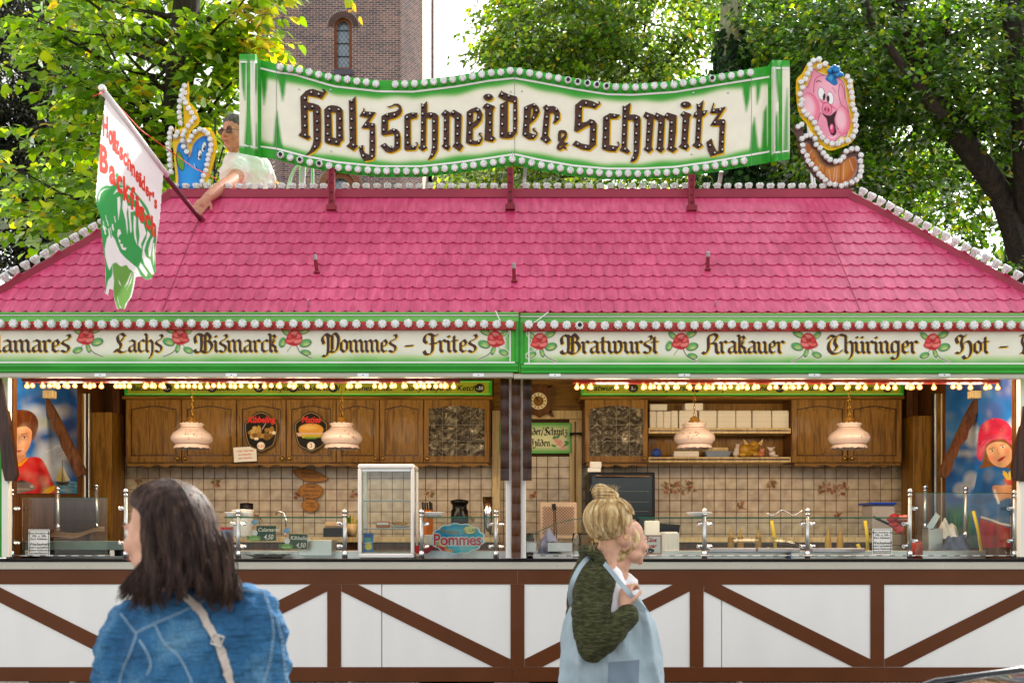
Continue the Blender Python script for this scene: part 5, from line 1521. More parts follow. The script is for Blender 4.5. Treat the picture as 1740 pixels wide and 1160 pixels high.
# letters
OFF = {'A': (500, 140), 'B': (660, 140), 'C': (790, 140), 'D': (940, 150), 'E': (1080, 150)}
LET = [
 ('A', [[(78,190),(150,115),(200,92),(250,88),(310,108),(375,128),(390,120),(365,98),(372,84),(400,92),(424,125),(358,216),(300,195),(175,172),(170,262),(250,275),(320,300),(346,335),(352,520),(350,780),(330,840),(270,900),(200,945),(145,958),(205,895),(240,820),(252,760),(250,640),(244,372),(175,365),(180,690),(215,715),(178,756),(50,695),(85,660),(92,640),(85,400)]], [(143,217),(228,140),(325,163),(145,335),(243,328),(145,463),(145,580),(147,700),(308,402),(305,522),(305,635),(302,750),(275,853)]),
 ('A', [[(393,358),(440,312),(490,300),(560,308),(605,328),(635,360),(640,600),(645,755),(610,780),(590,832),(520,822),(440,805),(398,785),(398,600)],[(488,390),(495,720),(550,735),(548,398)]], [(467,360),(587,367),(450,457),(445,575),(442,685),(463,765),(557,790),(603,490),(600,610),(598,710)]),
 ('A', [[(716,230),(740,250),(775,215),(806,178),(812,500),(815,820),(840,832),(778,898),(683,838),(728,795),(722,500)]], [(757,250),(757,360),(755,492),(750,610),(747,742),(780,830)]),
 ('A', [[(895,330),(925,345),(918,382),(1072,392),(975,528),(1060,540),(1066,800),(1062,970),(1020,1015),(920,1035),(880,980),(852,900),(855,840),(908,822),(905,880),(930,930),(985,950),(990,620),(985,605),(878,600),(975,465),(855,442),(900,375),(912,350)]], [(920,413),(998,420),(942,567),(1027,567),(1027,673),(1027,783),(1030,897),(1025,980),(910,970),(875,858)]),
 ('B', [[(-22,318),(30,310),(80,280),(130,280),(165,310),(178,370),(160,420),(110,460),(10,490),(-5,500),(-8,640),(60,605),(110,615),(145,650),(158,720),(155,860),(100,900),(30,925),(-40,910),(-110,830),(-40,795),(10,850),(60,868),(78,840),(78,690),(60,675),(-30,690),(-70,695),(-95,685),(-92,445),(-20,405),(100,380),(135,350),(130,315),(90,300),(60,310),(20,330)]], [(-15,433),(81,433),(-59,518),(-60,632),(75,635),(118,708),(121,808),(33,860),(-50,837)]),
 ('B', [[(208,440),(240,415),(300,398),(384,400),(372,468),(330,472),(290,490),(292,780),(300,838),(365,838),(378,805),(355,795),(358,785),(385,790),(388,820),(355,885),(230,892),(208,880),(210,600)]], [(247,467),(325,420),(248,598),(248,705),(255,803),(325,855)]),
 ('B', [[(428,268),(458,295),(507,245),(506,400),(560,395),(620,405),(655,435),(650,700),(645,880),(610,950),(570,1000),(515,1018),(555,950),(572,850),(572,470),(500,465),(490,835),(512,860),(445,903),(390,858),(420,830),(428,600)]], [(450,318),(450,423),(447,540),(447,652),(447,763),(470,855),(560,430),(598,525),(598,647),(600,760),(597,863),(573,957)]),
 ('B', [[(690,418),(748,358),(815,400),(855,358),(962,418),(955,640),(948,800),(985,830),(938,905),(840,840),(868,800),(868,470),(805,430),(800,500),(796,820),(815,840),(788,893),(720,865),(698,835),(722,810),(728,460)]], [(747,410),(850,403),(747,513),(747,630),(745,750),(760,847),(912,482),(910,583),(908,688),(905,808)]),
 ('C', [[(22,390),(80,350),(150,325),(200,350),(232,420),(215,500),(160,570),(105,605),(100,760),(150,770),(205,745),(215,720),(178,690),(180,665),(215,660),(222,668),(195,680),(232,715),(228,760),(195,810),(130,822),(60,815),(12,795),(20,600)],[(110,400),(105,530),(150,490),(160,420),(145,390)]], [(170,373),(67,432),(180,475),(65,545),(63,670),(75,778),(182,782)]),
 ('C', [[(228,332),(260,290),(290,272),(395,315),(368,370),(362,700),(405,735),(360,780),(255,760),(268,500),(265,350)]], [(303,320),(330,425),(330,538),(330,640),(347,750)]),
 ('C', [ellipse(305,195,65,44,18)], [(312,188)]),
 ('C', [[(432,185),(482,105),(500,125),(570,155),(685,190),(690,500),(682,660),(625,725),(560,735),(480,730),(455,720),(460,290),(545,248),(480,215)],[(565,250),(562,655),(620,655),(632,640),(635,262)]], [(487,163),(575,188),(655,260),(492,327),(492,438),(655,380),(490,557),(655,490),(490,683),(653,615),(593,685)]),
 ('C', [[(775,325),(840,295),(912,270),(965,320),(982,380),(950,450),(900,510),(848,550),(845,660),(900,680),(930,690),(940,655),(890,635),(885,610),(920,595),(930,602),(905,615),(955,655),(945,700),(905,745),(830,745),(752,695),(770,500)],[(875,335),(858,490),(890,430),(895,350)]], [(912,305),(805,345),(938,380),(803,463),(903,475),(797,575),(793,685),(897,718)]),
 ('C', [[(1022,325),(1072,290),(1090,315),(1170,310),(1220,345),(1248,400),(1245,480),(1200,530),(1150,540),(1175,490),(1178,430),(1160,400),(1118,405),(1105,560),(1092,700),(1130,755),(1072,808),(985,740),(1012,710),(1030,500),(1045,370)]], [(1080,358),(1202,363),(1073,465),(1215,470),(1065,573),(1055,678),(1060,768)]),
 ('C', [[(1230,640),(1265,625),(1320,632),(1342,665),(1335,720),(1300,780),(1330,795),(1360,790),(1345,815),(1310,835),(1338,862),(1320,880),(1290,860),(1260,888),(1220,885),(1203,860),(1215,820),(1240,790),(1220,760),(1222,690)],[(1265,665),(1262,740),(1305,700),(1310,670)],[(1240,845),(1250,858),(1285,835),(1275,825)]], []),
 ('D', [[(288,220),(380,148),(440,152),(520,172),(585,205),(608,195),(592,180),(598,165),(620,185),(612,210),(552,268),(480,248),(380,240),(375,450),(430,445),(490,403),(545,425),(572,465),(562,742),(475,815),(370,800),(248,742),(298,685),(370,725),(465,745),(475,740),(485,500),(470,480),(400,520),(315,572),(275,560),(285,400)]], [(430,203),(535,228),(357,257),(345,375),(340,487),(505,460),(533,558),(525,688),(425,780),(322,740)]),
 ('D', [[(655,380),(745,328),(880,348),(840,395),(745,400),(738,745),(840,760),(860,735),(838,710),(842,695),(868,712),(865,760),(820,830),(720,825),(640,798),(650,600)]], [(803,368),(703,408),(688,540),(683,657),(680,770),(785,795)]),
 ('D', [[(912,225),(938,240),(1018,188),(1000,345),(1080,345),(1140,370),(1150,420),(1145,600),(1130,850),(1100,930),(1060,965),(1008,970),(1040,910),(1058,830),(1062,450),(1040,415),(980,420),(965,780),(1010,825),(980,862),(868,815),(895,780),(905,500)]], [(940,285),(940,383),(932,497),(928,615),(918,727),(942,805),(1090,397),(1098,490),(1090,603),(1080,718),(1078,833),(1048,922)]),
 ('E', [[(97,372),(132,308),(255,355),(268,318),(375,365),(415,318),(540,355),(532,560),(510,775),(552,790),(490,848),(405,800),(425,770),(445,430),(388,385),(385,420),(362,775),(382,795),(333,850),(262,800),(278,775),(300,430),(240,395),(210,770),(232,800),(175,852),(102,800),(130,770),(150,405)]], [(155,375),(285,372),(408,368),(173,480),(325,468),(470,462),(168,583),(320,587),(467,573),(160,690),(317,687),(463,683),(153,800),(308,797),(460,790)]),
 ('E', [[(582,352),(630,302),(735,340),(710,385),(682,720),(705,762),(670,815),(563,770),(600,730),(618,380),(600,360)]], [(623,343),(645,447),(643,560),(638,673),(647,775)]),
 ('E', [ellipse(658,217,69,43,18)], [(638,220)]),
 ('E', [[(798,200),(828,215),(895,155),(875,295),(950,290),(915,350),(872,380),(852,710),(885,745),(820,795),(742,748),(780,715),(800,385),(755,382),(770,325),(805,300)]], [(833,243),(793,347),(898,328),(828,440),(825,543),(818,660),(835,758)]),
 ('E', [[(1030,188),(1035,200),(1015,270),(1100,262),(1190,242),(1078,412),(1165,405),(1180,430),(1168,600),(1155,845),(1070,870),(985,895),(950,820),(928,710),(998,660),(1020,740),(1068,832),(1088,820),(1105,490),(980,490),(1085,330),(975,332),(1020,195)]], [(1022,303),(1108,290),(1037,457),(1147,457),(1140,593),(1138,713),(1135,815),(1035,857),(975,757)]),
]
for (tl, loops, dots) in LET:
 ox, oy = OFF[tl]
 cv = lambda l, ax=0, ay=0: [(ox + (x + ax) / 7.733, oy + (y + ay) / 7.733) for x, y in l]
 lt = MB(); poly2d(lt, [cv(l) for l in loops], SG, .009, .005); lt = lt.build('letter', M['ink'], sign)
 sh = MB(); poly2d(sh, [cv(l, 18, 21) for l in loops], SG, .0068); sh.build('letter_shadow', M['yellow'], lt)
 if dots:
  mb = MB(); gl = MB()
  for (x, y) in dots:
   q = SG(ox + x / 7.733, oy + y / 7.733, .0145)
   mb.lathe([(.0125, 0), (.012, .006), (.0075, .009)], 10, q, 'Y')
   gl.lathe([(.0065, .009), (.006, .016), (.002, .019)], 8, q, 'Y')
  tag(mb.build('lamp_holders', M['iron'], lt), kind='stuff'); tag(gl.build('clear_lamps', M['cap'], lt), kind='stuff')
# red brackets and grey props
for (x, yb) in ((563.5, 349), (867, 348), (1175, 350)):
 tp_ = W(x, 285 if x < 1100 else 296, SD - .03)
 bt = W(x, yb, 7.28)
 a = MB()
 for s in (-1, 1):
  a.hexa([bt + Vector((s * .018 - .004, -.012, 0)), bt + Vector((s * .018 + .004, -.012, 0)), bt + Vector((s * .018 + .004, .022, 0)), bt + Vector((s * .018 - .004, .022, 0)),
    tp_ + Vector((s * .018 - .004, -.012, 0)), tp_ + Vector((s * .018 + .004, -.012, 0)), tp_ + Vector((s * .018 + .004, .022, 0)), tp_ + Vector((s * .018 - .004, .022, 0))])
 a.hexa([bt + Vector((-.0138, 0, 0)), bt + Vector((.0138, 0, 0)), bt + Vector((.0138, .01, 0)), bt + Vector((-.0138, .01, 0)), tp_ + Vector((-.0138, 0, 0)), tp_ + Vector((.0138, 0, 0)), tp_ + Vector((.0138, .01, 0)), tp_ + Vector((-.0138, .01, 0))])
 o = a.build('mounting_bracket', M['darkred'], sign)
 b_ = MB()
 for u in (.12, .35, .6, .82): b_.lathe([(.006, 0), (.005, .005), (.002, .006)], 6, bt.lerp(tp_, u) + Vector((0, -.002, 0)), 'Y')
 tag(b_.build('bolts', M['iron'], o), kind='stuff')
 f_ = MB(); q = bt + Vector((0, -.004, -.005)); f_.bev((q.x - .035, q.y - .03, q.z - .035), (q.x + .035, q.y + .02, q.z + .004), .003)
 f_.build('bracket_foot', M['darkred'], o)
for (x0, y0, x1, y1, w) in ((893, 283, 889, 326, .027), (1226, 292, 1220, 326, .027), (515, 270, 514, 326, .03)):
 a, b_ = W(x0, y0, SD + .08), W(x1, y1, SD + .16)
 bar(MB(), b_, a, w, .02, (0, 1, 0)).build('rear_prop', M['alu'], sign)
# lamp edged figures beside the sign
def figure_plate(t, outline, z, d, th, m, name='plate'):
 mb = MB(); poly2d(mb, [[(z[0] + x / z[2], z[1] + y / z[2]) for x, y in outline]], plane_d(d), 0, th)
 return mb.build(name, m, t)
def lamps_along(parent, paths, z, d, off, step, s=.8):
 for p in paths:
  q = smooth_path([(z[0] + x / z[2], z[1] + y / z[2]) for x, y in p], 6)
  acc = 0
  put = [q[0]]
  for a, b_ in zip(q[:-1], q[1:]):
   L = math.hypot(b_[0] - a[0], b_[1] - a[1])
   while acc + L >= step:
    u = (step - acc) / L
    a = (a[0] + (b_[0] - a[0]) * u, a[1] + (b_[1] - a[1]) * u); put.append(a)
    L = math.hypot(b_[0] - a[0], b_[1] - a[1]); acc = 0
   acc += L
  for (x, y) in put:
   put_cap(parent, W(x, y, d - off), (random.uniform(-.35, .1), -1, random.uniform(-.1, .35)), s)
zf_ = (280, 130, 4.64); FDp = 7.5
fish = thing('fish_sign', W(325, 330, FDp), 'blue cartoon fish cut-out with yellow border at the left ridge end', 'sign')
fo = smooth_loop([(183, 40), (196, 100), (195, 200), (245, 255), (276, 358), (225, 415), (200, 455), (200, 505), (218, 470), (260, 420), (320, 402), (375, 430), (405, 480), (412, 560), (395, 650), (370, 730), (345, 800), (322, 860), (305, 925), (108, 925), (85, 800), (70, 600), (62, 520), (78, 440), (88, 378), (97, 430), (130, 400), (152, 400), (150, 330), (146, 260), (146, 200), (168, 110)], 3)
pl = figure_plate(fish, fo, zf_, FDp, .015, M['yellow'])
p = Paint(293, 137, 370, 330, .8, 'F5C60C')
sc = lambda l: [(280 + x / 4.64, 130 + y / 4.64) for x, y in l]
p.cut(sc(scale_loop(fo, .985)))
p.A *= (p.sdf(sc([(160, 270), (195, 300), (215, 350), (185, 390), (165, 395), (162, 330)])) > 0)
body = [(96, 560), (118, 520), (152, 480), (165, 530), (180, 590), (190, 640), (210, 600), (225, 540), (260, 495), (310, 468), (345, 490), (360, 540), (350, 620), (330, 690), (300, 750), (290, 800), (272, 870), (255, 925), (120, 925), (105, 780), (92, 660)]
p.poly(sc(body), '1560B8', 1, sm=3)
p.poly(sc(scale_loop(body, .9)), '1F8FE0', 9, .85, sm=3)
p.poly(sc([(150, 700), (250, 690), (230, 900), (140, 900)]), '2FA6EE', 16, .5)
p.poly(sc([(190, 640), (182, 700), (176, 720), (182, 650)]), '14305E', 1.5)
p.ell(*sc([(122, 668)])[0], 6.6, 17, '15240F', -14, 1); p.ell(*sc([(123, 668)])[0], 5, 15, '6DA82A', -14, 1.5)
for k in range(5): q = sc([(110, 610 + 26 * k), (140, 640 + 26 * k)]); p.line(q, 1.3, '2E6A20', .8, .8)
for (x, y, r) in ((275, 620, 8), (308, 555, 12)):
 q = sc([(x, y)])[0]; p.ell(*q, 3.9, 9, '10203A', r, .8); p.ell(*q, 3.2, 8.2, 'F0F4F6', r, .8); p.ell(q[0] + .8, q[1] + 2, 2, 4.6, '0C0F18', r, .8); p.ell(q[0] + .2, q[1], .8, 1.6, 'F0F4F6')
p.line(sc([(262, 560), (258, 600), (262, 640)]), .9, '0C2450'); p.line(sc([(325, 520), (335, 540), (338, 590), (320, 640)]), .9, '0C2450')
p.line(sc([(240, 700), (262, 730), (290, 745), (318, 730), (332, 690)]), 1.2, '0C1C40', sm=3); p.line(sc([(232, 690), (234, 705), (240, 712)]), .9, 'D8ECF8')
p.mesh('painted_face', M['paint'], pl, plane_d(FDp), .0165)
lamps_along(pl, [[(165, 88), (150, 130), (132, 185), (124, 237), (126, 297), (130, 355), (132, 405)], [(165, 145), (165, 205), (178, 240), (208, 275), (228, 310), (238, 350), (210, 385), (180, 425), (160, 460), (155, 512), (158, 570), (180, 605)], [(205, 525), (225, 480), (262, 440), (305, 430), (340, 450), (365, 490), (375, 540), (373, 595), (360, 635), (345, 690), (330, 760), (310, 810), (300, 850), (290, 890)],
             [(68, 422), (52, 468), (45, 515), (42, 565), (46, 612), (50, 670), (58, 725), (68, 785)], [(95, 490), (110, 455), (140, 430)]], zf_, FDp, .012, 9.2, .62)
MB().tube([W(366, 200, FDp + .05), W(364, 322, FDp + .08)], .008, 8).build('support_rod', M['iron'], fish)
MB().tube([W(325, 250, FDp + .03), W(327, 326, FDp + .05)], .012, 8).build('support_rod', M['alu'], fish)
zp_ = (1340, 90, 4.836); PD = 7.45
pig = thing('pig_sign', W(1380, 322, PD), 'laughing pink cartoon pig head above a brown sausage beside the scroll sign', 'sign')
sp_ = lambda l: [(1340 + x / 4.836, 90 + y / 4.836) for x, y in l]
po = smooth_loop([(160, 90), (200, 64), (250, 70), (320, 100), (380, 130), (440, 190), (515, 225), (535, 300), (545, 420), (556, 560), (550, 660), (520, 735), (440, 775), (350, 803), (280, 775), (220, 700), (150, 590), (90, 510), (65, 400), (62, 230), (110, 170), (135, 120)], 3)
pl = figure_plate(pig, po, zp_, PD, .015, M['yellow'])
p = Paint(1352, 102, 1456, 258, .8, 'F7C51A').cut(sp_(scale_loop(po, .98)))
face = [(185, 128), (215, 128), (250, 160), (310, 180), (380, 190), (455, 240), (475, 380), (497, 470), (500, 570), (480, 690), (430, 690), (380, 735), (310, 722), (250, 650), (205, 560), (135, 500), (108, 400), (112, 300), (150, 270), (180, 200)]
p.poly(sp_(face), 'F4F0E8', 3.2, sm=3); p.poly(sp_(scale_loop(face, .985)), '5A1E2A', 1, sm=3); p.poly(sp_(scale_loop(face, .965)), 'F29AB4', 1, sm=3)
p.ell(*sp_([(330, 330)])[0], 20, 26, 'F9BACB', -12, 8, .8)
p.poly(sp_([(140, 290), (180, 210), (200, 140), (190, 200), (165, 290)]), 'D86A86', 2, .8)
p.line(sp_([(205, 330), (212, 240), (240, 195), (290, 185)]), .9, '7A2436', sm=3); p.line(sp_([(420, 260), (410, 330), (430, 420), (460, 450)]), .9, '7A2436', sm=3); p.line(sp_([(430, 250), (455, 300), (462, 380)]), .9, '9A3A50')
for (x, y, rx, ry, r) in ((178, 445, 14.5, 24, -14), (445, 555, 12.5, 24, -4)):
 q = sp_([(x, y)])[0]; p.ell(*q, rx + .6, ry + .6, 'B03A5C', r, 1); p.ell(*q, rx, ry, 'F07E9C', r, 1); p.ell(q[0] - 3, q[1] - 2, rx * .7, ry * .75, 'FAC4D2', r, 6)
p.poly(sp_([(240, 385), (300, 400), (360, 430), (400, 470), (330, 440), (280, 420)]), 'E2487A', 3, .8)
for (x, y, r) in ((270, 335, -8), (342, 372, -8)):
 q = sp_([(x, y)])[0]; p.ell(*q, 6.0, 11.2, '5A2A36', r, .8); p.ell(*q, 5.3, 10.4, 'F6F8FA', r, .8)
p.ell(*sp_([(292, 362)])[0], 2.3, 6, '15121A', 6, .8); p.ell(*sp_([(325, 378)])[0], 2.3, 6, '15121A', 0, .8)
p.line(sp_([(228, 240), (245, 228), (266, 238)]), 1.6, '5A2430'); p.line(sp_([(360, 285), (380, 310), (386, 330)]), .9, 'B05068')
q = sp_([(315, 462)])[0]; p.ell(*q, 8.6, 11.4, '5A1826', -10, .8); p.ell(*q, 7.8, 10.6, 'F48CAA', -10, 1); p.ell(q[0], q[1] + 2, 5, 6, 'E0688C', 0, 4)
p.ell(*sp_([(300, 462)])[0], 1.2, 2.8, '6A1A2C', 15); p.ell(*sp_([(328, 470)])[0], 1.2, 2.8, '6A1A2C', -10)
p.poly(sp_([(262, 490), (300, 510), (345, 515), (400, 468), (378, 540), (385, 610), (395, 650), (375, 680), (345, 668), (322, 600), (310, 540)]), '3A1016', 1, sm=2)
p.poly(sp_([(340, 600), (358, 584), (372, 610), (370, 650), (355, 660), (340, 640)]), 'E83A78', 1, sm=3); p.ell(*sp_([(352, 610)])[0], 2, 4, 'F8A8C8', 10, 1.5)
p.line(sp_([(335, 690), (362, 700), (392, 680)]), 1.2, 'F8E8EA'); p.line(sp_([(262, 495), (240, 560), (232, 580)]), 1, '5A1A28'); p.line(sp_([(375, 560), (385, 600), (410, 628)]), 1, '5A1A28')
p.poly(sp_([(300, 215), (340, 160), (370, 155), (385, 195), (405, 250), (375, 270), (330, 240)]), '1C72B4', 1, sm=2); p.poly(sp_([(320, 205), (350, 180), (365, 200), (350, 230)]), '4CB0E4', 3, .8)
p.mesh('painted_face', M['paint'], pl, plane_d(PD), .0165)
bl = mat('blue_caps', '1E8AD0', .2, coat=.5)
for (x, y) in ((335, 150), (352, 132), (375, 118), (400, 130), (405, 148), (380, 145), (418, 175), (400, 185), (432, 180)):
 q = sp_([(x, y)])[0]; MB().sphere(W(*q, PD - .03), .017, 10, 6).build('blue_bulb', bl, pl, True)
lamps_along(pl, [[(165, 120), (195, 95), (230, 75), (262, 88)], [(255, 125), (285, 115), (318, 112)], [(168, 150), (150, 195), (130, 235), (100, 255), (108, 305), (95, 355), (98, 405), (105, 455), (125, 505), (165, 545), (200, 585), (215, 620), (235, 665), (265, 705), (300, 745), (340, 765), (380, 770), (420, 750), (455, 735), (495, 725), (525, 700), (540, 650), (545, 605), (545, 560), (540, 510), (530, 460), (518, 410), (505, 355), (500, 305), (498, 255), (485, 222), (450, 200)]], zp_, PD, .012, 9.6, .68)
so = smooth_loop([(40, 640), (45, 600), (75, 586), (110, 592), (118, 640), (140, 678), (200, 695), (240, 730), (265, 790), (300, 850), (350, 885), (405, 880), (440, 815), (510, 782), (525, 758), (555, 765), (595, 810), (612, 880), (605, 990), (560, 1070), (480, 1118), (380, 1118), (280, 1080), (200, 1010), (130, 900), (75, 780), (66, 700)], 3)
M['saus'] = mat('sausage_brown', '5E4038', .4, var=.25, scale=14, coat=.3)
pl2 = figure_plate(pig, so, zp_, PD, .015, M['saus'], 'sausage_plate')
p = Paint(1354, 240, 1462, 318, .9, '5E4038')
ins = [(140, 755), (175, 760), (205, 830), (260, 910), (350, 950), (440, 905), (520, 855), (552, 880), (555, 960), (500, 1050), (400, 1075), (310, 1040), (230, 970), (165, 880)]
p.poly(sp_(scale_loop(ins, 1.06)), 'B8A0A0', 3, .8, sm=3); p.poly(sp_(ins), 'B8641E', 3, sm=3); p.poly(sp_(scale_loop(ins, .75)), 'D08A34', 8, .7, sm=3)
for (a, b_) in (((330, 960), (345, 1050)), ((400, 930), (390, 1060)), ((455, 900), (450, 1040)), ((260, 920), (240, 980)), ((500, 880), (530, 970)), ((380, 940), (370, 1040)), ((190, 800), (160, 850))): p.line(sp_([a, b_]), 1.4, 'E2B4A0', 1.6, .8)
for (a, b_) in (((300, 930), (290, 1020)), ((430, 920), (425, 1060)), ((220, 860), (190, 910))): p.line(sp_([a, b_]), 2.2, '8A3E14', 2.5, .7)
p.cut(sp_(scale_loop(so, .95)))
p.mesh('painted_sausage', M['paint'], pl2, plane_d(PD), .0165)
lamps_along(pl2, [[(70, 625), (90, 612), (112, 600)], [(98, 722), (125, 705), (170, 692), (205, 722), (225, 765), (258, 812), (280, 850), (315, 880), (360, 905), (405, 908), (440, 880), (455, 840), (490, 818), (530, 805), (560, 800)], [(108, 780), (125, 835), (150, 880), (178, 922), (205, 960), (232, 998), (262, 1030), (295, 1062), (340, 1085), (385, 1095), (430, 1102), (475, 1095), (520, 1075), (555, 1050), (578, 1020), (592, 985), (590, 935), (585, 885), (582, 835)]], zp_, PD, .012, 9.0, .66)
MB().tube([W(1374, 205, PD + .03), W(1383, 330, PD + .05)], .016, 10).build('support_pole', M['alu'], pig)
# cable from the sausage to the ridge, guy wire into the trees
c_ = thing('power_cable', W(1312, 328, 7.5), 'thin black cable sagging from the sausage sign to the ridge', 'cable')
MB().tube([W(1368, 278, 7.48), W(1350, 293, 7.5), (W(1332, 308, 7.5)), W(1312, 330, 7.5)], .004, 5).build('cable_sheath', M['black'], c_)
# banner on its slanted pole
A_, B_ = W(178, 156, 5.9), W(345, 376, 7.2)
FP = vplane(A_, B_)
fl = thing('banner', B_, 'white banner with red script and green fish head on a slanted pole', 'banner')
nx, ny = 1, 1
outline = [(179.5, 160), (279, 285), (275, 330), (272, 372), (266, 412), (264, 440), (265, 462), (257, 474), (248.6, 476), (240, 470), (231, 471), (228, 488), (224, 505), (217, 514), (214, 522), (211, 527), (206, 524), (199, 526), (194, 510), (192, 493), (186, 491), (184, 503), (178, 498), (179, 470), (179, 450), (175, 420), (172, 395), (170, 365), (164, 350), (162, 335), (165, 300), (171, 230)]
def ripple(x, y, off=0):
 w_ = .018 * math.sin((x - 160) / 17 + y / 60) * min(1, max(0, (y - (158 + (x - 179) * 1.25)) / 60))
 return FP(x, y, off + w_)
p = Paint(161, 158, 280, 528, 1.0, 'F4F2F0')
z5 = lambda l: [(150 + x / 4.464, 280 + y / 4.464) for x, y in l]
G = '3CA454'
p.poly(z5([(60, 320), (66, 240), (90, 185), (130, 158), (180, 160), (195, 130), (205, 75), (222, 60), (235, 90), (250, 110), (275, 130), (300, 155), (340, 190), (400, 260), (450, 330), (480, 420), (505, 510), (515, 560), (510, 640), (505, 720), (515, 810), (490, 850), (450, 870), (410, 855), (395, 835), (340, 815), (290, 760), (215, 740), (185, 760), (180, 840), (150, 880), (130, 970), (125, 940), (132, 830), (120, 700), (100, 560), (90, 440), (80, 370)]), G, 1.2, sm=3)
p.poly(z5([(190, 740), (215, 745), (250, 770), (290, 760), (310, 790), (345, 815), (340, 900), (320, 990), (300, 1030), (280, 1060), (270, 1105), (230, 1100), (205, 1040), (190, 960), (195, 880), (185, 800)]), '6FA648', 1.2, sm=3)
p.poly(z5([(505, 640), (480, 760), (500, 830), (450, 862), (405, 845), (440, 700)]), '6FA648', 8, .7)
Wt = 'F4F2F0'
for l in ([(125, 640), (140, 560), (165, 520), (200, 560), (215, 600), (240, 660), (275, 700), (320, 740), (370, 780), (395, 835), (340, 815), (290, 760), (215, 738), (185, 750), (160, 800), (145, 760), (130, 700)],
          [(80, 280), (75, 250), (90, 205), (120, 185), (165, 178), (120, 192), (95, 220)], [(190, 225), (215, 185), (270, 168), (330, 200), (380, 260), (430, 340), (455, 400), (425, 355), (370, 285), (320, 235), (260, 198), (220, 205)],
          [(220, 250), (240, 240), (245, 300), (235, 380), (228, 420), (222, 320)], [(262, 270), (270, 240), (290, 270), (300, 320), (290, 360), (300, 480), (296, 530), (285, 430), (270, 370), (258, 330)],
          [(300, 310), (370, 325), (372, 380), (358, 350), (320, 360), (330, 500), (320, 520), (308, 400)], [(345, 380), (362, 400), (360, 520), (372, 610), (352, 560), (342, 470)],
          [(380, 380), (400, 400), (395, 440), (420, 450), (440, 520), (400, 600), (405, 640), (380, 610), (390, 540), (380, 450)], [(450, 500), (470, 530), (440, 590), (425, 650), (440, 700), (470, 720), (500, 830), (480, 830), (430, 760), (408, 700), (415, 620), (440, 560)],
          [(455, 640), (475, 570), (498, 540), (485, 620), (470, 700), (460, 690)], [(490, 600), (500, 590), (500, 700), (495, 760), (488, 680)],
          [(395, 740), (410, 760), (450, 820), (440, 850), (410, 815), (385, 775)], [(228, 870), (240, 890), (250, 920), (236, 905)], [(330, 815), (300, 900), (275, 930), (300, 880), (322, 820)], [(340, 820), (325, 890), (290, 950), (300, 935), (320, 880)], [(220, 990), (235, 1060), (262, 1105), (240, 1080), (225, 1030)]):
 p.poly(z5(l), Wt, 1.0)
for k in range(14):
 x, y = random.uniform(110, 200), random.uniform(370, 520); L = random.uniform(20, 70)
 p.line(z5([(x, y), (x + 8, y + L)]), random.uniform(.8, 2.2), Wt if y < 500 else G, .8)
p.poly(z5([(200, 470), (225, 455), (250, 480), (290, 540), (315, 610), (310, 660), (270, 660), (240, 600), (215, 530)]), G, 1, sm=3)
p.poly(z5([(225, 490), (240, 490), (250, 520), (232, 540), (226, 560), (245, 575), (240, 600), (262, 600), (262, 625), (290, 630), (280, 650), (255, 640), (232, 580), (220, 530)]), Wt, 1)
for k in range(8): x = 205 + 12 * k; p.line(z5([(x, 90 + 6 * k), (x + 10, 140 + 5 * k)]), 1.2, Wt, .7)
p.line([(181, 166), (279, 291)], 1.0, 'D0CED4', 1.2, .8)
p.A = np.where(p.sdf(smooth_loop(outline, 1)) < .2, 1, 0)
cl = p.mesh('cloth', M['flagp'], fl, ripple, 0)
tx = MB()
# lettering follows the slanted hem; glyphs shrink with distance
def banner_word(xs, y0, y1, s0, s1, word, wide):
 """each glyph at its own px position; glyphs shrink as the cloth recedes"""
 n = len(word)
 for k, c in enumerate(word):
  u = (xs[k] - xs[0]) / (xs[-1] - xs[0]); s = s0 + (s1 - s0) * u
  w_ = (xs[k + 1] - xs[k]) if k + 1 < n else (xs[k] - xs[k - 1])
  g = MB()
  type2d(g, c, 0, 0, 1, lambda x, y, off=0: Vector((x, y, 0)), 0)
  gx = [v[0] for v in g.v]; gw = max(gx) - min(gx)
  w_ = min(w_, 17) if k + 1 < n else (5.2 if c == 's' else 10)
  fit = min(w_ * wide / gw, s * .98)
  Y = y0 + (y1 - y0) * u
  g2 = MB()
  type2d(g2, c, xs[k] + (w_ * wide - gw * fit) * .3 - min(gx) * fit, Y, s * 1.38, ripple, .003, bold=.038, xs=fit / (s * 1.38), slope=.55)
  g2.build('letter', rcp, cl)
rcp = mat('red_cloth_print', 'E2402E', .8)
banner_word([176, 185.5, 193, 197.2, 204, 210.5, 217, 223.8, 230.7, 237, 240.8, 247.7, 254, 259.5, 262.7], 229, 352, 36, 21, "Holzschneider's", .76)
banner_word([171, 187, 199, 210, 222, 231, 237.5, 247.5, 257.5], 288, 398, 45, 33, "Backfisch", .74)
dv = (B_ - A_)
pb_ = Vector((-.008, .03, -.02))
pole = MB().tube([A_ - dv * .015 + pb_, A_ + dv * .2 + pb_, A_ + dv * .6 + pb_, B_ + pb_ * .3], .0165, 12)
pole = pole.build('pole', mat('mauve_pole', '6E3C48', .4, coat=.3), fl, True)
MB().tube([A_ + dv * u_ + Vector((-.004, -.006, -.006)) for u_ in (-.005, .2, .4, .592)], .021, 10).build('hem', mat('hem_cloth', 'F2F0EE', .85), cl, True)
MB().tube([B_ - dv * .03, B_ + dv * .008], .022, 12).build('pole_ferrule', M['darkred'], pole)
MB().tube([A_ - dv * .03, A_ - dv * .012], .02, 10).build('pole_cap', M['white'], pole)
MB().tube([B_ + dv * .008, B_ + dv * .02], .013, 10).build('pole_tip', M['alu'], pole)
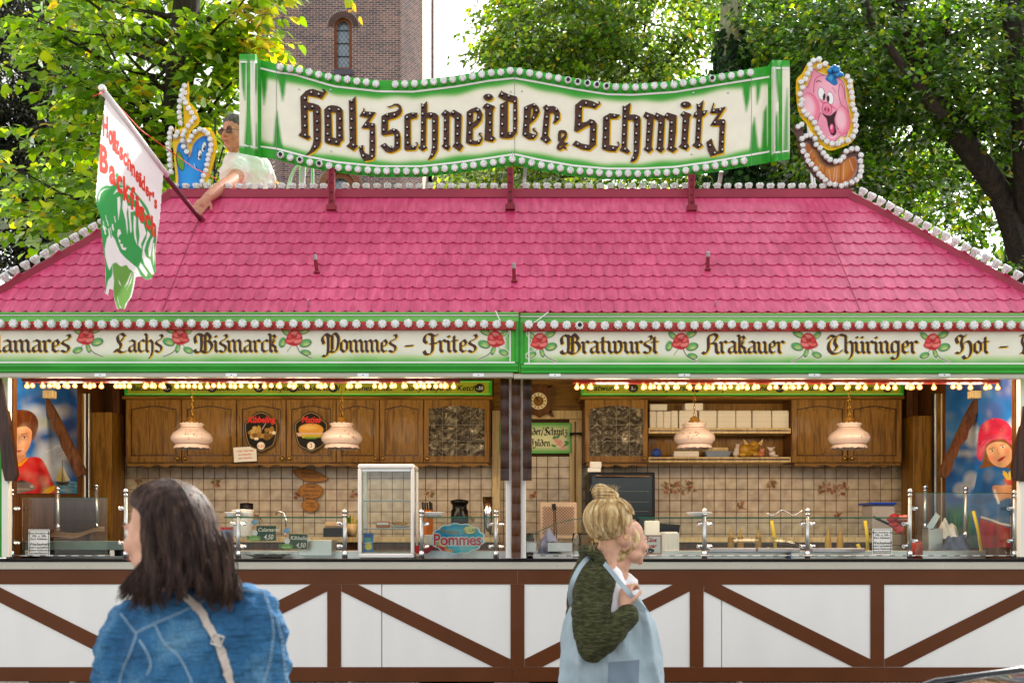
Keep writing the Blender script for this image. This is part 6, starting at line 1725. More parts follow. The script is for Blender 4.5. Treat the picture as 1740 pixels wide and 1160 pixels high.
mc = MB().tube([A_ + Vector((0, .0, 0)), W(240, 222, 6.4), W(330, 286, 7.2), W(368, 304, 7.48)], .0035, 5).build('red_cord', M['inkred'], fl)
MB().tube([A_, W(168, 160, 5.8), W(158, 164, 5.85)], .004, 5).build('red_cord', M['inkred'], fl)
# aluminium ladder rails behind the ridge
lad = thing('ladder', (W(505, 330, 7.75).x, W(505, 330, 7.75).y + .4, 0), 'aluminium ladder with curved hooks standing behind the ridge', 'ladder')
for (x0, xt) in ((493, 503), (514, 523)):
 top = smooth_path([(x0 - 6, 330), (x0, 305), (xt - 2, 288), (xt + 5, 283), (xt + 8, 290), (xt + 8, 330)], 4)
 pts = [W(x, y, 7.75) for x, y in top]
 MB().tube([tuple(p_) for p_ in pts], .014, 8).build('hook', M['alu'], lad, True)
a = W(484, 330, 7.8); b_ = W(520, 330, 7.8)
for q in (a, b_):
 bar(MB(), (q.x, q.y + 1.3, 0.02), (q.x, q.y, q.z), .03, .06, (0, 1, 0)).build('stile', M['alu'], lad)
for k in range(13):
 u = (k + .5) / 13; y = a.y + 1.3 * (1 - u); z = .02 + (a.z - .02) * u
 MB().tube([(a.x, y, z), (b_.x, y, z)], .014, 8).build('rung', M['alu'], lad)
# glass guards on the counter
zt = zc + .004
def gpost(parent, px, ball_y, d, foot_z=zt, r=.0135):
 x = (px - 870) * d / F; top = W(0, ball_y, d).z
 o = MB().tube([(x, d - D0, foot_z), (x, d - D0, top - .022)], r, 14).build('post', M['alu'], parent, True)
 MB().sphere((x, d - D0, top - .004), .0185, 14, 8).build('ball_finial', M['steel'], o, True)
 m_ = MB().lathe([(r * 1.35, 0), (r * 1.35, .045), (r, .05)], 14, (x, d - D0, foot_z + .001)); m_.lathe([(r * 1.3, 0), (r * 1.3, .012)], 12, (x, d - D0, top - .036)); m_.build('collar', M['steel'], o, True)
 return o
def clamp(parent, px, py, d, side):
 a = W(px, py, d)
 mb = MB(); w = .042
 x0, x1 = (a.x, a.x + w) if side > 0 else (a.x - w, a.x)
 mb.bev((x0, a.y - .012, a.z - .013), (x1, a.y + .014, a.z + .013), .008); mb.build('clamp', M['steel'], parent, True)
def pane(parent, x0, y0, x1, y1, d, slant=0):
 a, b = W(x0, y1, d), W(x1, y0, d)
 mb = MB(); mb.hexa([(a.x, a.y, a.z), (b.x, a.y, a.z), (b.x, a.y + .006, a.z), (a.x, a.y + .006, a.z), (a.x, a.y + slant, b.z), (b.x, a.y + slant, b.z), (b.x, a.y + slant + .006, b.z), (a.x, a.y + slant + .006, b.z)])
 o = mb.build('glass_pane', M['glass'], parent)
 MB().box((a.x, a.y + slant - .001, b.z + .0005), (b.x, a.y + slant + .007, b.z + .004)).build('polished_edge', M['gedge'], o)
 return o
def shelf_glass(parent, x0, x1, py, d0, d1):
 z = W(0, py, d0).z
 a = W(x0, 0, d0); b = W(x1, 0, d0)
 MB().box((a.x, d0 - D0, z - .006), (b.x, d1 - D0, z)).build('glass_top', M['glass'], parent)
 MB().box((a.x, d0 - D0 - .0015, z - .006), (b.x, d0 - D0 - .0002, z)).build('polished_edge', M['gedge'], parent)
GDp = 6.78
g = thing('glass_guard', W(495, 950, GDp), 'low glass guard with two steel posts in front of the chalk price boards', 'glass screen')
for x in (405, 586): gpost(g, x, 868, GDp)
pane(g, 382, 880, 404, 946, GDp); pane(g, 407, 880, 584, 946, GDp); shelf_glass(g, 380, 590, 877.5, GDp - .01, GDp + .16)
for x in (405, 586):
 for y in (889, 927):
  clamp(g, x - 3, y, GDp, -1); clamp(g, x + 3, y, GDp, 1) if x == 405 else None
g = thing('glass_guard', W(780, 950, GDp), 'short low glass guard around the Pommes cloud sign beside the centre post', 'glass screen')
for x in (716.5, 843): gpost(g, x, 868, GDp)
pane(g, 719, 881, 841, 946, GDp); shelf_glass(g, 716, 843, 877.5, GDp - .01, GDp + .16)
for y in (889, 927): clamp(g, 719, y, GDp, 1); clamp(g, 840, y, GDp, -1); clamp(g, 846, y, GDp, 1)
g = thing('glass_guard', W(1220, 950, GDp), 'long low glass guard spanning most of the right counter', 'glass screen')
for x in (1197, 1372): gpost(g, x, 866, GDp)
for a in ((1086, 1195), (1199, 1370), (1374, 1542)): pane(g, a[0], 881, a[1], 946, GDp)
shelf_glass(g, 1084, 1544, 878, GDp - .01, GDp + .17)
for x in (1197, 1372):
 for y in (889, 927): clamp(g, x - 3, y, GDp, -1); clamp(g, x + 3, y, GDp, 1)
# curved glass left of the women
cg = MB(); n = 14
pts = []
for i in range(n + 1):
 u = i / n; x = 893 + 108 * u; pts.append((x, 880 + 30 * (1 - u) ** 2 * 1.2))
for (x, y) in pts:
 p = W(x, y, 6.86); q = W(x, 944, 6.86)
 cg.v += [tuple(q), tuple(p)]
for i in range(n): cg.f.append((2 * i, 2 * i + 2, 2 * i + 3, 2 * i + 1))
gc = thing('curved_glass_screen', W(946, 950, 6.86), 'curved glass screen right of the centre post', 'glass screen'); cg.build('glass_pane', M['glass'], gc)
MB().tube([tuple(W(x, y, 6.86)) for x, y in pts], .0025, 5).build('polished_edge', M['gedge'], gc)
# corner guards
g = thing('corner_glass_guard', W(110, 950, 6.8), 'tall glass corner guard with four ball topped posts at the left end', 'glass screen')
gpost(g, 20, 832, 6.76); gpost(g, 214, 833, 6.76)
gpost(g, 98, 829, 7.25, W(0, 902, 7.25).z); gpost(g, 164, 824, 7.7, W(0, 900, 7.7).z)
pane(g, 38, 846, 182, 944, 6.80)
for y in (863, 921): clamp(g, 23, y, 6.76, 1); clamp(g, 212, y, 6.76, -1)
g = thing('corner_glass_guard', W(1640, 950, 6.8), 'tall glass corner guard with four ball topped posts at the right end', 'glass screen')
gpost(g, 1546, 833, 6.76); gpost(g, 1724, 835, 6.76); gpost(g, 1572, 826, 7.7, W(0, 900, 7.7).z); gpost(g, 1641, 829, 7.25, W(0, 915, 7.25).z)
pane(g, 1556, 838, 1718, 944, 6.80)
for y in (863, 918): clamp(g, 1549, y, 6.76, 1); clamp(g, 1721, y, 6.76, -1)
for y in (889, 927): clamp(g, 1543, y, 6.76, -1)
# work tops and low walls inside
MB().bev((XL + .01, .47, zf), (-.06, .52, zt - .06)).build('inner_front', M['oakd'], stall)
zb_ = W(0, 912, 7.95).z
wt = MB().bev((XL + .45, 7.75 - D0, zb_ - .04), (-.1, YB - .01, zb_)).build('rear_worktop', M['pine'], stall)
MB().bev((.62, 7.75 - D0, zb_ - .04), (XR - .45, YB - .01, zb_)).build('rear_worktop', M['pine'], stall)
MB().bev((XL + .45, 7.8 - D0, zf), (-.1, 7.83 - D0, zb_ - .041)).build('rear_cupboard_front', M['oakd'], stall)
MB().bev((.62, 7.8 - D0, zf), (XR - .45, 7.83 - D0, zb_ - .041)).build('rear_cupboard_front', M['oakd'], stall)
MB().bev((W(1104, 0, 7.2).x, 7.05 - D0, zf), (XR - .02, 7.5 - D0, zt - .01)).build('grill_table', M['alu'], stall)
# hinge strip along the counter
for (a, b_) in ((896, 1740), (24, 190)):
 MB().pbox(a, 942.5, b_, 944.5, 6.745, .004, .001).build('hinge_strip', M['alu'], stall)
 hs = MB()
 for x in range(a, b_, 22): hs.pbox(x, 942.9, x + 9, 944.1, 6.742, .002, .0003)
 tag(hs.build('hinge_gaps', M['iron'], stall), kind='stuff')
# things on the left half
# side grill behind the left corner guard: tiled back panel, grey green body
gr = thing('griddle_cabinet', W(120, 944, 7.0), 'grey green griddle cabinet with dark tiled splashback at the left end', 'cooking counter')
MB().pbox(42, 919, 208, 934, 6.95, .35).build('body', mat('grey_green_enamel', '6E8078', .35), gr)
MB().pbox(60, 935, 206, 944, 7.0, .28).build('black_base', M['black'], gr)
for (x0, x1) in ((42, 49), (186, 193)): MB().pbox(x0, 934.5, x1, 945, 6.94, .02).build('foot', M['cream'], gr)
sp = MB().pbox(38, 846, 160, 905, 7.45, .02).build('splashback', mat('splash_grout', '2A1C12', .6), gr)
dt = mat('dark_glazed_tile', '3E2A1C', .15, var=.2)
for i in range(7):
 for j in range(3): MB().pbox(40 + i * 17.3, 848 + j * 19, 55.8 + i * 17.3, 865.5 + j * 19, 7.446, .003, .001).build('splash_tile', dt, sp)
t = thing('oilcloth_roll', W(120, 918, 7.2), 'patterned brown oilcloth draped over the left griddle', 'cloth')
mb = MB(); nx, ny = 20, 8
for j in range(ny + 1):
 for i in range(nx + 1):
  u, v = i / nx, j / ny
  p = W(70 + 108 * u, 917 - 13 * u - 8 * v - 2 * math.sin(u * 9), 7.1 + .3 * v); mb.v.append((p.x, p.y, p.z + .006 * math.sin(9 * u + 5 * v)))
for j in range(ny):
 for i in range(nx): a = j * (nx + 1) + i; mb.f.append((a, a + 1, a + nx + 2, a + nx + 1))
mb.build('cloth_sheet', mat('patterned_oilcloth', '8E7454', .35, var=.6, scale=40), t, True)
def notice(x0, y0, x1, y1, d, label):
 t = thing('paper_notice', W((x0 + x1) / 2, y1, d), label, 'notice')
 P = plane_d(d)
 w, h = x1 - x0, y1 - y0
 mb = MB(); poly2d(mb, [[(x0, y0), (x1, y0), (x1, y1), (x0, y1)]], P, 0, .004); mb.build('sheet', M['paper'], t)
 fr = MB(); poly2d(fr, [[(x0 + 1.6, y0 + 1.6), (x1 - 1.6, y0 + 1.6), (x1 - 1.6, y1 - 1.6), (x0 + 1.6, y1 - 1.6)], [(x0 + 2.5, y0 + 2.5), (x0 + 2.5, y1 - 2.5), (x1 - 2.5, y1 - 2.5), (x1 - 2.5, y0 + 2.5)]], P, .0048); fr.build('printed_frame', M['inkblack'], t)
 for k, (s, sz) in enumerate((('Keine Annahme von', 4.6), ('100,- u. 200,-', 4.8), ('Euro Scheinen.', 4.8), ('', 1), ('Wechselgeld', 6.4), ('sofort nachzählen!', 4.6), ('Spätere Reklamation', 4.2), ('ausgeschlossen!', 4.6))):
  if not s: continue
  tx = MB(); type2d(tx, s, (x0 + x1) / 2, y0 + 8 + k * (h - 9) / 7.6, sz * w / 35, P, .005, align='CENTER', shear=.2, bold=.02); tx.build('lettering', M['inkblack'], t)
notice(48.5, 899, 84.5, 944.5, 6.77, 'small framed white notice about change behind the left corner glass')
notice(1482, 897.5, 1516, 941.5, 6.765, 'small framed white notice about change left of the right corner guard')
# chalk price boards with paper chefs
def chalk(x0, y0, x1, y1, d, l1, l2, label, rot=0, fig=(-22, 3)):
 t = thing('chalk_price_board', W((x0 + x1) / 2, y1, d), label, 'price board')
 cx, cy = (x0 + x1) / 2, (y0 + y1) / 2; c, s = math.cos(R(rot)), math.sin(R(rot)); base = plane_d(d)
 P = lambda x, y, off=0: base(cx + (x - cx) * c - (y - cy) * s, cy + (x - cx) * s + (y - cy) * c, off)
 mb = MB(); poly2d(mb, [[(x0 - 1.2, y0 - 1.2), (x1 + 1.2, y0 - 1.2), (x1 + 1.2, y1 + 1.2), (x0 - 1.2, y1 + 1.2)]], P, 0, .005); mb.build('frame', M['pine'], t)
 mb = MB(); poly2d(mb, [[(x0, y0), (x1, y0), (x1, y1), (x0, y1)]], P, .0056); mb.build('slate', mat('green_slate', '1F4A34', .6), t)
 tx = MB(); type2d(tx, l1, x0 + 2, y0 + 9.5, 9.2, P, .0064, shear=.2, xs=.95, bold=.01); tx.build('chalk_word', M['inkwhite'], t)
 tx = MB(); type2d(tx, l2, x0 + 12, y1 - 2.5, 11.5, P, .0064, shear=.2, xs=.8, bold=.01); tx.build('chalk_price', M['inkwhite'], t)
 fx, fy = x0 - 4, y0
 q = Paint(fx - 13, fy - 13, fx + 14, fy + 30, .6, '000000')
 sh = []
 def e(*a, **k): sh.append(a[:4]); q.ell(*a, **k)
 e(fx, fy - 6, 5.5, 4.5, '6FA8DC'); e(fx + 3, fy - 8, 3.5, 3.2, '8ABAE6'); e(fx, fy + 3, 4, 5, 'E2AE8C'); q.ell(fx - 1.5, fy + 3, 1, 1, '3A2A20'); e(fx + 1, fy + 12, 5, 5.5, 'E8EEF2'); e(fx, fy + 21, 11, 5, '6FA84A', soft=1); e(fx - 11, fy + 20, 3, 4, '4E8A3A'); q.ell(fx + 7, fy + 20, 1, 1, '1A1A1A'); q.line([(fx - 8, fy + 22), (fx + 8, fy + 22)], 1, 'CFE29A')
 A = np.zeros(q.X.shape)
 for (a, b_, rx, ry) in sh: A = np.maximum(A, (((q.X - a) / rx) ** 2 + ((q.Y - b_) / ry) ** 2 < 1.05).astype(float))
 q.A = A; q.mesh('paper_chef', M['print'], t, base, .008)
chalk(436, 893, 469, 918, 6.98, 'Calamares', '4,50', 'green chalk board priced for squid rings, left one of two', 0)
chalk(491, 907, 522, 932, 6.96, 'Kibbeling', '4,50', 'green chalk board priced for fried fish pieces, right one of two', 2)
# glass display case
dc = thing('display_case', W(658, 944, 6.95), 'tall white framed glass display case with shelves on the left counter', 'display case')
d1, d2 = 6.84, 7.14
a0, a1 = W(608, 944, d1), W(704, 788, d1)
X0, X1, Z0, Z1, Y0, Y1 = a0.x, a1.x, zt + .002, a1.z, d1 - D0, d2 - D0
for (x, y) in ((X0, Y0), (X1 - .024, Y0), (X0, Y1 - .024), (X1 - .024, Y1 - .024)):
 MB().bev((x, y, Z0 + .031), (x + .024, y + .024, Z1 - .031), .005).build('upright', M['white'], dc)
MB().bev((X0, Y0, Z0), (X1, Y1, Z0 + .03), .006).build('base', M['white'], dc); MB().bev((X0, Y0, Z1 - .03), (X1, Y1, Z1), .008).build('top', M['white'], dc)
MB().box((X0 + .026, Y0 + .008, Z0 + .032), (X1 - .026, Y0 + .012, Z1 - .032)).build('glass_door', M['glass'], dc)
MB().box((X1 - .012, Y0 + .026, Z0 + .032), (X1 - .008, Y1 - .026, Z1 - .032)).build('glass_side', M['glass'], dc)
MB().box((X0 + .008, Y0 + .026, Z0 + .032), (X0 + .012, Y1 - .026, Z1 - .032)).build('glass_side', M['glass'], dc)
MB().box((X0 + .028, Y0 + .006, Z1 - .048), (X1 - .028, Y0 + .0075, Z1 - .034)).build('lamp_cover', M['alu'], dc)
for y in (851, 897):
 z = W(0, y, 7.0).z
 s_ = MB()
 for k in range(12):
  yy = Y0 + .03 + (Y1 - Y0 - .06) * k / 11; s_.tube([(X0 + .02, yy, z), (X1 - .02, yy, z)], .0018, 4)
 s_.tube([(X0 + .02, Y0 + .026, z - .004), (X1 - .02, Y0 + .026, z - .004)], .003, 5)
 tag(s_.build('wire_shelf', M['alu'], dc), kind='stuff')
pz = MB().bev((X0 + .03, Y0 + .03, Z0 + .032), (X1 - .03, Y1 - .03, Z0 + .04)).build('perforated_floor', M['steel'], dc)
t = thing('snack_box', W(650, 890, 7.0), 'small orange and white carton on the middle shelf of the display case', 'carton')
z = W(0, 897, 7.0).z + .003; p = W(650, 0, 7.0); MB().bev((p.x - .045, p.y, z), (p.x + .045, p.y + .06, z + .045)).build('carton_body', mat('orange_carton', 'D07A4A', .6), t)
MB().bev((p.x - .04, p.y - .002, z + .02), (p.x + .04, p.y - .0005, z + .036), .001).build('label_patch', M['paper'], t)
t = thing('filled_plate', W(678, 895, 7.0), 'white plate with rolls on the middle shelf of the display case', 'plate')
p = W(680, 0, 7.02); MB().lathe([(.04, 0), (.075, .012), (.078, .016), (.04, .006)], 24, (p.x, p.y + .02, z)).build('plate_disc', M['white'], t, True)
for dx in (-.03, .0, .03): MB().sphere((p.x + dx, p.y + .02, z + .028), (.02, .018, .016), 10, 6).build('bread_roll', mat('bread', 'B8843E', .6), t, True)
t = thing('juice_pouch', W(625, 940, 6.9), 'colourful blue and yellow drink pouch standing in the bottom of the display case', 'drink pouch')
p_ = Paint(617, 905, 634, 938, .7, '2F7FC0'); p_.ell(626, 928, 6, 6, 'F2D83A', 0, 1); p_.ell(625, 916, 5, 4, '4EB08A', 0, 2); p_.ell(625, 910, 7, 3, '1E4E9C', 0, 2); p_.line([(619, 922), (632, 921)], 1.5, 'F0F0E0')
mb = MB().hexa([W(618, 936, 6.90), W(633, 936, 6.90), W(633, 936, 6.93), W(618, 936, 6.93), W(617, 905, 6.905), W(635, 905, 6.905), W(635, 905, 6.912), W(617, 905, 6.912)]); mb.build('pouch_body', M['inkblue'], t)
p_.mesh('pouch_print', M['print'], t, plane_d(6.9), .002)
# Pommes cloud sign
t = thing('pommes_sign', W(778, 941, 6.82), 'cloud shaped turquoise sign with pink word Pommes above a fries cone', 'sign')
cl_ = []
for i in range(64):
 a = 2 * math.pi * i / 64; r = 1 + .10 * abs(math.sin(a * 6.5)); cl_.append((778 + 43 * r * math.cos(a), 914.5 + 24.5 * r * math.sin(a)))
P = plane_d(6.815)
mb = MB(); poly2d(mb, [cl_], P, 0, .005); mb.build('board', M['white'], t)
p = Paint(730, 886, 826, 944, .8, 'F2F4F2')
p.poly(scale_loop(cl_, .93), '12AFC8', 1.5); p.ell(770, 905, 30, 13, '128CC0', 0, 10, .8); p.ell(795, 928, 26, 10, '8AD8D6', 0, 8, .7); p.ell(778, 902, 20, 6, '7CD0DC', 0, 6, .6)
p.cut(scale_loop(cl_, .97)); p.ell(798, 900, 12, 7.5, '2A2A2A', 0, .8); p.ell(798, 900, 11, 6.6, 'F0E69A', 0, 1)
for k in range(12): x = 737 + k * 1.7; p.line([(x + 3, 930), (x + random.uniform(-3, 5), 919 + random.uniform(-3, 5))], 1.6, random.choice(['F2C83A', 'E8A424']))
p.poly([(738, 926), (760, 930), (756, 941), (744, 939)], 'D8202A', 1); p.poly([(756, 930), (772, 934), (766, 940), (756, 941)], 'F0A83A', 1.5)
p.mesh('board_print', M['print'], t, P, .0062)
for (m_, off, bd, dx) in (('inkwhite', .0075, .075, -.3), ('inkred', .0088, .02, 0)):
 tx = MB(); type2d(tx, 'Pommes', 777 + dx, 925.5, 27, P, off, xs=.88, bold=bd, align='CENTER'); tx.build('lettering', M[m_] if m_ != 'inkred' else mat('pink_red', 'DC3450', .4), t)
tx = MB(); type2d(tx, 'Knusprige', 748, 903, 8, P, .0078, xs=1, bold=.02, slope=.12); tx.build('lettering', mat('gold_letters', 'B88A1E', .4), t)
tx = MB(); type2d(tx, '2,- 2,50', 798, 903, 6.6, P, .0078, align='CENTER', slope=-.08); tx.build('price', M['inkblack'], t)
t = thing('red_fries_tray', W(712, 938, 6.88), 'small red tray behind the post left of the cloud sign', 'tray')
mb = MB().hexa([W(706, 940, 6.86), W(726, 940, 6.86), W(726, 940, 6.93), W(706, 940, 6.93), W(702, 926, 6.85), W(742, 928, 6.85), W(742, 928, 6.95), W(702, 926, 6.95)]); mb.build('tray_body', M['red'], t)
t = thing('napkin_box', W(732, 925, 7.1), 'white napkin box behind the left part of the cloud sign', 'box')
MB().pbox(721, 908, 746, 926, 7.1, .1).build('box_body', M['paper'], t)
def lathe_thing(name, label, cat, px, base_y, d, prof, m, part='body', n=24, smooth=True, z=None):
 b = W(px, base_y, d)
 t = thing(name, b, label, cat)
 k = d / F
 o = MB().lathe([(r * k, h * k) for r, h in prof], n, (b.x, b.y, b.z if z is None else z)).build(part, M[m] if isinstance(m, str) else m, t, smooth)
 return t, b, k, o
ztop_g = W(0, 877.5, GDp - .01).z
# on the glass tops
for (px, w, label, fill) in ((395, 13, 'white fluted bowl of yellow snacks left of the black lid', 'F0C83A'), (417, 12, 'white fluted bowl of green salad right of the first post', '9AB04A'), (736, 20, 'wide white paper dish of yellow snacks on the short guard', 'F2C42E'), (1188, 22, 'white paper dish of dark berries on the long guard', '7A2A3A')):
 t, b, k, o = lathe_thing('snack_bowl', label, 'bowl', px, 877.3, GDp + .06, [(w * .62, 0), (w * .98, 7), (w, 8), (w * .93, 7.2), (w * .6, 2)], 'white', n=20, z=ztop_g + .0005)
 fm = mat('snack_fill', fill, .6, var=.4, scale=60)
 fb = MB()
 for q in range(16): fb.sphere((b.x + random.uniform(-.6, .6) * w * k, b.y + random.uniform(-.5, .5) * w * k, ztop_g + 6.5 * k + random.uniform(0, .006)), (.009, .007, .005), 6, 4)
 tag(fb.build('filling', fm, t, True), kind='stuff')
# rear worktop items (base at zb_)
def rear(name, label, cat, px, d, prof, m, **kw):
 return lathe_thing(name, label, cat, px, 0, d, prof, m, z=zb_ + .001, **kw)
rear('coffee_pot', 'squat black pot with steel rim beside the steel cup', 'pot', 781, 7.95, [(13, 0), (15, 2), (15, 44), (12.5, 48), (12.5, 54), (15.5, 58), (15.5, 62), (4, 64)], mat('black_plastic', '14110F', .2))
t, b, k, o = rear('steel_cup', 'tall brushed steel cup right of the black pot', 'cup', 829, 7.95, [(6, 0), (7, 4), (8, 38), (9.5, 68), (8.8, 68), (7, 40)], 'steel')
t, b, k, o = rear('knife_block', 'cluster of black knife handles behind the display case', 'knife block', 727, 7.95, [(9, 0), (9, 46), (1, 47)], mat('block_wood', 'B8601E', .5), n=4, smooth=False)
for dx in (-8, -4, 0, 4, 7): q = W(727 + dx, 0, 7.95); MB().tube([(q.x, q.y, zb_ + .2), (q.x - .004, q.y, zb_ + .245 + random.uniform(.02, .035))], .0075, 8).build('knife_handle', M['iron'], t)
t, b, k, o = rear('white_canister', 'white plastic canister behind the first glass post', 'canister', 413, 7.5, [(13, 0), (15, 3), (17, 42), (18, 44), (18, 47), (3, 48)], 'paper')
rear('black_lid_jar', 'dark jar standing right of the fluted bowls', 'jar', 419, 7.95, [(9, 0), (9, 40), (11, 41), (11, 57), (2, 58)], 'iron')
t, b, k, o = rear('faucet', 'curved chrome tap behind the chalk boards', 'tap', 486, 7.9, [(4, 0), (4, 6), (2, 8)], 'steel')
MB().tube([(b.x, b.y, zb_), (b.x, b.y, zb_ + 30 * k), (b.x - 3 * k, b.y, zb_ + 41 * k), (b.x - 11 * k, b.y, zb_ + 44 * k), (b.x - 18 * k, b.y, zb_ + 38 * k)], .009, 8).build('spout', M['steel'], t, True)
t = thing('sink_bowl', W(455, 940, 7.0), 'oval steel basin in the counter below the chalk boards', 'basin')
p = W(455, 0, 7.0); mb = MB().lathe([(.10, 0), (.16, .022), (.165, .024), (.15, .018), (.09, .002)], 32, (0, 0, 0)); mb.v = [(p.x + x, p.y + y * .5, zt + .001 + z) for x, y, z in mb.v]; mb.build('bowl', M['steel'], t, True)
t = thing('steel_bin', W(535, 940, 7.05), 'square brushed steel container right of the chalk boards', 'container')
MB().pbox(506, 917, 564, 944, 7.02, .2, .004).build('container_body', M['alu'], t)
t = thing('card_reader', W(578, 905, 7.4), 'dark box with a blue grey cover beside the second glass post', 'box')
MB().pbox(549, 896, 584, 912, 7.4, .15, .006).build('case', M['black'], t); MB().pbox(551, 886, 584, 895.4, 7.4, .12, .01).build('bread_pack', mat('bread_pack', 'C8A070', .5), t)
t = thing('corn_basket', W(598, 915, 7.6), 'bunch of green leaved corn in a basket left of the display case', 'basket')
MB().lathe([(.03, 0), (.045, .05), (.04, .1)], 14, (W(598, 0, 7.6).x, 7.6 - D0, zb_ + .001)).build('basket', M['pine'], t, True)
for q in range(16):
 a = random.uniform(-1.2, 1.2); s0 = Vector((W(598, 0, 7.6).x, 7.6 - D0, zb_ + .07)); MB().tube([s0, s0 + Vector((.05 * a, random.uniform(-.04, .02), .07)), s0 + Vector((.08 * a, random.uniform(-.06, .03), .1 - abs(a) * .04))], [.008, .006, .001], 5).build('corn_leaf', mat('corn_leaf', random.choice(['8E9A3A', '5E7A2A', 'C2AE52']), .6), t)
t = thing('postcard', W(382, 930, 6.9), 'small red and blue printed card left of the first glass post', 'card')
p = Paint(372, 895, 396, 946, 1, '7A98B8'); p.poly([(372, 895), (396, 895), (396, 900), (372, 900)], 'C8322A'); p.ell(384, 925, 9, 12, 'C8B88A', 0, 4); p.mesh('card_print', M['print'], t, plane_d(6.9), .002); MB().pbox(372, 895, 396, 946, 6.9, .003, .001).build('card_back', M['paper'], t)
# right half
ov = thing('warming_cabinet', W(1057, 885, 7.9), 'black glass fronted warming cabinet behind the blonde women', 'warming cabinet')
MB().pbox(1001, 802, 1113, 900, 7.9, .4, .006).build('casing', M['black'], ov)
MB().pbox(1006, 808, 1108, 885, 7.897, .002, .001).build('glass_front', mat('dark_glass', '14201F', .04, coat=.6), ov)
MB().tube([W(1012, 809, 7.87), W(1104, 809, 7.87)], .008, 8).build('handle_bar', M['steel'], ov)
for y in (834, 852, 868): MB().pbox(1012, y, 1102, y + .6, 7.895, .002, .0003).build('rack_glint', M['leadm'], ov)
for (a, b_, c, d, l) in ((1003, 784, 1022, 794, 'small white carton stacked on top of another above the warming cabinet'), (999, 794.5, 1021, 801.5, 'small white carton lying directly on the warming cabinet')):
 t = thing('small_carton', W((a + c) / 2, d, 7.95), l, 'carton'); MB().pbox(a, b_, c, d, 7.93, .08, .002).build('carton_body', M['paper'], t)
# crate of lattice
t = thing('lattice_crate', W(948, 920, 7.6), 'cream plastic crate with woven lattice side behind the curved glass', 'crate')
MB().pbox(918, 853, 980, 915, 7.62, .2, .004).build('crate_body', mat('cream_plastic', 'C9AE92', .5), t)
lt = MB(); P = plane_d(7.615)
for k in range(-14, 16):
 for s in (-1, 1):
  x0 = 949 + k * 5.2
  xa, ya, xb, yb = x0 - s * 24, 860, x0 + s * 24, 908
  # clip to crate
  def clipx(xa, ya, xb, yb):
   pts = []
   for u in np.linspace(0, 1, 25):
    x, y = xa + (xb - xa) * u, ya + (yb - ya) * u
    if 921 < x < 977: pts.append((x, y))
   return pts
  q = clipx(xa, ya, xb, yb)
  if len(q) > 1: stroke2d(lt, [q[0], q[-1]], 1.1, P, .001 if s > 0 else .0018)
tag(lt.build('lattice', mat('lattice_brown', '8A6A54', .6), t), kind='stuff')
t = thing('spatula', W(944, 905, 7.3), 'black bladed kitchen spatula hanging before the lattice crate', 'spatula')
MB().prism([W(937, 856, 7.3), W(944, 855, 7.3), W(946, 866, 7.3), W(939, 867, 7.3)], (0, .004, 0)).build('blade', M['iron'], t)
for dx in (0, 4): MB().tube([W(941 + dx * .6, 866, 7.305), W(942 + dx, 918, 7.305)], .0035, 6).build('handle_wire', M['iron'], t)
t = thing('tea_towel', W(932, 940, 7.1), 'pale blue grey tea towel heaped behind the curved glass', 'towel')
mb = MB(); nx, ny = 18, 14
for j in range(ny + 1):
 for i in range(nx + 1):
  u, v = i / nx, j / ny
  hgt = (math.sin(math.pi * min(1, u * 1.05)) ** .8) * (1 - .25 * abs(v - .4))
  p = W(913 + 42 * u, 940 - 52 * hgt * (.92 + .08 * math.sin(u * 17)) * v ** .5, 7.08 + .14 * v + .012 * math.sin(u * 23 + v * 3)); mb.v.append(tuple(p))
for j in range(ny):
 for i in range(nx): a = j * (nx + 1) + i; mb.f.append((a, a + 1, a + nx + 2, a + nx + 1))
mb.build('towel_cloth', mat('towel_cloth', '8A93B0', .9, bump=.4), t, True)
for (a, b_, c, d, l) in ((894, 921, 912, 938, 'small steel container touching the centre post'), (930, 921, 973, 937, 'wide low steel container in front of the tea towel')):
 t = thing('steel_container', W((a + c) / 2, d, 6.98), l, 'container'); MB().pbox(a, b_, c, d, 6.98, .1, .003).build('container_body', M['alu'], t); MB().pbox(a - 1, b_ - 1.6, c + 1, b_ - .2, 6.97, .12, .001).build('rim', M['steel'], t)
for (px, label) in ((979, 'clear sugar dispenser left of the blonde woman'), (900, 'dark jar low beside the centre post')):
 lathe_thing('condiment_jar', label, 'jar', px, 940, 7.15, [(7, 0), (8, 2), (8, 30), (6, 34), (6, 40), (1, 41)], 'glass' if px > 950 else 'iron', z=zt)
# Käse Krakauer card
t = thing('sausage_price_card', W(1102, 944, 6.85), 'white price card with red border and red words behind the women', 'price card')
P = plane_d(6.85)
MB().pbox(1068, 908, 1125, 942, 6.85, .004, .001).build('card', M['paper'], t)
fr = MB(); poly2d(fr, [[(1069, 909), (1124, 909), (1124, 941), (1069, 941)], [(1070.6, 910.6), (1070.6, 939.4), (1122.4, 939.4), (1122.4, 910.6)]], P, .001); fr.build('printed_frame', M['inkred'], t)
for (s, x, y, z_) in (('Käse', 1106, 920, 10), ('Krakauer', 1097, 930, 10)):
 tx = MB(); type2d(tx, s, x, y, z_, P, .0016, align='CENTER', shear=.25, bold=.03, xs=.95); tx.build('lettering', M['inkred'], t)
dm = MB(); poly2d(dm, [ellipse(1103, 935, 9, 4.4)], P, .0016); dm.build('price_disc', M['inkblack'], t)
tx = MB(); type2d(tx, '3,-', 1102, 938, 8.5, P, .0024, align='CENTER', bold=.02); tx.build('price', M['inkwhite'], t)
t = thing('plastic_canister', W(1140, 938, 7.15), 'white ribbed plastic tub right of the sausage price card', 'tub')
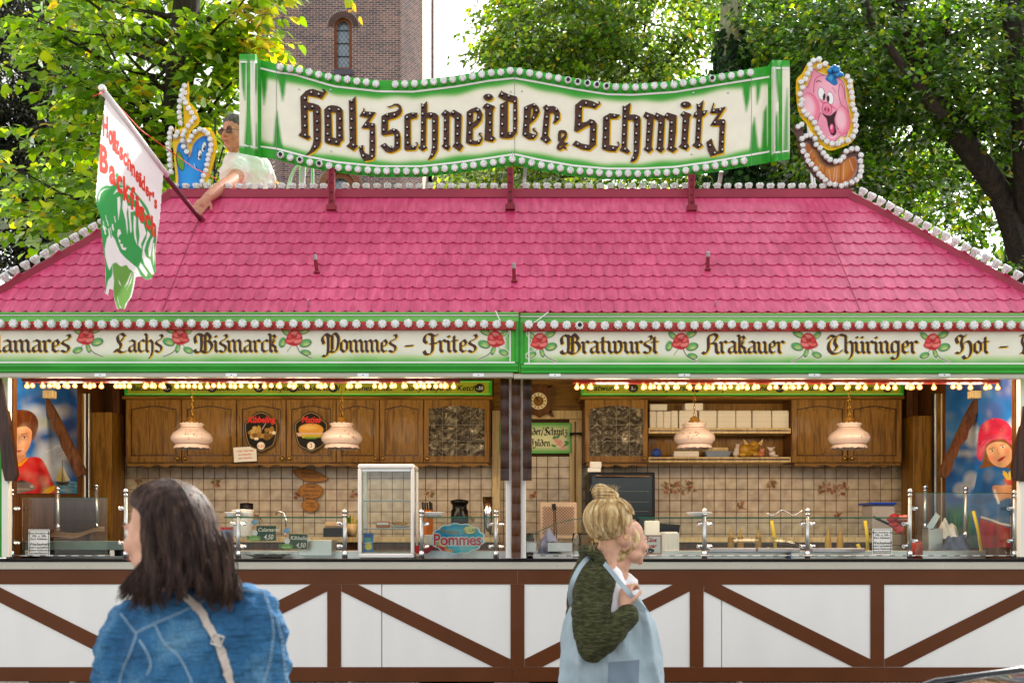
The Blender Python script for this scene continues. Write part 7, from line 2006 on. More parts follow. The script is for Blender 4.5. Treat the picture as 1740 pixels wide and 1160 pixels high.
MB().bev((W(1127, 0, 7.15).x, 7.15 - D0, zt), (W(1154, 0, 7.15).x, 7.35 - D0, W(0, 903, 7.15).z), .012).build('tub_body', M['white'], t)
for k in range(4): x = W(1130 + 7 * k, 0, 7.15).x; MB().bev((x, 7.145 - D0, zt + .01), (x + .012, 7.1495 - D0, W(0, 905, 7.15).z), .002).build('rib', M['paper'], t)
t = thing('bread_bag', W(1112, 905, 7.4), 'pale upright plastic lid leaning behind the price card', 'lid'); MB().bev((W(1095, 0, 7.4).x, .7, zt), (W(1121, 0, 7.4).x, .72, W(0, 884, 7.4).z), .01).build('lid_panel', M['cream'], t)
t = thing('black_pan', W(1135, 905, 7.7), 'black sloping pan behind the ribbed tub', 'pan')
MB().hexa([W(1116, 905, 7.7), W(1154, 905, 7.7), W(1154, 905, 7.9), W(1116, 905, 7.9), W(1114, 888, 7.65), W(1156, 891, 7.65), W(1156, 891, 7.9), W(1114, 888, 7.9)]).build('pan_body', M['iron'], t)
# yellow glass reflections built in as solid streaks, and tubs
M['yreflection'] = mat('yellow_reflection', 'E8C81E', .35)
for (pts, l) in (([(1311, 884), (1316, 912), (1318, 936)], 'solid yellow streak standing in for a glass reflection left of the second post, longest one'), ([(1470, 884), (1474, 912), (1474, 936)], 'solid yellow streak standing in for a glass reflection left of the right paper notice'), ([(1654, 868), (1662, 900), (1668, 940)], 'solid pale yellow streak standing in for a glass reflection by the girl mural'), ([(1304, 930), (1308, 942)], 'short solid yellow reflection streak at the foot of the grill'), ([(1457, 924), (1463, 936)], 'short solid yellow reflection streak beside the right notice')):
 t = thing('reflection_streak', W(*pts[-1], 7.15), l, 'reflection'); MB().tube([W(x, y, 7.15) for x, y in pts], .012, 8).build('streak_rod', M['yreflection'], t, True)
for k, x in enumerate((1237, 1253, 1283, 1400, 1420)):
 t = thing('sauce_bottle', W(x, 940, 7.55), ['ochre sauce bottle, leftmost of five on the grill table', 'ochre sauce bottle, second of five from the left', 'tall ochre sauce bottle just left of the longest yellow streak', 'ochre sauce bottle just right of the second glass post', 'ochre sauce bottle, rightmost of five on the grill table'][k], 'bottle')
 b = W(x, 0, 7.55); z0 = zt - .009
 MB().lathe([(.022, 0), (.024, .01), (.024, .13), (.018, .15), (.008, .165), (.006, .2), (.001, .202)], 14, (b.x, b.y - .1, z0)).build('bottle_body', mat('ochre_sauce', 'A8842A', .35), t, True)
t = thing('blue_spray', W(1341, 936, 7.1), 'small bright blue bottle between the yellow streaks', 'bottle'); b = W(1341, 0, 7.1)
MB().lathe([(.012, 0), (.014, .01), (.014, .05), (.006, .06), (.005, .07)], 12, (b.x, b.y, zt - .008)).build('bottle_body', mat('blue_plastic', '2A7AD0', .3), t, True)
t = thing('grill_hood', W(1290, 935, 7.3), 'low curved glass hood over the grill on the right counter', 'glass hood')
mb = MB(); n = 16
for i in range(n + 1):
 u = i / n; x = 1212 + 148 * u; y = 914 - 2 * math.sin(math.pi * u) + 22 * max(0, u - .8) ** 1.5 * 5
 mb.v += [tuple(W(x, y, 7.1)), tuple(W(x, y - 1, 7.5)), tuple(W(x, 938, 7.1))]
for i in range(n):
 a = 3 * i; mb.f += [(a, a + 3, a + 4, a + 1), (a + 2, a + 5, a + 3, a)]
mb.build('glass_hood_sheet', M['glass'], t, True)
for (a, c) in ((1205, 1285), (1288, 1360), (1380, 1470)):
 t = thing('steel_tray', W((a + c) / 2, 942, 6.98), {1205: 'long steel tray below the curved grill hood, left one', 1288: 'steel tray between the grill hood trays and second post', 1380: 'steel tray right of the second glass post'}[a], 'tray')
 MB().pbox(a, 931, c, 938, 7.0, .25, .004).build('tray_body', mat('tray_steel', 'C8C0CC', .25, .6), t)
# tub with blue lid, meat, towels on the right
t = thing('storage_tub', W(1502, 905, 7.6), 'translucent storage tub with blue lid behind the right notice', 'tub')
MB().pbox(1483, 857, 1522, 900, 7.6, .25, .01).build('tub_body', mat('milky_plastic', 'A09890', .4), t); MB().pbox(1480, 853, 1524, 857, 7.58, .29, .004).build('lid', mat('blue_lid', '1E3E9C', .3), t)
t = thing('meat_tray', W(1530, 905, 7.3), 'red packed meat piled beside the blue lidded tub', 'meat')
for q in range(12): MB().sphere(W(random.uniform(1512, 1548), random.uniform(876, 905), random.uniform(7.3, 7.4)), (.035, .03, .022), 8, 5).build('meat_pack', mat('red_meat', random.choice(['A8242A', 'C83A34', 'D8847A']), .25), t, True)
t = thing('knife', W(1500, 885, 7.25), 'black handled long knife resting behind the right notice', 'knife'); MB().tube([W(1484, 878, 7.25), W(1510, 890, 7.25)], .009, 8).build('handle', M['iron'], t, True); MB().tube([W(1510, 890, 7.25), W(1534, 903, 7.25)], .004, 6).build('blade', M['steel'], t)
t = thing('tongs', W(1325, 874, GDp), 'wavy steel tongs lying on the long glass guard', 'tongs'); MB().tube([W(1303 + 6 * k, 871 + 4.5 * math.sin(k * 1.05), GDp + .07) for k in range(11)], .004, 6).build('wavy_arm', M['steel'], t, True)
def cloth_heap(name, label, x0, x1, y0, y1, d, m, seed):
 r_ = random.Random(seed); t = thing(name, W((x0 + x1) / 2, y1, d), label, 'towel'); mb = MB(); nx = ny = 18
 for j in range(ny + 1):
  for i in range(nx + 1):
   u, v = i / nx, j / ny
   h = (math.sin(math.pi * u) ** .6) * (math.sin(math.pi * (v * .5)) ** .7)
   p = W(x0 + (x1 - x0) * u, y1 - (y1 - y0) * h * (.8 + .14 * math.sin(u * 13 + seed) + .1 * math.sin(u * 27 + v * 9)), d + .2 * v + .015 * math.sin(u * 19 + v * 7)); mb.v.append(tuple(p))
 for j in range(ny):
  for i in range(nx): a = j * (nx + 1) + i; mb.f.append((a, a + 1, a + nx + 2, a + nx + 1))
 mb.build('cloth', m, t, True)
cloth_heap('white_towel', 'crumpled white towel on a box beside the girl mural', 1588, 1630, 878, 915, 7.35, M['paper'], 3)
cloth_heap('denim_cloth', 'crumpled blue grey cloth below the girl mural', 1598, 1652, 902, 938, 7.15, mat('blue_grey_cloth', '4A5A78', .9, var=.4, scale=14), 5)
t = thing('grater_box', W(1585, 930, 7.3), 'perforated steel box holding utensils beside the white towel', 'box')
MB().pbox(1578, 897, 1602, 935, 7.3, .12, .004).build('box_body', M['alu'], t); MB().hexa([W(1574, 895, 7.3), W(1590, 870, 7.3), W(1598, 876, 7.3), W(1584, 900, 7.3), W(1574, 895, 7.36), W(1590, 870, 7.36), W(1598, 876, 7.36), W(1584, 900, 7.36)]).build('slicer_plate', M['steel'], t)
t = thing('tall_jar', W(1530, 930, 7.1), 'jar of red sauce behind the third post of the right guard', 'jar'); b = W(1554, 0, 7.15)
MB().lathe([(.05, 0), (.055, .01), (.055, .09), (.045, .1), (.045, .115), (.002, .118)], 16, (b.x, b.y, zt)).build('jar_body', mat('salsa_jar', 'A8402A', .2, var=.3, scale=30), t, True)
# on the open shelves
s1 = W(0, 727, CD).z + .001; s2 = W(0, 776, CD).z + .001
ws = mat('white_foam', 'DAD2C4', .6, var=.06)
def shelfbox(x0, x1, y0, base, label, grp=None, d=8.14, dep=.16, y1=None, z0=None):
 a = W(x0, y0, d); b = W(x1, y0, d)
 t = thing('foam_box_stack', ((a.x + b.x) / 2, a.y, z0 or base), label, 'boxes', grp)
 MB().bev((a.x, a.y, z0 or base), (b.x, a.y + dep, a.z), .006).build('stack_body', ws, t)
 for k in range(1, 4):
  z = (z0 or base) + (a.z - (z0 or base)) * k / 4
  MB().bev((a.x + .001, a.y - .0012, z), (b.x - .001, a.y - .0003, z + .0015), .0002).build('seam', M['paper'], t)
 return t, a.z
for k, (a, b_) in enumerate(((1104, 1115), (1115.6, 1127), (1127.6, 1140), (1140.6, 1152))):
 shelfbox(a, b_, 698 + (k == 3) * -1, s1, ['narrow white pack, leftmost on the upper shelf', 'narrow white pack, second from the left on the upper shelf', 'narrow white pack, third from the left on the upper shelf', 'narrow white pack beside the first wide white box'][k])
for k, (a, b_) in enumerate(((1154, 1185), (1188, 1218), (1219.5, 1250), (1251, 1277), (1279, 1311), (1312.5, 1341))):
 t, z_ = shelfbox(a, b_, 697, s1, ['wide white foam box stack below the small loose box', 'wide white foam box stack just right of the left lamp chain', 'wide white foam box stack, third of six on the upper shelf', 'slightly narrower wrapped white stack in the middle of the upper shelf', 'wide white foam box stack, second from the right on the upper shelf', 'wide white foam box stack at the right end of the upper shelf'][k])
 if k == 0: z1_ = z_
shelfbox(1164, 1195, 684.5, s1, 'small white box lying on top of the wide stacks', z0=z1_ + .001, d=8.16)
shelfbox(1104, 1134, 686, s1, 'crinkled clear wrapped pack lying on the narrow packs', z0=z1_ + .003, d=8.18)
shelfbox(1145, 1188, 766, s2, 'low cream box on the lower shelf behind the lamp')
t = thing('grey_basket', W(1220, 776, 8.15), 'grey tapered basket filled with brown packets on the lower shelf', 'basket')
p0, p1 = W(1198, 776, 8.14), W(1243, 776, 8.14); h_ = W(0, 766, 8.14).z
MB().hexa([(p0.x + .02, p0.y, s2), (p1.x - .02, p0.y, s2), (p1.x - .02, p0.y + .12, s2), (p0.x + .02, p0.y + .12, s2), (p0.x, p0.y - .01, h_), (p1.x, p0.y - .01, h_), (p1.x, p0.y + .13, h_), (p0.x, p0.y + .13, h_)]).build('basket_body', mat('grey_plastic', '7A8494', .5), t)
MB().bev((p0.x + .02, p0.y, h_ + .001), (p1.x - .02, p0.y + .11, h_ + .03), .01).build('packets', M['pine'], t)
t = thing('blue_tape_roll', W(1115, 776, 8.12), 'blue round tape roll at the left end of the lower shelf', 'tape roll')
q = W(1115, 769.5, 8.12); MB().lathe([(.035, 0), (.035, .03), (.014, .031)], 20, q, 'Y').build('roll_body', mat('blue_tape', '1E3E8A', .4), t, True)
# figurines
def blob(parent, parts, m, name):
 mb = MB()
 for (px, py, rx, ry, d) in parts: mb.sphere(W(px, py, d), (rx * d / F, min(rx, ry) * d / F * .9, ry * d / F), 14, 9)
 o = mb.build(name, m, parent, True)
 md = o.modifiers.new('remesh', 'REMESH'); md.mode = 'VOXEL'; md.voxel_size = .004; md.use_smooth_shade = True
 return o
gp = mat('golden_ceramic', 'B0842A', .25, coat=.5)
t = thing('pig_figurine', W(1272, 776, 8.12), 'large golden pig figurine with raised ears on the lower shelf', 'figurine')
b_ = blob(t, [(1272, 767, 16, 9, 8.12), (1266, 764, 10, 9, 8.1), (1281, 757, 8.5, 8.5, 8.08), (1280, 755, 4.4, 3.6, 8.03), (1284, 771, 6, 4, 8.05), (1262, 772, 7, 3.6, 8.06)], gp, 'body')
for s, x in ((-1, 1269), (1, 1291)): MB().prism([W(x - 4 * s, 754, 8.1), W(x + 6 * s, 745, 8.1), W(x + 3 * s, 757, 8.1)], (0, .012, 0)).build('ear', gp, t)
t = thing('cat_figurine', W(1252, 776, 8.1), 'slim white cat figurine left of the golden pig', 'figurine'); blob(t, [(1251, 770, 6, 6.5, 8.1), (1252, 763, 4.5, 6, 8.1), (1253, 758, 3.8, 3.6, 8.09), (1251, 755, 1.3, 2.2, 8.09), (1255, 755, 1.3, 2.2, 8.09)], M['porcelain'], 'body')
t = thing('small_pig_figurine', W(1293, 776, 8.08), 'small pink pig figurine right of the golden pig', 'figurine'); blob(t, [(1293, 771, 6, 4.6, 8.08), (1295, 766, 4, 3.8, 8.06), (1293, 763, 1.4, 2, 8.06), (1298, 763, 1.4, 2, 8.06)], mat('pink_ceramic', 'C8785A', .3), 'body')
t = thing('cow_figurine', W(1311, 776, 8.1), 'white horned figurine at the right of the lower shelf', 'figurine'); blob(t, [(1312, 770, 6, 6, 8.1), (1310, 763, 4.6, 4.4, 8.08), (1305, 760, 2.6, 1.4, 8.08), (1315, 760, 2.6, 1.4, 8.08), (1318, 774, 5, 2, 8.08)], M['porcelain'], 'body')
# ground
def paving():
 m, nt, b = new_mat('grey_paving')
 t, mp = tex(nt, 'Brick', 1.0, 0)
 mp.inputs['Scale'].default_value = (1, 1, 1)
 t.inputs['Color1'].default_value = (*hexc('6E6A64'), 1); t.inputs['Color2'].default_value = (*hexc('8A857C'), 1); t.inputs['Mortar'].default_value = (*hexc('4A4640'), 1)
 t.inputs['Scale'].default_value = 1; t.inputs['Brick Width'].default_value = .2; t.inputs['Row Height'].default_value = .1; t.inputs['Mortar Size'].default_value = .006
 t2, _ = tex(nt, 'Noise', 1.2, 6)
 mx = nt.nodes.new('ShaderNodeMix'); mx.data_type = 'RGBA'; mx.blend_type = 'MULTIPLY'; mx.inputs[0].default_value = .6
 nt.links.new(t.outputs['Color'], mx.inputs[6]); nt.links.new(t2.outputs[0], mx.inputs[7])
 nt.links.new(mx.outputs[2], b.inputs['Base Color']); b.inputs['Roughness'].default_value = .8
 add_bump(nt, b, t.outputs['Fac'], -.4, .01)
 return m
tag(MB().add([(-450, -300, 0), (450, -300, 0), (450, 650, 0), (-450, 650, 0)], [(0, 1, 2, 3)]).build('ground', paving()), kind='structure')
# brick church tower
def brickmat():
 m, nt, b = new_mat('church_brick')
 geo = nt.nodes.new('ShaderNodeNewGeometry')
 sp = nt.nodes.new('ShaderNodeSeparateXYZ'); nt.links.new(geo.outputs['Position'], sp.inputs[0])
 ad = nt.nodes.new('ShaderNodeMath'); ad.operation = 'ADD'; nt.links.new(sp.outputs[0], ad.inputs[0]); nt.links.new(sp.outputs[1], ad.inputs[1])
 cb = nt.nodes.new('ShaderNodeCombineXYZ'); nt.links.new(ad.outputs[0], cb.inputs[0]); nt.links.new(sp.outputs[2], cb.inputs[1])
 t = nt.nodes.new('ShaderNodeTexBrick'); nt.links.new(cb.outputs[0], t.inputs['Vector'])
 t.inputs['Color1'].default_value = (*hexc('4C3A40'), 1); t.inputs['Color2'].default_value = (*hexc('8E645C'), 1); t.inputs['Mortar'].default_value = (*hexc('BCB4AC'), 1)
 t.inputs['Scale'].default_value = 1; t.inputs['Brick Width'].default_value = .235; t.inputs['Row Height'].default_value = .079; t.inputs['Mortar Size'].default_value = .010; t.inputs['Mortar Smooth'].default_value = .2; t.inputs['Bias'].default_value = -.15
 t2, _ = tex(nt, 'Noise', 1.1, 6)
 o2 = ramp(nt, t2.outputs[0], [(0.3, (.8, .78, .8)), (0.7, (1.15, 1.1, 1.05))])
 mx = nt.nodes.new('ShaderNodeMix'); mx.data_type = 'RGBA'; mx.blend_type = 'MULTIPLY'; mx.inputs[0].default_value = 1
 nt.links.new(t.outputs['Color'], mx.inputs[6]); nt.links.new(o2, mx.inputs[7])
 nt.links.new(mx.outputs[2], b.inputs['Base Color']); b.inputs['Roughness'].default_value = .85
 add_bump(nt, b, t.outputs['Fac'], -.3, .01)
 return m
M['brick'] = brickmat()
M['orangebrick'] = mat('orange_brick', '8E5A3E', .85, var=.3, scale=9)
def leaded():
 m, nt, b = new_mat('leaded_window')
 geo = nt.nodes.new('ShaderNodeNewGeometry')
 mp = nt.nodes.new('ShaderNodeMapping'); mp.inputs['Rotation'].default_value = (0, R(45), 0); nt.links.new(geo.outputs['Position'], mp.inputs[0])
 mp.inputs['Scale'].default_value = (1, 0, .72)
 t = nt.nodes.new('ShaderNodeTexVoronoi'); t.inputs['Scale'].default_value = 9; t.inputs['Randomness'].default_value = 0; t.feature = 'DISTANCE_TO_EDGE'
 nt.links.new(mp.outputs[0], t.inputs['Vector'])
 o = ramp(nt, t.outputs[0], [(0.03, '2A3440'), (0.09, '8FA0AC')])
 nt.links.new(o, b.inputs['Base Color']); b.inputs['Roughness'].default_value = .15
 return m
M['leaded'] = leaded()
TD = 38.0
tower = thing('church_tower', (W(585, 0, TD).x, TD - D0 + 3, 0), 'dark brown brick church tower with narrow arched windows behind the scroll sign', 'church tower')
Pt = plane_d(TD)
def arch(cx, hw, ytop, ybot, n=12):
 l = [(cx + hw, ybot)]
 for i in range(n + 1):
  a = math.pi * i / n
  l.append((cx + hw * math.cos(a), ytop + hw - hw * math.sin(a)))
 l.append((cx - hw, ybot))
 return l
w1 = arch(583, 15.5, 30, 118); w2 = arch(578, 26, 292, 420)
mb = MB(); poly2d(mb, [[(478, -420), (682, -420), (682, 1010), (478, 1010)], w1[::-1], w2[::-1]], Pt, 0)
mb.build('front_wall', M['brick'], tower)
pts = [(478, TD), (442, TD + 1.25), (440, TD + 6), (733, TD + 6), (718, TD + 1.25), (682, TD)]
for i, ((a, da), (b_, db)) in enumerate(zip(pts[:-1], pts[1:])):
 za, zb = 30.0, -.02
 A0 = Vector(((a - 870) * da / F, da - D0, zb)); B0 = Vector(((b_ - 870) * db / F, db - D0, zb))
 up = Vector((0, 0, za - zb))
 # a slim brick pier where facets meet
 MB().add([A0, A0 + up, B0 + up, B0], [(0, 1, 2, 3)]).build('wall_facet', M['brick'] if i != 3 else mat('sunlit_return', 'B8A894', .8), tower)  # right return in a flat pale tone, sunlight painted into its colour
for (loop, lw) in ((w1, 3.2), (w2, 6)):
 rv = MB()
 for i in range(len(loop) - 1):
  p0, p1 = loop[i], loop[i + 1]
  rv.v += [tuple(Pt(*p0)), tuple(Pt(*p1)), tuple(Pt(*p1) + Vector((0, .35, 0))), tuple(Pt(*p0) + Vector((0, .35, 0)))]
  n = len(rv.v); rv.f.append((n - 4, n - 3, n - 2, n - 1))
 rv.build('window_reveal', M['orangebrick'], tower)
 P2 = plane_d(TD + .3)
 g = MB(); poly2d(g, [loop], P2, 0); g = g.build('window', M['leaded'], tower)
 cx = (loop[0][0] + loop[-1][0]) / 2; hw = abs(loop[0][0] - loop[-1][0]) / 2
 inner = arch(cx, hw * .66, min(p[1] for p in loop) + hw * .42, loop[0][1] - 3)
 fr = MB(); poly2d(fr, [loop, inner[::-1]], P2, .06, .1); fr.build('window_surround', M['orangebrick'], g)
 br = MB()
 ys = np.linspace(min(p[1] for p in loop), loop[0][1], 5 if hw > 20 else 5)[1:-1]
 for y in ys: poly2d(br, [[(cx - hw * .66, y - .5), (cx + hw * .66, y - .5), (cx + hw * .66, y + .6), (cx - hw * .66, y + .6)]], P2, .02, .02)
 tag(br.build('glazing_bars', M['iron'], g), kind='stuff')
 vs_ = MB(); n = 24 if hw < 20 else 30
 top = min(p[1] for p in loop) + hw
 for i in range(n):
  a0, a1 = math.pi * (i + .12) / n, math.pi * (i + .88) / n
  r0, r1 = hw + 1, hw + 11
  vv = [(cx + r * math.cos(a), top - r * math.sin(a)) for r, a in ((r0, a0), (r1, a0), (r1, a1), (r0, a1))]
  poly2d(vs_, [vv], Pt, .012, .02)
 tag(vs_.build('arch_bricks', M['orangebrick'] if hw > 20 else mat('dark_arch_brick', '5E4440', .85, var=.3, scale=12), tower), kind='stuff')
 rg = MB(); poly2d(rg, [arch(cx, hw + 12, top - hw - 12, top + .01, 20)[1:-1], arch(cx, hw + .5, top - hw - .5, top + .01, 20)[1:-1][::-1]], Pt, .004, .006); rg.build('arch_mortar', mat('pale_mortar', 'A8A298', .9), tower)
mb = MB(); poly2d(mb, [[(568, 117), (598, 117), (600, 127), (566, 127)]], Pt, .05, .12); mb.build('window_sill', mat('sill_slate', '5C5660', .7), tower)
for x in (480, 680):
 mb = MB(); a = W(x - 1.2, 0, TD - .03); mb.box((a.x, a.y, 0), (a.x + .05, a.y + .03, 29.9)); mb.build('corner_pier', M['brick'], tower)
p0 = W(729, 0, 44); MB().box((p0.x, p0.y + .01, 0), (p0.x + .2, p0.y + .4, 29.8)).build('corner_pier', M['brick'], tower)
# nave to the right
nave = thing('church_nave', (W(820, 0, 42).x, 38, 0), 'low brick church nave behind the trees beside the tower', 'church')
a = W(736, 288, 42); b_ = W(1010, 900, 42)
MB().box((a.x, a.y, -.01), (b_.x, a.y + 9, a.z)).build('nave_wall', M['brick'], nave)
rf = MB(); rf.add([(a.x - .2, a.y - .3, a.z), (b_.x + .2, a.y - .3, a.z), (b_.x + .2, a.y + 9.3, a.z), (a.x - .2, a.y + 9.3, a.z), (a.x - .2, a.y + 4.5, a.z + 2.6), (b_.x + .2, a.y + 4.5, a.z + 2.6)], [(0, 1, 5, 4), (2, 3, 4, 5), (1, 2, 5), (3, 0, 4), (3, 2, 1, 0)])
rf.build('nave_roof', mat('slate_roof', '3A3A3E', .6), nave)
# trees
def leaf_mat(name, gloss=.1, trans=.6):
 m, nt, b = new_mat(name)
 nt.nodes.remove(b); out = nt.nodes['Material Output']
 a = nt.nodes.new('ShaderNodeAttribute'); a.attribute_name = 'Col'
 d = nt.nodes.new('ShaderNodeBsdfDiffuse'); t = nt.nodes.new('ShaderNodeBsdfTranslucent'); g = nt.nodes.new('ShaderNodeBsdfGlossy')
 g.inputs['Roughness'].default_value = .38; g.inputs['Color'].default_value = (.9, .95, 1, 1)
 # light coming through a leaf is yellower and stronger
 mm = nt.nodes.new('ShaderNodeMix'); mm.data_type = 'RGBA'; mm.blend_type = 'MULTIPLY'; mm.inputs[0].default_value = 1
 mm.inputs[7].default_value = (2.3, 2.0, .45, 1)
 nt.links.new(a.outputs['Color'], d.inputs[0]); nt.links.new(a.outputs['Color'], mm.inputs[6]); nt.links.new(mm.outputs[2], t.inputs[0])
 m1 = nt.nodes.new('ShaderNodeMixShader'); m1.inputs[0].default_value = trans
 nt.links.new(d.outputs[0], m1.inputs[1]); nt.links.new(t.outputs[0], m1.inputs[2])
 fr = nt.nodes.new('ShaderNodeFresnel'); fr.inputs[0].default_value = 1.4
 ml = nt.nodes.new('ShaderNodeMath'); ml.operation = 'MULTIPLY'; ml.inputs[1].default_value = gloss * 4
 nt.links.new(fr.outputs[0], ml.inputs[0])
 m2 = nt.nodes.new('ShaderNodeMixShader')
 nt.links.new(ml.outputs[0], m2.inputs[0]); nt.links.new(m1.outputs[0], m2.inputs[1]); nt.links.new(g.outputs[0], m2.inputs[2])
 nt.links.new(m2.outputs[0], out.inputs[0])
 return m
M['leaf'] = leaf_mat('tree_leaf')
def barkmat(name, c1, c2):
 m, nt, b = new_mat(name)
 t, _ = tex(nt, 'Noise', 3, 8, (6, 6, 1), dist=1)
 o = ramp(nt, t.outputs[0], [(0.35, c1), (0.65, c2)])
 nt.links.new(o, b.inputs['Base Color']); b.inputs['Roughness'].default_value = .9
 add_bump(nt, b, t.outputs[0], .8, .03)
 return m
M['bark'] = barkmat('dark_bark', '1E1813', '3C3228')
M['bark2'] = barkmat('pale_bark', '8A8C72', 'B6B498')
HEART = [(0, 0), (.30, -.06), (.48, .22), (.36, .6), (0, 1.05), (-.36, .6), (-.48, .22), (-.30, -.06)]
DIAM = [(0, 0), (.36, .35), (0, 1), (-.36, .35)]
def leaves_mesh(name, P, D, N, S, C, parent, shape, m, fold=.12):
 P = np.asarray(P, float); D = np.asarray(D, float); N = np.asarray(N, float)
 D /= np.linalg.norm(D, axis=1, keepdims=True) + 1e-9
 N = N - D * (N * D).sum(1, keepdims=True); N /= np.linalg.norm(N, axis=1, keepdims=True) + 1e-9
 T = np.cross(D, N)
 k = len(shape); n = len(P)
 V = np.zeros((n, k, 3))
 for i, (u, v) in enumerate(shape):
  V[:, i] = P + (T * u + D * v + N * (abs(u) * fold - v * v * .12)) * S[:, None]
 V = V.reshape(-1, 3)
 tri = []
 if k == 4: tri = [(0, 1, 2), (0, 2, 3)]
 else: tri = [(0, 1, 2), (0, 2, 3), (0, 3, 4), (0, 4, 5), (0, 5, 6), (0, 6, 7)]
 tri = np.array(tri)
 Fc = (np.arange(n)[:, None, None] * k + tri[None]).reshape(-1)
 me = bpy.data.meshes.new(name)
 me.vertices.add(len(V)); me.vertices.foreach_set('co', V.ravel())
 me.loops.add(len(Fc)); me.loops.foreach_set('vertex_index', Fc.astype(np.int32))
 nf = len(Fc) // 3
 me.polygons.add(nf); me.polygons.foreach_set('loop_start', np.arange(0, nf * 3, 3, dtype=np.int32)); 
 a = me.color_attributes.new('Col', 'FLOAT_COLOR', 'POINT')
 cc = np.ones((len(V), 4), dtype=np.float32); cc[:, :3] = np.repeat(C, k, axis=0)
 a.data.foreach_set('color', cc.ravel())
 me.materials.append(m); me.update(calc_edges=True)
 o = bpy.data.objects.new(name, me); link(o, parent)
 return tag(o, kind='stuff')
def palette(n, cols, w):
 c = np.array([hexc(x) for x in cols]); i = rng.choice(len(cols), n, p=np.array(w) / sum(w))
 return np.clip(c[i] * rng.uniform(.75, 1.25, (n, 1)), 0, 1)
def wander(a, b, n, amp, droop=0):
 a, b = np.array(a, float), np.array(b, float); L = np.linalg.norm(b - a)
 off = np.zeros(3); out = []
 ph = rng.uniform(0, 6, 3); fr = rng.uniform(1.5, 3.5, 3)
 for i in range(n + 1):
  u = i / n
  p = a + (b - a) * u + amp * L * np.sin(fr * u * 3 + ph) * u * (1.15 - u)
  p[2] -= droop * L * u * u
  out.append(p)
 return out
def twigs_leaves(starts, dirs, lens, per, spread_n=.45):
 P = []; D = []; N = []; tubes = []
 for s, d, L in zip(starts, dirs, lens):
  d = d / (np.linalg.norm(d) + 1e-9)
  path = wander(s, s + d * L, 6, .06, rng.uniform(.08, .3))
  tubes.append(path)
  pp = np.array(path)
  for k in range(per):
   u = (k + rng.uniform(.2, .8)) / per
   f = u * 6; i = min(int(f), 5); p = pp[i] + (pp[i + 1] - pp[i]) * (f - i)
   t = pp[i + 1] - pp[i]; t /= np.linalg.norm(t) + 1e-9
   side = np.cross(t, [0, 0, 1]); side /= np.linalg.norm(side) + 1e-9
   sg = 1 if k % 2 else -1
   dd = t * rng.uniform(.2, .8) + side * sg * rng.uniform(.5, 1) + np.array([0, 0, rng.uniform(-.75, -.05)])
   P.append(p + dd * .02); D.append(dd)
   N.append(np.array([0, 0, 1]) + rng.normal(0, spread_n, 3) + np.array([0, -.35, 0]))
 return P, D, N, tubes
# --- the lime tree on the left
lime = thing('lime_tree', (W(305, 0, 11.2).x, 4.5, 0), 'large lime tree with big yellow green leaves behind the fish sign', 'tree')
def tw(path, r0, r1, mb, n=7):
 mb.tube([tuple(p) for p in path], list(np.linspace(r0, r1, len(path))), n)
tm = MB(); c0 = W(302, 330, 11.2)
path = [(c0.x + .05, c0.y, -.1), (c0.x + .02, c0.y, 1.0), tuple(c0), tuple(W(300, 220, 11.2)), tuple(W(306, 120, 11.2)), tuple(W(318, 0, 11.2)), tuple(W(330, -300, 11.2)), tuple(W(340, -700, 11.2))]
tm.tube(path, [.28, .2, .165, .16, .15, .14, .11, .04], 14)
tm.build('trunk', M['bark'], lime, True)
def along(path, z):
 for a, b in zip(path[:-1], path[1:]):
  if a[2] <= z <= b[2]:
   u = (z - a[2]) / (b[2] - a[2]); return np.array(a) + (np.array(b) - np.array(a)) * u
 return np.array(path[-1])
limbs = MB(); St = []; Di = []; Le = []
targets = []
for k in range(96):
 px = rng.uniform(-30, 470); py = rng.uniform(-60, 400)
 if px > 395 and py > 95 or px > 455: continue
 if px < 120 and py > 120 and rng.random() < .55: continue
 if px < 110 and py < 230 and rng.random() < .3: continue
 targets.append((px, py, rng.uniform(9.6, 12.8)))
for k in range(34): targets.append((rng.uniform(110, 420), rng.uniform(-20, 360), rng.uniform(10.2, 12.6)))
for k in range(16): targets.append((rng.uniform(0, 190), rng.uniform(150, 430), rng.uniform(9.8, 11.5)))
for (px, py) in ((436, 4), (448, 24), (440, 58), (425, 44), (436, 82), (422, 100), (444, 2), (430, 26), (415, 80), (412, 130)): targets.append((px, py, rng.uniform(9.9, 10.8)))
for k in range(46): targets.append((rng.uniform(-250, 750), rng.uniform(-750, -60), rng.uniform(9.3, 13.5)))
for (px, py, d) in targets:
 e = np.array(W(px, py, d)); s = along(path, max(2.2, e[2] - rng.uniform(-.2, .9)))
 pth = wander(s, e, 8, .07, rng.uniform(-.05, .06))
 tw(pth, .03, .005, limbs, 5)
 v = e - s; v[2] *= .3
 for q in range(7):
  i = rng.integers(3, 9); st = np.array(pth[i])
  d_ = v / (np.linalg.norm(v) + 1e-9) + rng.normal(0, .5, 3) * [1, 1, .45]
  if rng.random() < .5: d_[0] -= .3
  St.append(st); Di.append(d_); Le.append(rng.uniform(.35, .75))
P, D, N, tubes = twigs_leaves(St, Di, Le, 11)
for t_ in tubes: tw(t_, .004, .0015, limbs, 3)
tag(limbs.build('branches', M['bark'], lime), kind='stuff')
P = np.array(P); n = len(P)
C = palette(n, ['5C8418', '72A01E', '90B624', 'ACC02A', 'D0B820', '486C1C'], [3, 4, 3.4, 2, .6, 1.4])
right = P[:, 0] > W(400, 0, 10.3).x
yl = right & (rng.random(n) < .5); C[yl] = palette(yl.sum(), ['C2B028', 'A8B830', 'D0A81E'], [2, 2, 1])
leaves_mesh('crown', P, D, N, rng.uniform(.072, .118, n), C, lime, HEART, M['leaf'])
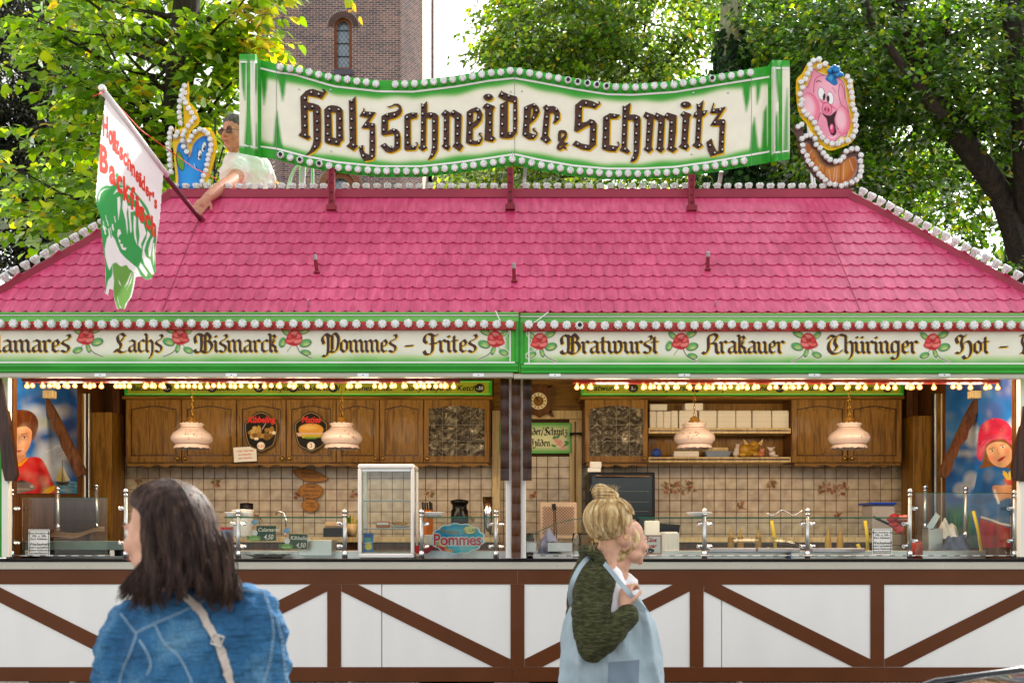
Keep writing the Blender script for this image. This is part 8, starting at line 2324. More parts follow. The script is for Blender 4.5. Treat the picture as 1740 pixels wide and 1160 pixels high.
def far_tree(name, label, base, trunk_path, radii, blobs, nspray, per, cols, w, lsize, bark='bark', shape=DIAM, branches=(), keep=None, group=None, seeds=0):
 t = thing(name, base, label, 'tree', group)
 if trunk_path:
  mb = MB(); mb.tube(trunk_path, radii, 12); mb.build('trunk', M[bark], t, True)
 lm = MB()
 for (pth, r0, r1) in branches:
  pp = [tuple(W(*q)) for q in pth]
  sm_ = [tuple(x) for x in smooth_path([tuple(p) for p in pp], 4)]
  lm.tube(sm_, list(np.linspace(r0, r1, len(sm_))), 8)
 P = []; D = []; N = []; B = []
 tot = sum(b[6] for b in blobs)
 for (px, py, d, rx, ry, rd, wt) in blobs:
  m_ = int(nspray * wt / tot)
  for k in range(m_):
   u = rng.normal(0, 1, 3); u /= np.linalg.norm(u); r = rng.uniform(.25, 1) ** .6
   x = px + rx * u[0] * r; y = py + ry * u[2] * r; dd = d + rd * u[1] * r
   if keep is not None and not keep(x, y): continue
   c = np.array(W(x, y, dd))
   ax = np.array([u[0] + rng.normal(0, .5), u[1] + rng.normal(0, .5), rng.uniform(-.35, .1)]); ax /= np.linalg.norm(ax)
   L = rng.uniform(.5, 1.1)
   if rng.random() < .35: lm.tube([tuple(c - ax * L * .7), tuple(c), tuple(c + ax * L * .6 - np.array([0, 0, .05]))], [.012, .008, .003], 3)
   q = rng.normal(0, 1, (per, 3)); al = rng.uniform(-.5, .6, per)[:, None] * L
   side = np.cross(ax, [0, 0, 1]); side /= np.linalg.norm(side) + 1e-9
   pos = c + ax * al + side * (rng.uniform(-.28, .28, per)[:, None]) * L + np.array([0, 0, 1]) * (rng.normal(0, .05, per)[:, None] - .12 * (al / L) ** 2 * L)
   dirs = ax * rng.uniform(.2, 1, per)[:, None] + side * rng.uniform(-1, 1, per)[:, None] + np.array([0, 0, -1]) * rng.uniform(.0, .8, per)[:, None]
   nr = np.array([0, -.25, 1.0]) + rng.normal(0, .45, (per, 3))
   P.append(pos); D.append(dirs); N.append(nr); B.append(np.full(per, rng.choice([.35, .6, .9, 1.25], p=[.25, .25, .3, .2])))
 P = np.concatenate(P); D = np.concatenate(D); N = np.concatenate(N); n = len(P)
 if lm.v: tag(lm.build('branches', M[bark] if bark != 'bark2' else M['bark'], t), kind='stuff')
 C = palette(n, cols, w) * np.concatenate(B)[:, None]
 leaves_mesh('crown', P, D, N, rng.uniform(lsize * .75, lsize * 1.2, n), C, t, shape, M['leaf'])
 return t
GC = ['4A7020', '689626', '88B02C', 'A8C236', 'CCBE34']
# copper tree and dark evergreen mass, far left
far_tree('copper_beech', 'dark copper leaved tree behind the banner at the left edge', (W(40, 0, 21).x, 14.3, 0),
         [tuple(W(60, 1290, 21)), tuple(W(50, 600, 21)), tuple(W(60, 300, 21)), tuple(W(70, 0, 21)), tuple(W(80, -400, 21))], [.45, .38, .34, .28, .1],
         [(40, 120, 20, 190, 180, 2.5, 3), (60, 330, 20, 200, 160, 2.5, 3), (-120, 200, 20, 160, 300, 3, 1.5), (80, -250, 20, 300, 240, 4, 1.5), (200, 330, 21.5, 120, 130, 2, 1.2)],
         2300, 44, ['161E0E', '20281A', '241A14', '2E381A', '44561E'], [3, 3, 2, 2, .7], .085,
         branches=[([(70, 400, 21), (120, 350, 20.6), (170, 330, 20.2), (210, 330, 20)], .09, .03), ([(-60, 360, 20), (10, 335, 19.6), (60, 330, 19.2), (110, 300, 19)], .12, .03)])
# tree behind the sign, right of the tower
def keepA(x, y): return not (x < 840 and y < 150 and (x - 740) + (150 - y) * .35 < 95) and x > 742
far_tree('leafy_tree', 'olive green tree with open sky beside the church tower behind the scroll sign', (W(1010, 0, 20).x, 13.3, 0),
         [tuple(W(1010, 1310, 20)), tuple(W(1008, 600, 20)), tuple(W(1000, 300, 20)), tuple(W(990, 0, 20)), tuple(W(990, -300, 20))], [.36, .3, .26, .2, .1],
         [(960, 60, 19, 140, 110, 2.2, 3), (1110, 50, 19, 140, 140, 2.2, 3), (880, 130, 19, 100, 90, 2, 1.6), (850, 260, 20, 110, 90, 2, 1.4), (1040, 280, 19.5, 220, 90, 2.5, 2.4), (1060, -260, 20, 300, 260, 4, 2)],
         1250, 44, GC, [2, 3.4, 3, 1.6, .6], .10, keep=keepA,
         branches=[([(1000, 330, 19.5), (1050, 220, 19), (1120, 120, 18.6), (1190, 40, 18.4)], .07, .02), ([(1000, 260, 19.4), (940, 150, 19), (900, 60, 18.8), (880, 10, 18.6)], .05, .015), ([(1010, 180, 19), (1080, 100, 18.7), (1100, 20, 18.5)], .05, .015)])
# ivy covered trunk
iv = thing('ivy_clad_trunk', (W(1245, 0, 15).x, 8.3, 0), 'pale straight tree trunk wrapped in dark ivy left of the pig sign', 'tree')
mb = MB(); pth = [W(1246, 1165, 15), W(1245, 600, 15), W(1242, 300, 15), W(1240, 120, 15), W(1243, 0, 15), W(1244, -400, 15)]
mb.tube([(p.x, p.y, max(p.z, -.1)) for p in pth], [.24, .2, .175, .165, .155, .11], 14); mb.build('trunk', M['bark2'], iv, True)
n = 5200
y = rng.uniform(55, 420, n); keepi = rng.random(n) < np.clip((y - 40) / 130, .12, 1); y = y[keepi]; n = len(y)
ang_ = rng.uniform(0, 2 * math.pi, n); rr = .19 + np.abs(rng.normal(0, 1, n)) * np.interp(y, [60, 160, 300, 420], [.03, .16, .28, .34])
base = np.array([W(1242 + 8 * np.clip((yy - 150) / 150, 0, 1), yy, 15) for yy in y])
P = base + np.stack([np.cos(ang_) * rr, np.sin(ang_) * rr * .8, np.zeros(n)], 1)
N = np.stack([np.cos(ang_), np.sin(ang_), rng.uniform(0, .8, n)], 1) + rng.normal(0, .3, (n, 3)); D = np.stack([rng.normal(0, .5, n), rng.normal(0, .3, n), -np.ones(n)], 1)
leaves_mesh('ivy', P, D, N, rng.uniform(.06, .1, n), palette(n, ['1E3A1C', '2A4E26', '3A6432', '162C14'], [3, 3, 1.4, 2]), iv, HEART, M['leaf'])
# big limes on the right
def keepB(x, y):
 if 1590 < x < 1745 and 330 < y < 520: return rng.random() < .5
 if 1480 < x < 1700 and 210 < y < 330: return rng.random() < .85
 return True
far_tree('lime_tree', 'dark trunked leafy tree with leaning limbs behind the pig sign and right eaves', (W(1740, 0, 15).x, 8.3, 0),
         [tuple(W(1765, 1175, 15)), tuple(W(1755, 700, 15)), tuple(W(1742, 480, 15)), tuple(W(1728, 330, 15)), tuple(W(1728, 150, 15)), tuple(W(1735, 0, 15)), tuple(W(1745, -400, 15))], [.34, .28, .25, .22, .19, .17, .08],
         [(1480, 60, 14.5, 190, 130, 2.2, 3), (1660, 120, 14, 150, 170, 2, 3), (1400, 230, 15.5, 150, 120, 2, 2.2), (1560, 290, 15, 170, 110, 1.8, 2.2), (1680, 440, 15, 130, 110, 1.6, 1.2), (1330, 60, 16, 120, 130, 2, 1.8), (1560, -300, 15, 380, 280, 4, 2.4), (1900, 0, 14, 160, 420, 3, 2)],
         1350, 46, ['365E12', '4E7C16', '6A9A1C', '92B424', 'BCBC2A'], [3, 3.2, 2.4, 1.2, .4], .095, keep=keepB,
         branches=[([(1748, 500, 14.8), (1708, 350, 14.0), (1655, 265, 13.5), (1602, 196, 13.3), (1572, 140, 13.3), (1556, 90, 13.2), (1530, 0, 13.2)], .17, .12), ([(1604, 198, 12.6), (1540, 120, 12.6), (1484, 40, 12.7), (1460, -30, 12.7)], .06, .05),
                   ([(1742, 420, 14.6), (1738, 250, 13.2), (1732, 120, 13.2), (1714, -10, 13.2)], .13, .12), ([(1728, 330, 15), (1640, 240, 15.5), (1560, 220, 15.8), (1500, 290, 16)], .05, .02),
                   ([(1700, 330, 14.6), (1620, 150, 13.8), (1610, 40, 13.6), (1600, -60, 13.6)], .05, .03)])
far_tree('leafy_tree', 'deeper green tree between the ivy clad trunk and the pig sign', (W(1400, 0, 19).x, 12.3, 0),
         [tuple(W(1400, 1320, 19)), tuple(W(1390, 600, 19)), tuple(W(1385, 300, 19)), tuple(W(1400, 100, 19)), tuple(W(1420, -200, 19))], [.3, .26, .22, .2, .1],
         [(1330, 200, 19, 130, 150, 2, 2.4), (1440, 320, 19, 160, 90, 2, 2), (1420, 60, 20, 160, 130, 2, 2.4), (1640, 260, 21, 150, 160, 2, 1.2)],
         1250, 44, ['2A4E12', '3E6A16', '5A8A1C', '82A626'], [3, 3.2, 2.2, 1], .10, keep=keepB,
         branches=[([(1385, 300, 19), (1350, 180, 18.6), (1320, 80, 18.4), (1300, 0, 18.4)], .1, .05), ([(1390, 330, 19), (1440, 200, 18.8), (1470, 60, 18.6)], .1, .04)])
for (px, l) in ((-330, 'dense green tree left of the stall beyond the lime tree'), (2150, 'dense green tree right of the stall beyond the dark trunks')):
 far_tree('leafy_tree', l, (W(px, 0, 24).x, 17.3, 0), [tuple(W(px, 1269, 24)), tuple(W(px, 700, 24)), tuple(W(px, 200, 24))], [.4, .3, .15], [(px, 300, 24, 380, 420, 3, 2), (px, 900, 23, 380, 300, 3, 2)], 900, 36, GC, [3, 3, 2, 1, .3], .14)
# people
def loft(mb, rings, n=20):
 """elliptical rings: centre, x radius, y radius"""
 n0 = len(mb.v)
 for (c, rx, ry) in rings:
  for k in range(n):
   a = 2 * math.pi * k / n
   mb.v.append((c[0] + rx * math.cos(a), c[1] + ry * math.sin(a), c[2]))
 for i in range(len(rings) - 1):
  for k in range(n):
   a = n0 + i * n + k; b = n0 + i * n + (k + 1) % n
   mb.f.append((a, b, b + n, a + n))
 mb.f.append(tuple(n0 + k for k in range(n))[::-1]); e = n0 + (len(rings) - 1) * n
 mb.f.append(tuple(e + k for k in range(n)))
def limb(mb, pts, rad):
 q = smooth_path([tuple(p) for p in pts], 4); r = np.interp(np.linspace(0, len(pts) - 1, len(q)), range(len(pts)), rad)
 mb.tube(q, list(r), 14)
 for p, s in ((q[0], r[0]), (q[-1], r[-1])): mb.sphere(p, s * .99, 12, 8)
def skin_mesh(mb, name, m, parent, vox, sm=4, disp=0, dscale=.12):
 o = mb.build(name, m, parent, True)
 md = o.modifiers.new('remesh', 'REMESH'); md.mode = 'VOXEL'; md.voxel_size = vox; md.use_smooth_shade = True
 s = o.modifiers.new('smooth', 'SMOOTH'); s.factor = .5; s.iterations = sm
 if disp:
  t = bpy.data.textures.new('folds', 'CLOUDS'); t.noise_scale = dscale; t.noise_depth = 2
  d = o.modifiers.new('folds', 'DISPLACE'); d.texture = t; d.strength = disp; d.texture_coords = 'GLOBAL'
 return o
def head(mb, c, yaw, s=1.0, pitch=0, roll=0, ears=True):
 """adds head and neck; returns the local-to-world matrix (face towards local -Y)"""
 Mx = Matrix.Translation(Vector(c)) @ Euler((R(pitch), R(roll), R(yaw)), 'XYZ').to_matrix().to_4x4() @ Matrix.Scale(s, 4)
 if pitch or roll: Mx = Matrix.Translation(Vector(c)) @ Matrix.Rotation(R(yaw), 4, 'Z') @ Matrix.Rotation(R(pitch), 4, 'X') @ Matrix.Rotation(R(roll), 4, 'Y') @ Matrix.Scale(s, 4)
 h = MB()
 h.sphere((0, .018, .042), (.074, .092, .080), 24, 16); h.sphere((0, -.018, -.012), (.064, .074, .088), 24, 16)
 h.sphere((0, -.036, -.070), (.047, .046, .036), 18, 12); h.sphere((0, -.066, -.096), (.021, .019, .016), 12, 8)
 h.tube([(0, -.086, .018), (0, -.098, .002), (0, -.110, -.018), (0, -.108, -.028)], [.007, .0085, .0115, .010], 10); h.sphere((.011, -.098, -.026), (.0075, .009, .0065), 8, 6); h.sphere((-.011, -.098, -.026), (.0075, .009, .0065), 8, 6)
 h.sphere((0, -.089, -.050), (.023, .011, .0055), 12, 8); h.sphere((0, -.087, -.060), (.019, .011, .0062), 12, 8)
 for sx in (-1, 1):
  h.sphere((sx * .036, -.058, -.022), (.027, .026, .028), 12, 8); h.sphere((sx * .030, -.078, .026), (.022, .010, .0065), 12, 8)
  h.sphere((sx * .045, -.01, -.062), (.022, .045, .028), 12, 8)
  if ears:
   h.sphere((sx * .077, .014, -.004), (.007, .018, .030), 12, 10); h.tube([(sx * .080, .026, .020), (sx * .084, .030, .0), (sx * .080, .018, -.026)], .006, 8)
 mb.add([Mx @ Vector(v) for v in h.v], h.f)
 return Mx
def eyes(parent, Mx, glasses=False):
 for sx in (-1, 1):
  e = MB().sphere((0, 0, 0), .0118, 14, 10); e.v = [tuple(Mx @ (Vector(v) + Vector((sx * .031, -.0735, .009)))) for v in e.v]; e.build('eye', M['eyew'], parent, True)
  e = MB().sphere((0, 0, 0), (.006, .003, .006), 10, 8); e.v = [tuple(Mx @ (Vector(v) + Vector((sx * .031, -.0845, .008)))) for v in e.v]; e.build('iris', M['eyed'], parent, True)
  b = MB().tube([Mx @ Vector((sx * x, y, z)) for x, y, z in ((.016, -.090, .027), (.03, -.091, .033), (.046, -.078, .028))], [.003, .0035, .002], 6); b.build('eyebrow', M['eyed'], parent, True)
 l = MB().sphere((0, 0, 0), (.021, .006, .0035), 12, 6); l.v = [tuple(Mx @ (Vector(v) + Vector((0, -.0985, -.0555)))) for v in l.v]; l.build('lips', M['lips'], parent, True)
M['eyew'] = mat('eye_white', 'E8E2DA', .2); M['eyed'] = mat('dark_brow', '3A2A20', .5); M['lips'] = mat('lips', 'B4685C', .45)
def skinm(name, c): return mat(name, c, .6, var=.14, scale=38, sss=.12, bump=.12, bscale=160, spec=.3)
M['skin1'] = skinm('fair_skin', 'E0AD92'); M['skin2'] = skinm('tanned_skin', 'C88E74')
def hand(mb, wrist, palm, dirs, s=1.0, curl=.6, nrm=(0, 0, 1)):
 """palm plus four separate curled fingers and a thumb"""
 w, p = Vector(wrist), Vector(palm); ax = (p - w).normalized(); sd = Vector(dirs).normalized(); sd = (sd - ax * sd.dot(ax)).normalized(); n = ax.cross(sd)
 if n.dot(Vector(nrm)) < 0: n = -n
 limb(mb, [w, w.lerp(p, .5), p], [.026 * s, .03 * s, .028 * s]); 
 for k, (o, L) in enumerate(((-.030, .068), (-.010, .078), (.010, .074), (.029, .058))):
  b = p + sd * o * s + ax * .012 * s; a1 = ax; L *= s
  q1 = b + (a1 * math.cos(curl * .4) - n * math.sin(curl * .4)) * L * .42; q2 = q1 + (a1 * math.cos(curl) - n * math.sin(curl)) * L * .34; q3 = q2 + (a1 * math.cos(curl * 1.7) - n * math.sin(curl * 1.7)) * L * .28
  limb(mb, [b - ax * .02 * s, b, q1, q2, q3], [.0095 * s, .0095 * s, .0088 * s, .008 * s, .0065 * s])
 t0 = w.lerp(p, .35) - sd * .026 * s
 limb(mb, [t0, t0 + (ax * .5 - sd * .75 - n * .2) * .034 * s, t0 + (ax * .9 - sd * .8 - n * .45) * .052 * s], [.013 * s, .0105 * s, .008 * s])
def legs(mb, hip, d, foot_px, wid, s=1):
 """two legs down to the ground from a hip centre"""
 for sx in (-1, 1):
  h = hip + Vector((sx * .09 * s, 0, 0)); f = Vector((hip.x + sx * wid, hip.y + foot_px * sx, .09))
  k = h.lerp(f, .5) + Vector((0, .02, 0)); limb(mb, [h, h.lerp(k, .5), k, k.lerp(f, .5), f], [.088 * s, .078 * s, .056 * s, .052 * s, .042 * s])
def shoes(parent, hip, foot, wid, yaw, m):
 for sx in (-1, 1):
  f = Vector((hip.x + sx * wid, hip.y + foot * sx, 0)); dv = Vector((math.sin(R(yaw)), -math.cos(R(yaw)), 0))
  mb = MB(); limb(mb, [f + Vector((0, 0, .05)) - dv * .05, f + dv * .06 + Vector((0, 0, .045)), f + dv * .16 + Vector((0, 0, .03))], [.045, .045, .03]); mb.v = [(x, y, max(z, .002)) for x, y, z in mb.v]; mb.build('shoe', m, parent, True)
def strands(name, m, parent, gen, n, r0, r1=.0006, sides=3):
 mb = MB()
 for i in range(n):
  q = gen(i)
  if q is None: continue
  mb.tube(q, list(np.linspace(r0, r1, len(q))), sides, False)
 return tag(mb.build(name, m, parent, True), kind='stuff')
def hairmat(name, c1, c2, c3):
 m, nt, b = new_mat(name)
 t, _ = tex(nt, 'Noise', 22, 4, (3, 3, .35))
 nt.links.new(ramp(nt, t.outputs[0], [(0.32, c1), (0.55, c2), (0.72, c3)]), b.inputs['Base Color'])
 b.inputs['Roughness'].default_value = .55; b.inputs['Specular IOR Level'].default_value = .3
 return m
M['hair1'] = hairmat('dark_brown_hair', '20150F', '46322A', '6E564A'); M['hair2'] = hairmat('blonde_hair', 'A88450', 'E4C48C', 'FAECC6'); M['hair3'] = hairmat('grey_hair', '2E2823', '5A524C', '8A827C')
def denim():
 m, nt, b = new_mat('blue_denim')
 t, _ = tex(nt, 'Noise', 9, 6); t2, _ = tex(nt, 'Noise', 260, 2, (1, 1, .35)); t3, _ = tex(nt, 'Noise', 30, 4, (.5, 1, 3))
 a = nt.nodes.new('ShaderNodeMath'); a.operation = 'MULTIPLY_ADD'; a.inputs[1].default_value = .35; nt.links.new(t2.outputs[0], a.inputs[0]); nt.links.new(t.outputs[0], a.inputs[2])
 nt.links.new(ramp(nt, a.outputs[0], [(0.42, '1F527E'), (0.68, '2E6C9A'), (0.92, '6496B8')]), b.inputs['Base Color'])
 b.inputs['Roughness'].default_value = .85
 add_bump(nt, b, t3.outputs[0], 1, .02)
 return m
M['denim'] = denim()
def knit():
 m, nt, b = new_mat('olive_knit')
 t, mp = tex(nt, 'Wave', 62, 3, (1, 1, 1), dist=3); t.bands_direction = 'Z'
 t2, _ = tex(nt, 'Noise', 70, 5, (.5, .5, 2.2))
 a = nt.nodes.new('ShaderNodeMath'); a.operation = 'MULTIPLY_ADD'; a.inputs[1].default_value = .3; nt.links.new(t.outputs['Fac'], a.inputs[0]); nt.links.new(t2.outputs[0], a.inputs[2])
 nt.links.new(ramp(nt, a.outputs[0], [(0.45, '26280F'), (0.7, '4A4C28'), (0.9, '767650')]), b.inputs['Base Color'])
 b.inputs['Roughness'].default_value = .95; add_bump(nt, b, a.outputs[0], .9, .012)
 return m
M['knit'] = knit()
M['jeans'] = mat('dark_jeans', '2A3448', .9, var=.2, bump=.3); M['tee'] = mat('white_tshirt', 'EDEDF0', .9, var=.04, bump=.2, bscale=25)
M['bag'] = mat('blue_grey_cotton', 'AEC0C8', .9, var=.12, scale=9, stretch=(1.6, 1.6, .45), bump=.9, bscale=13); M['strap'] = mat('beige_strap', 'C9BDB2', .6, var=.06)
# --- woman in the denim jacket
d = 2.5; V_ = lambda x, y, o=0: W(x, y, d + o)
w1_ = thing('person', (V_(324, 900).x, V_(324, 900).y, 0), 'dark haired woman in blue denim jacket seen from behind with beige strap', 'person')
k = d / F
bd = MB(); Mh = head(bd, V_(277, 908, .0), -112, 1.0, 4)
limb(bd, [V_(300, 960, .02), V_(306, 1010, .01), V_(318, 1060)], [.052, .054, .07])
tr = [(318, 1020, 60, .07), (324, 1050, 96, .09), (325, 1110, 100, .10), (324, 1200, 92, .095), (324, 1290, 84, .09), (324, 1380, 100, .105), (324, 1430, 104, .11)]
loft(bd, [(V_(x, y), rx * k, ry) for x, y, rx, ry in tr])
armL = [(222, 1058, .0), (200, 1160, -.01), (196, 1280, .02), (212, 1380, .12), (226, 1450, .18)]; armR = [(436, 1040, .0), (452, 1150, .0), (458, 1280, .02), (446, 1380, .12), (432, 1450, .18)]
for a in (armL, armR):
 limb(bd, [V_(*q) for q in a], [.046, .042, .036, .03, .024])
 hand(bd, V_(*a[-1]), V_(a[-1][0], a[-1][1] + 50, .20), (0, 1, 0), 1, .5, (1 if a is armR else -1, 0, 0))
hip = V_(324, 1430); legs(bd, hip, d, .04, .10)
skin_mesh(bd, 'body', M['skin1'], w1_, .006, 3); eyes(w1_, Mh)
jk = MB()
loft(jk, [(V_(x, y, o), rx * k, ry) for x, y, rx, ry, o in ((312, 996, 44, .066, .01), (316, 1008, 58, .074, 0), (320, 1024, 84, .084, 0), (324, 1042, 112, .10, 0), (326, 1075, 124, .118, 0), (325, 1130, 120, .124, 0), (324, 1200, 112, .118, 0), (324, 1290, 102, .11, 0), (324, 1370, 112, .122, 0), (324, 1400, 114, .125, 0))])
limb(jk, [V_(*q) for q in ((232, 1062, .0), (206, 1110, -.005), (198, 1180, -.01), (196, 1280, .02), (212, 1380, .12), (222, 1430, .165))], [.066, .062, .056, .048, .042, .036])
limb(jk, [V_(*q) for q in ((424, 1036, .0), (446, 1080, .0), (452, 1150, 0), (458, 1280, .02), (446, 1380, .12), (436, 1430, .165))], [.066, .062, .055, .048, .042, .036])
limb(jk, [V_(270, 1012, 0), V_(300, 1000, .04), V_(352, 1000, .04), V_(382, 1010, 0)], [.02, .024, .024, .02])
jacket = skin_mesh(jk, 'denim_jacket', M['denim'], w1_, .006, 4, .034, .045)
jn = MB(); legs(jn, hip, d, .04, .10, 1.07); loft(jn, [(V_(324, 1360), 98 * k, .115), (V_(324, 1420), 108 * k, .125), (V_(324, 1470), 104 * k, .12)]); skin_mesh(jn, 'jeans', M['jeans'], w1_, .008, 3)
shoes(w1_, hip, .04, .10, 180, M['black'])
bpy.context.view_layer.update(); dg = bpy.context.evaluated_depsgraph_get()
from mathutils.bvhtree import BVHTree
def bvh_of(o):
 bpy.context.view_layer.update(); e = o.evaluated_get(bpy.context.evaluated_depsgraph_get()); me = e.to_mesh(); mw = e.matrix_world
 t = BVHTree.FromPolygons([tuple(mw @ v.co) for v in me.vertices], [tuple(p.vertices) for p in me.polygons]); e.to_mesh_clear(); return t
def on_surface(bv, px, py, lift):
 o_ = Vector((0, -D0, CZ)); dr = (W(px, py, 1) - o_).normalized(); h = bv.ray_cast(o_, dr)
 return (h[0] + h[1] * lift, h[1]) if h[0] is not None else (None, None)
bv = bvh_of(jacket)
zt1 = lambda l: [(100 + x / 3.135, 790 + y / 3.135) for x, y in l]
stitch = mat('pale_stitching', 'A4C2D6', .8, var=.2)
for l in ([(330, 790), (400, 880), (412, 905), (385, 985), (345, 1080), (322, 1170), (310, 1300)], [(412, 892), (520, 838), (640, 788), (740, 738), (840, 700), (960, 665), (1100, 682)], [(512, 850), (560, 940), (640, 1020), (690, 1110), (708, 1170), (715, 1350)], [(1098, 695), (1132, 800), (1142, 900), (1122, 1050), (1090, 1170), (1080, 1350)], [(1160, 810), (1190, 950), (1207, 1150), (1215, 1300)], [(430, 930), (478, 1010), (490, 1070), (468, 1118)]):
 for off in (-1.3, 1.3):
  q = smooth_path(zt1(l), 8); run = []; mb = MB(); ss = MB()
  for i, (x, y) in enumerate(q):
   t_ = np.array(q[min(i + 1, len(q) - 1)]) - np.array(q[max(i - 1, 0)]); t_ /= np.linalg.norm(t_) + 1e-9
   p, n_ = on_surface(bv, x - t_[1] * off, y + t_[0] * off, .0012)
   if p is not None and abs(p.y - (d - D0)) < .35: run.append(p)
  if len(run) > 2:
   for i in range(0, len(run) - 1):
    mb.tube([run[i], run[i].lerp(run[i + 1], .7)], .0012, 4)
   tag(mb.build('stitching', stitch, jacket), kind='stuff')
q = smooth_path(zt1([(640, 668), (700, 725), (760, 790), (805, 870), (850, 965), (885, 1065), (912, 1160), (940, 1300)]), 5)
sb = MB(); n0 = 0
for i, (x, y) in enumerate(q):
 t_ = np.array(q[min(i + 1, len(q) - 1)]) - np.array(q[max(i - 1, 0)]); t_ /= np.linalg.norm(t_)
 A, _n = on_surface(bv, x - t_[1] * 6.5, y + t_[0] * 6.5, .006); B, _n = on_surface(bv, x + t_[1] * 6.5, y - t_[0] * 6.5, .006)
 if A is None or B is None: continue
 up = Vector((0, -.003, 0)); sb.v += [tuple(A), tuple(B), tuple(B + up), tuple(A + up)]
m_ = len(sb.v) // 4
for i in range(m_ - 1):
 for (a, b) in ((0, 1), (1, 2), (2, 3), (3, 0)): sb.f.append((4 * i + a, 4 * i + 4 + a, 4 * i + 4 + b, 4 * i + b))
sb.build('bag_strap', M['strap'], w1_)
c_, n_ = on_surface(bv, 365, 1086, .014)
bk = MB()
for s_ in ((-1, 0), (1, 0)): bk.bev((c_.x + s_[0] * .012 - .002, c_.y - .002, c_.z - .014), (c_.x + s_[0] * .012 + .002, c_.y + .002, c_.z + .014), .001)
for z in (-.012, .012): bk.bev((c_.x - .014, c_.y - .0025, c_.z + z - .002), (c_.x + .014, c_.y + .0025, c_.z + z + .002), .001)
bk.v = [tuple(c_ + Matrix.Rotation(R(20), 3, 'Y') @ (Vector(v) - c_)) for v in bk.v]; bk.build('buckle', M['steel'], w1_)
# hair
HY = [812, 816, 824, 838, 856, 882, 915, 955, 995, 1030]; HR = [2, 22, 42, 58, 70, 80, 86, 92, 100, 98]
def hx(y): return float(np.interp(y, [812, 900, 960, 1030], [282, 288, 300, 312]))
cap = MB(); loft(cap, [(V_(hx(y) + 3, y, .0), r * .8 * k, r * .8 * k) for y, r in zip(HY[:5], HR[:5])], 24)
capo = skin_mesh(cap, 'hair_underlayer', M['hair1'], w1_, .006, 2)
cap2 = MB(); loft(cap2, [(V_(hx(y) + 18, y, -.02), (r * .68) * k, r * .6 * k) for y, r in zip(HY[5:9], HR[5:9])], 24); skin_mesh(cap2, 'hair_underlayer', M['hair1'], w1_, .006, 2)
def hs(i):
 a = random.uniform(0, 2 * math.pi)
 df = (a - R(170) + math.pi) % (2 * math.pi) - math.pi
 wedge = abs(df) < R(66)
 end = random.uniform(985, 1032) + 8 * math.sin(a * 5); tg = a + (R(68) * (1 if df > 0 else -1) - df) * random.uniform(.97, 1.15)
 lay = random.uniform(.92, 1.05); n = 17; cl = round(a * 9) / 9; pts = []
 y0 = 812 + random.uniform(0, 30) * random.random(); w_ = random.uniform(0, 6)
 for j in range(n + 1):
  u = j / n; y = y0 + (end - y0) * u ** 1.05; r = float(np.interp(y, HY, HR)) * lay
  g = max(0, (y - 900) / 130); sw = min(1, max(0, (y - 828) / 48)); sw = sw * sw * (3 - 2 * sw); aa = a + ((tg - a) * sw if wedge else 0) + (cl - a) * min(1, g) * .5 + .04 * math.sin(u * 9 + w_) + g * .15 * math.sin(cl * 40 + u * 10)
  cu = max(0, (y - 975) / 50); ox = (-16 if math.cos(a) < -.2 else (6 if math.cos(a) > .3 else -8)) * cu * (1 + .4 * math.sin(cl * 17)) + 3.5 * cu * math.sin(u * 11 + cl * 9)
  fl = .92 if y > 950 and math.sin(aa) > .2 else 1
  pts.append(V_(hx(y) + r * math.cos(aa) * fl + ox, y - 5 * cu * math.sin(cl * 23), r * math.sin(aa) * k * .98))
 return pts
strands('hair', M['hair1'], w1_, hs, 3600, .0016)
def flick(i):
 s = random.random(); x0 = 262 - 30 * s; y0 = 960 + random.uniform(-8, 18); L = random.uniform(.5, 1)
 if i % 3: return [V_(x0 + 8 - 46 * u * L, y0 + 34 * u + 22 * u * u * L - 10 * u ** 3, -.06 - .01 * u + .01 * math.sin(i)) for u in np.linspace(0, 1, 9)]
 x0 = 352 + 40 * s; y1 = random.uniform(900, 965); return [V_(x0 + 10 * math.sin(u * 3.6) * L + 8 * u, y1 + (1024 - y1) * u * (.75 + .3 * L), -.10 + .015 * math.sin(i) - .012 * math.sin(u * 3)) for u in np.linspace(0, 1, 9)]
strands('loose_locks', M['hair1'], w1_, flick, 520, .0015)
# --- blonde woman with the bun
d = 4.3; k = d / F; V_ = lambda x, y, o=0: W(x, y, d + o)
w2_ = thing('person', (V_(1030, 900).x, V_(1030, 900).y, 0), 'blonde woman with hair bun in olive knitted cardigan carrying a pale tote', 'person')
bd = MB(); Mh = head(bd, V_(1046, 893), 128, .92, 2)
limb(bd, [V_(1040, 915, .0), V_(1030, 945), V_(1022, 985)], [.048, .046, .06])
tr = [(1018, 962, 30, .07), (1016, 985, 40, .09), (1012, 1040, 44, .10), (1010, 1110, 42, .10), (1012, 1180, 46, .11), (1012, 1230, 50, .12)]
loft(bd, [(V_(x, y, .05), rx * k, ry * .9 + .03) for x, y, rx, ry in tr])
AR = [(1012, 985, -.06), (1002, 1050, -.10), (1006, 1108, -.12), (1040, 1076, -.13), (1064, 1036, -.10)]
limb(bd, [V_(*q) for q in AR], [.05, .045, .04, .034, .026])
hand(bd, V_(1062, 1034, -.10), V_(1063, 1008, -.08), (-.5, .8, .3), .95, 1.35, (-1, 0, .2))
hip = V_(1012, 1230, .05); legs(bd, hip, d, .05, .08)
limb(bd, [V_(1034, 985, .14), V_(1036, 1100, .2), V_(1030, 1190, .16)], [.045, .04, .03])
skin_mesh(bd, 'body', M['skin1'], w2_, .0055, 3); eyes(w2_, Mh)
cg_ = MB()
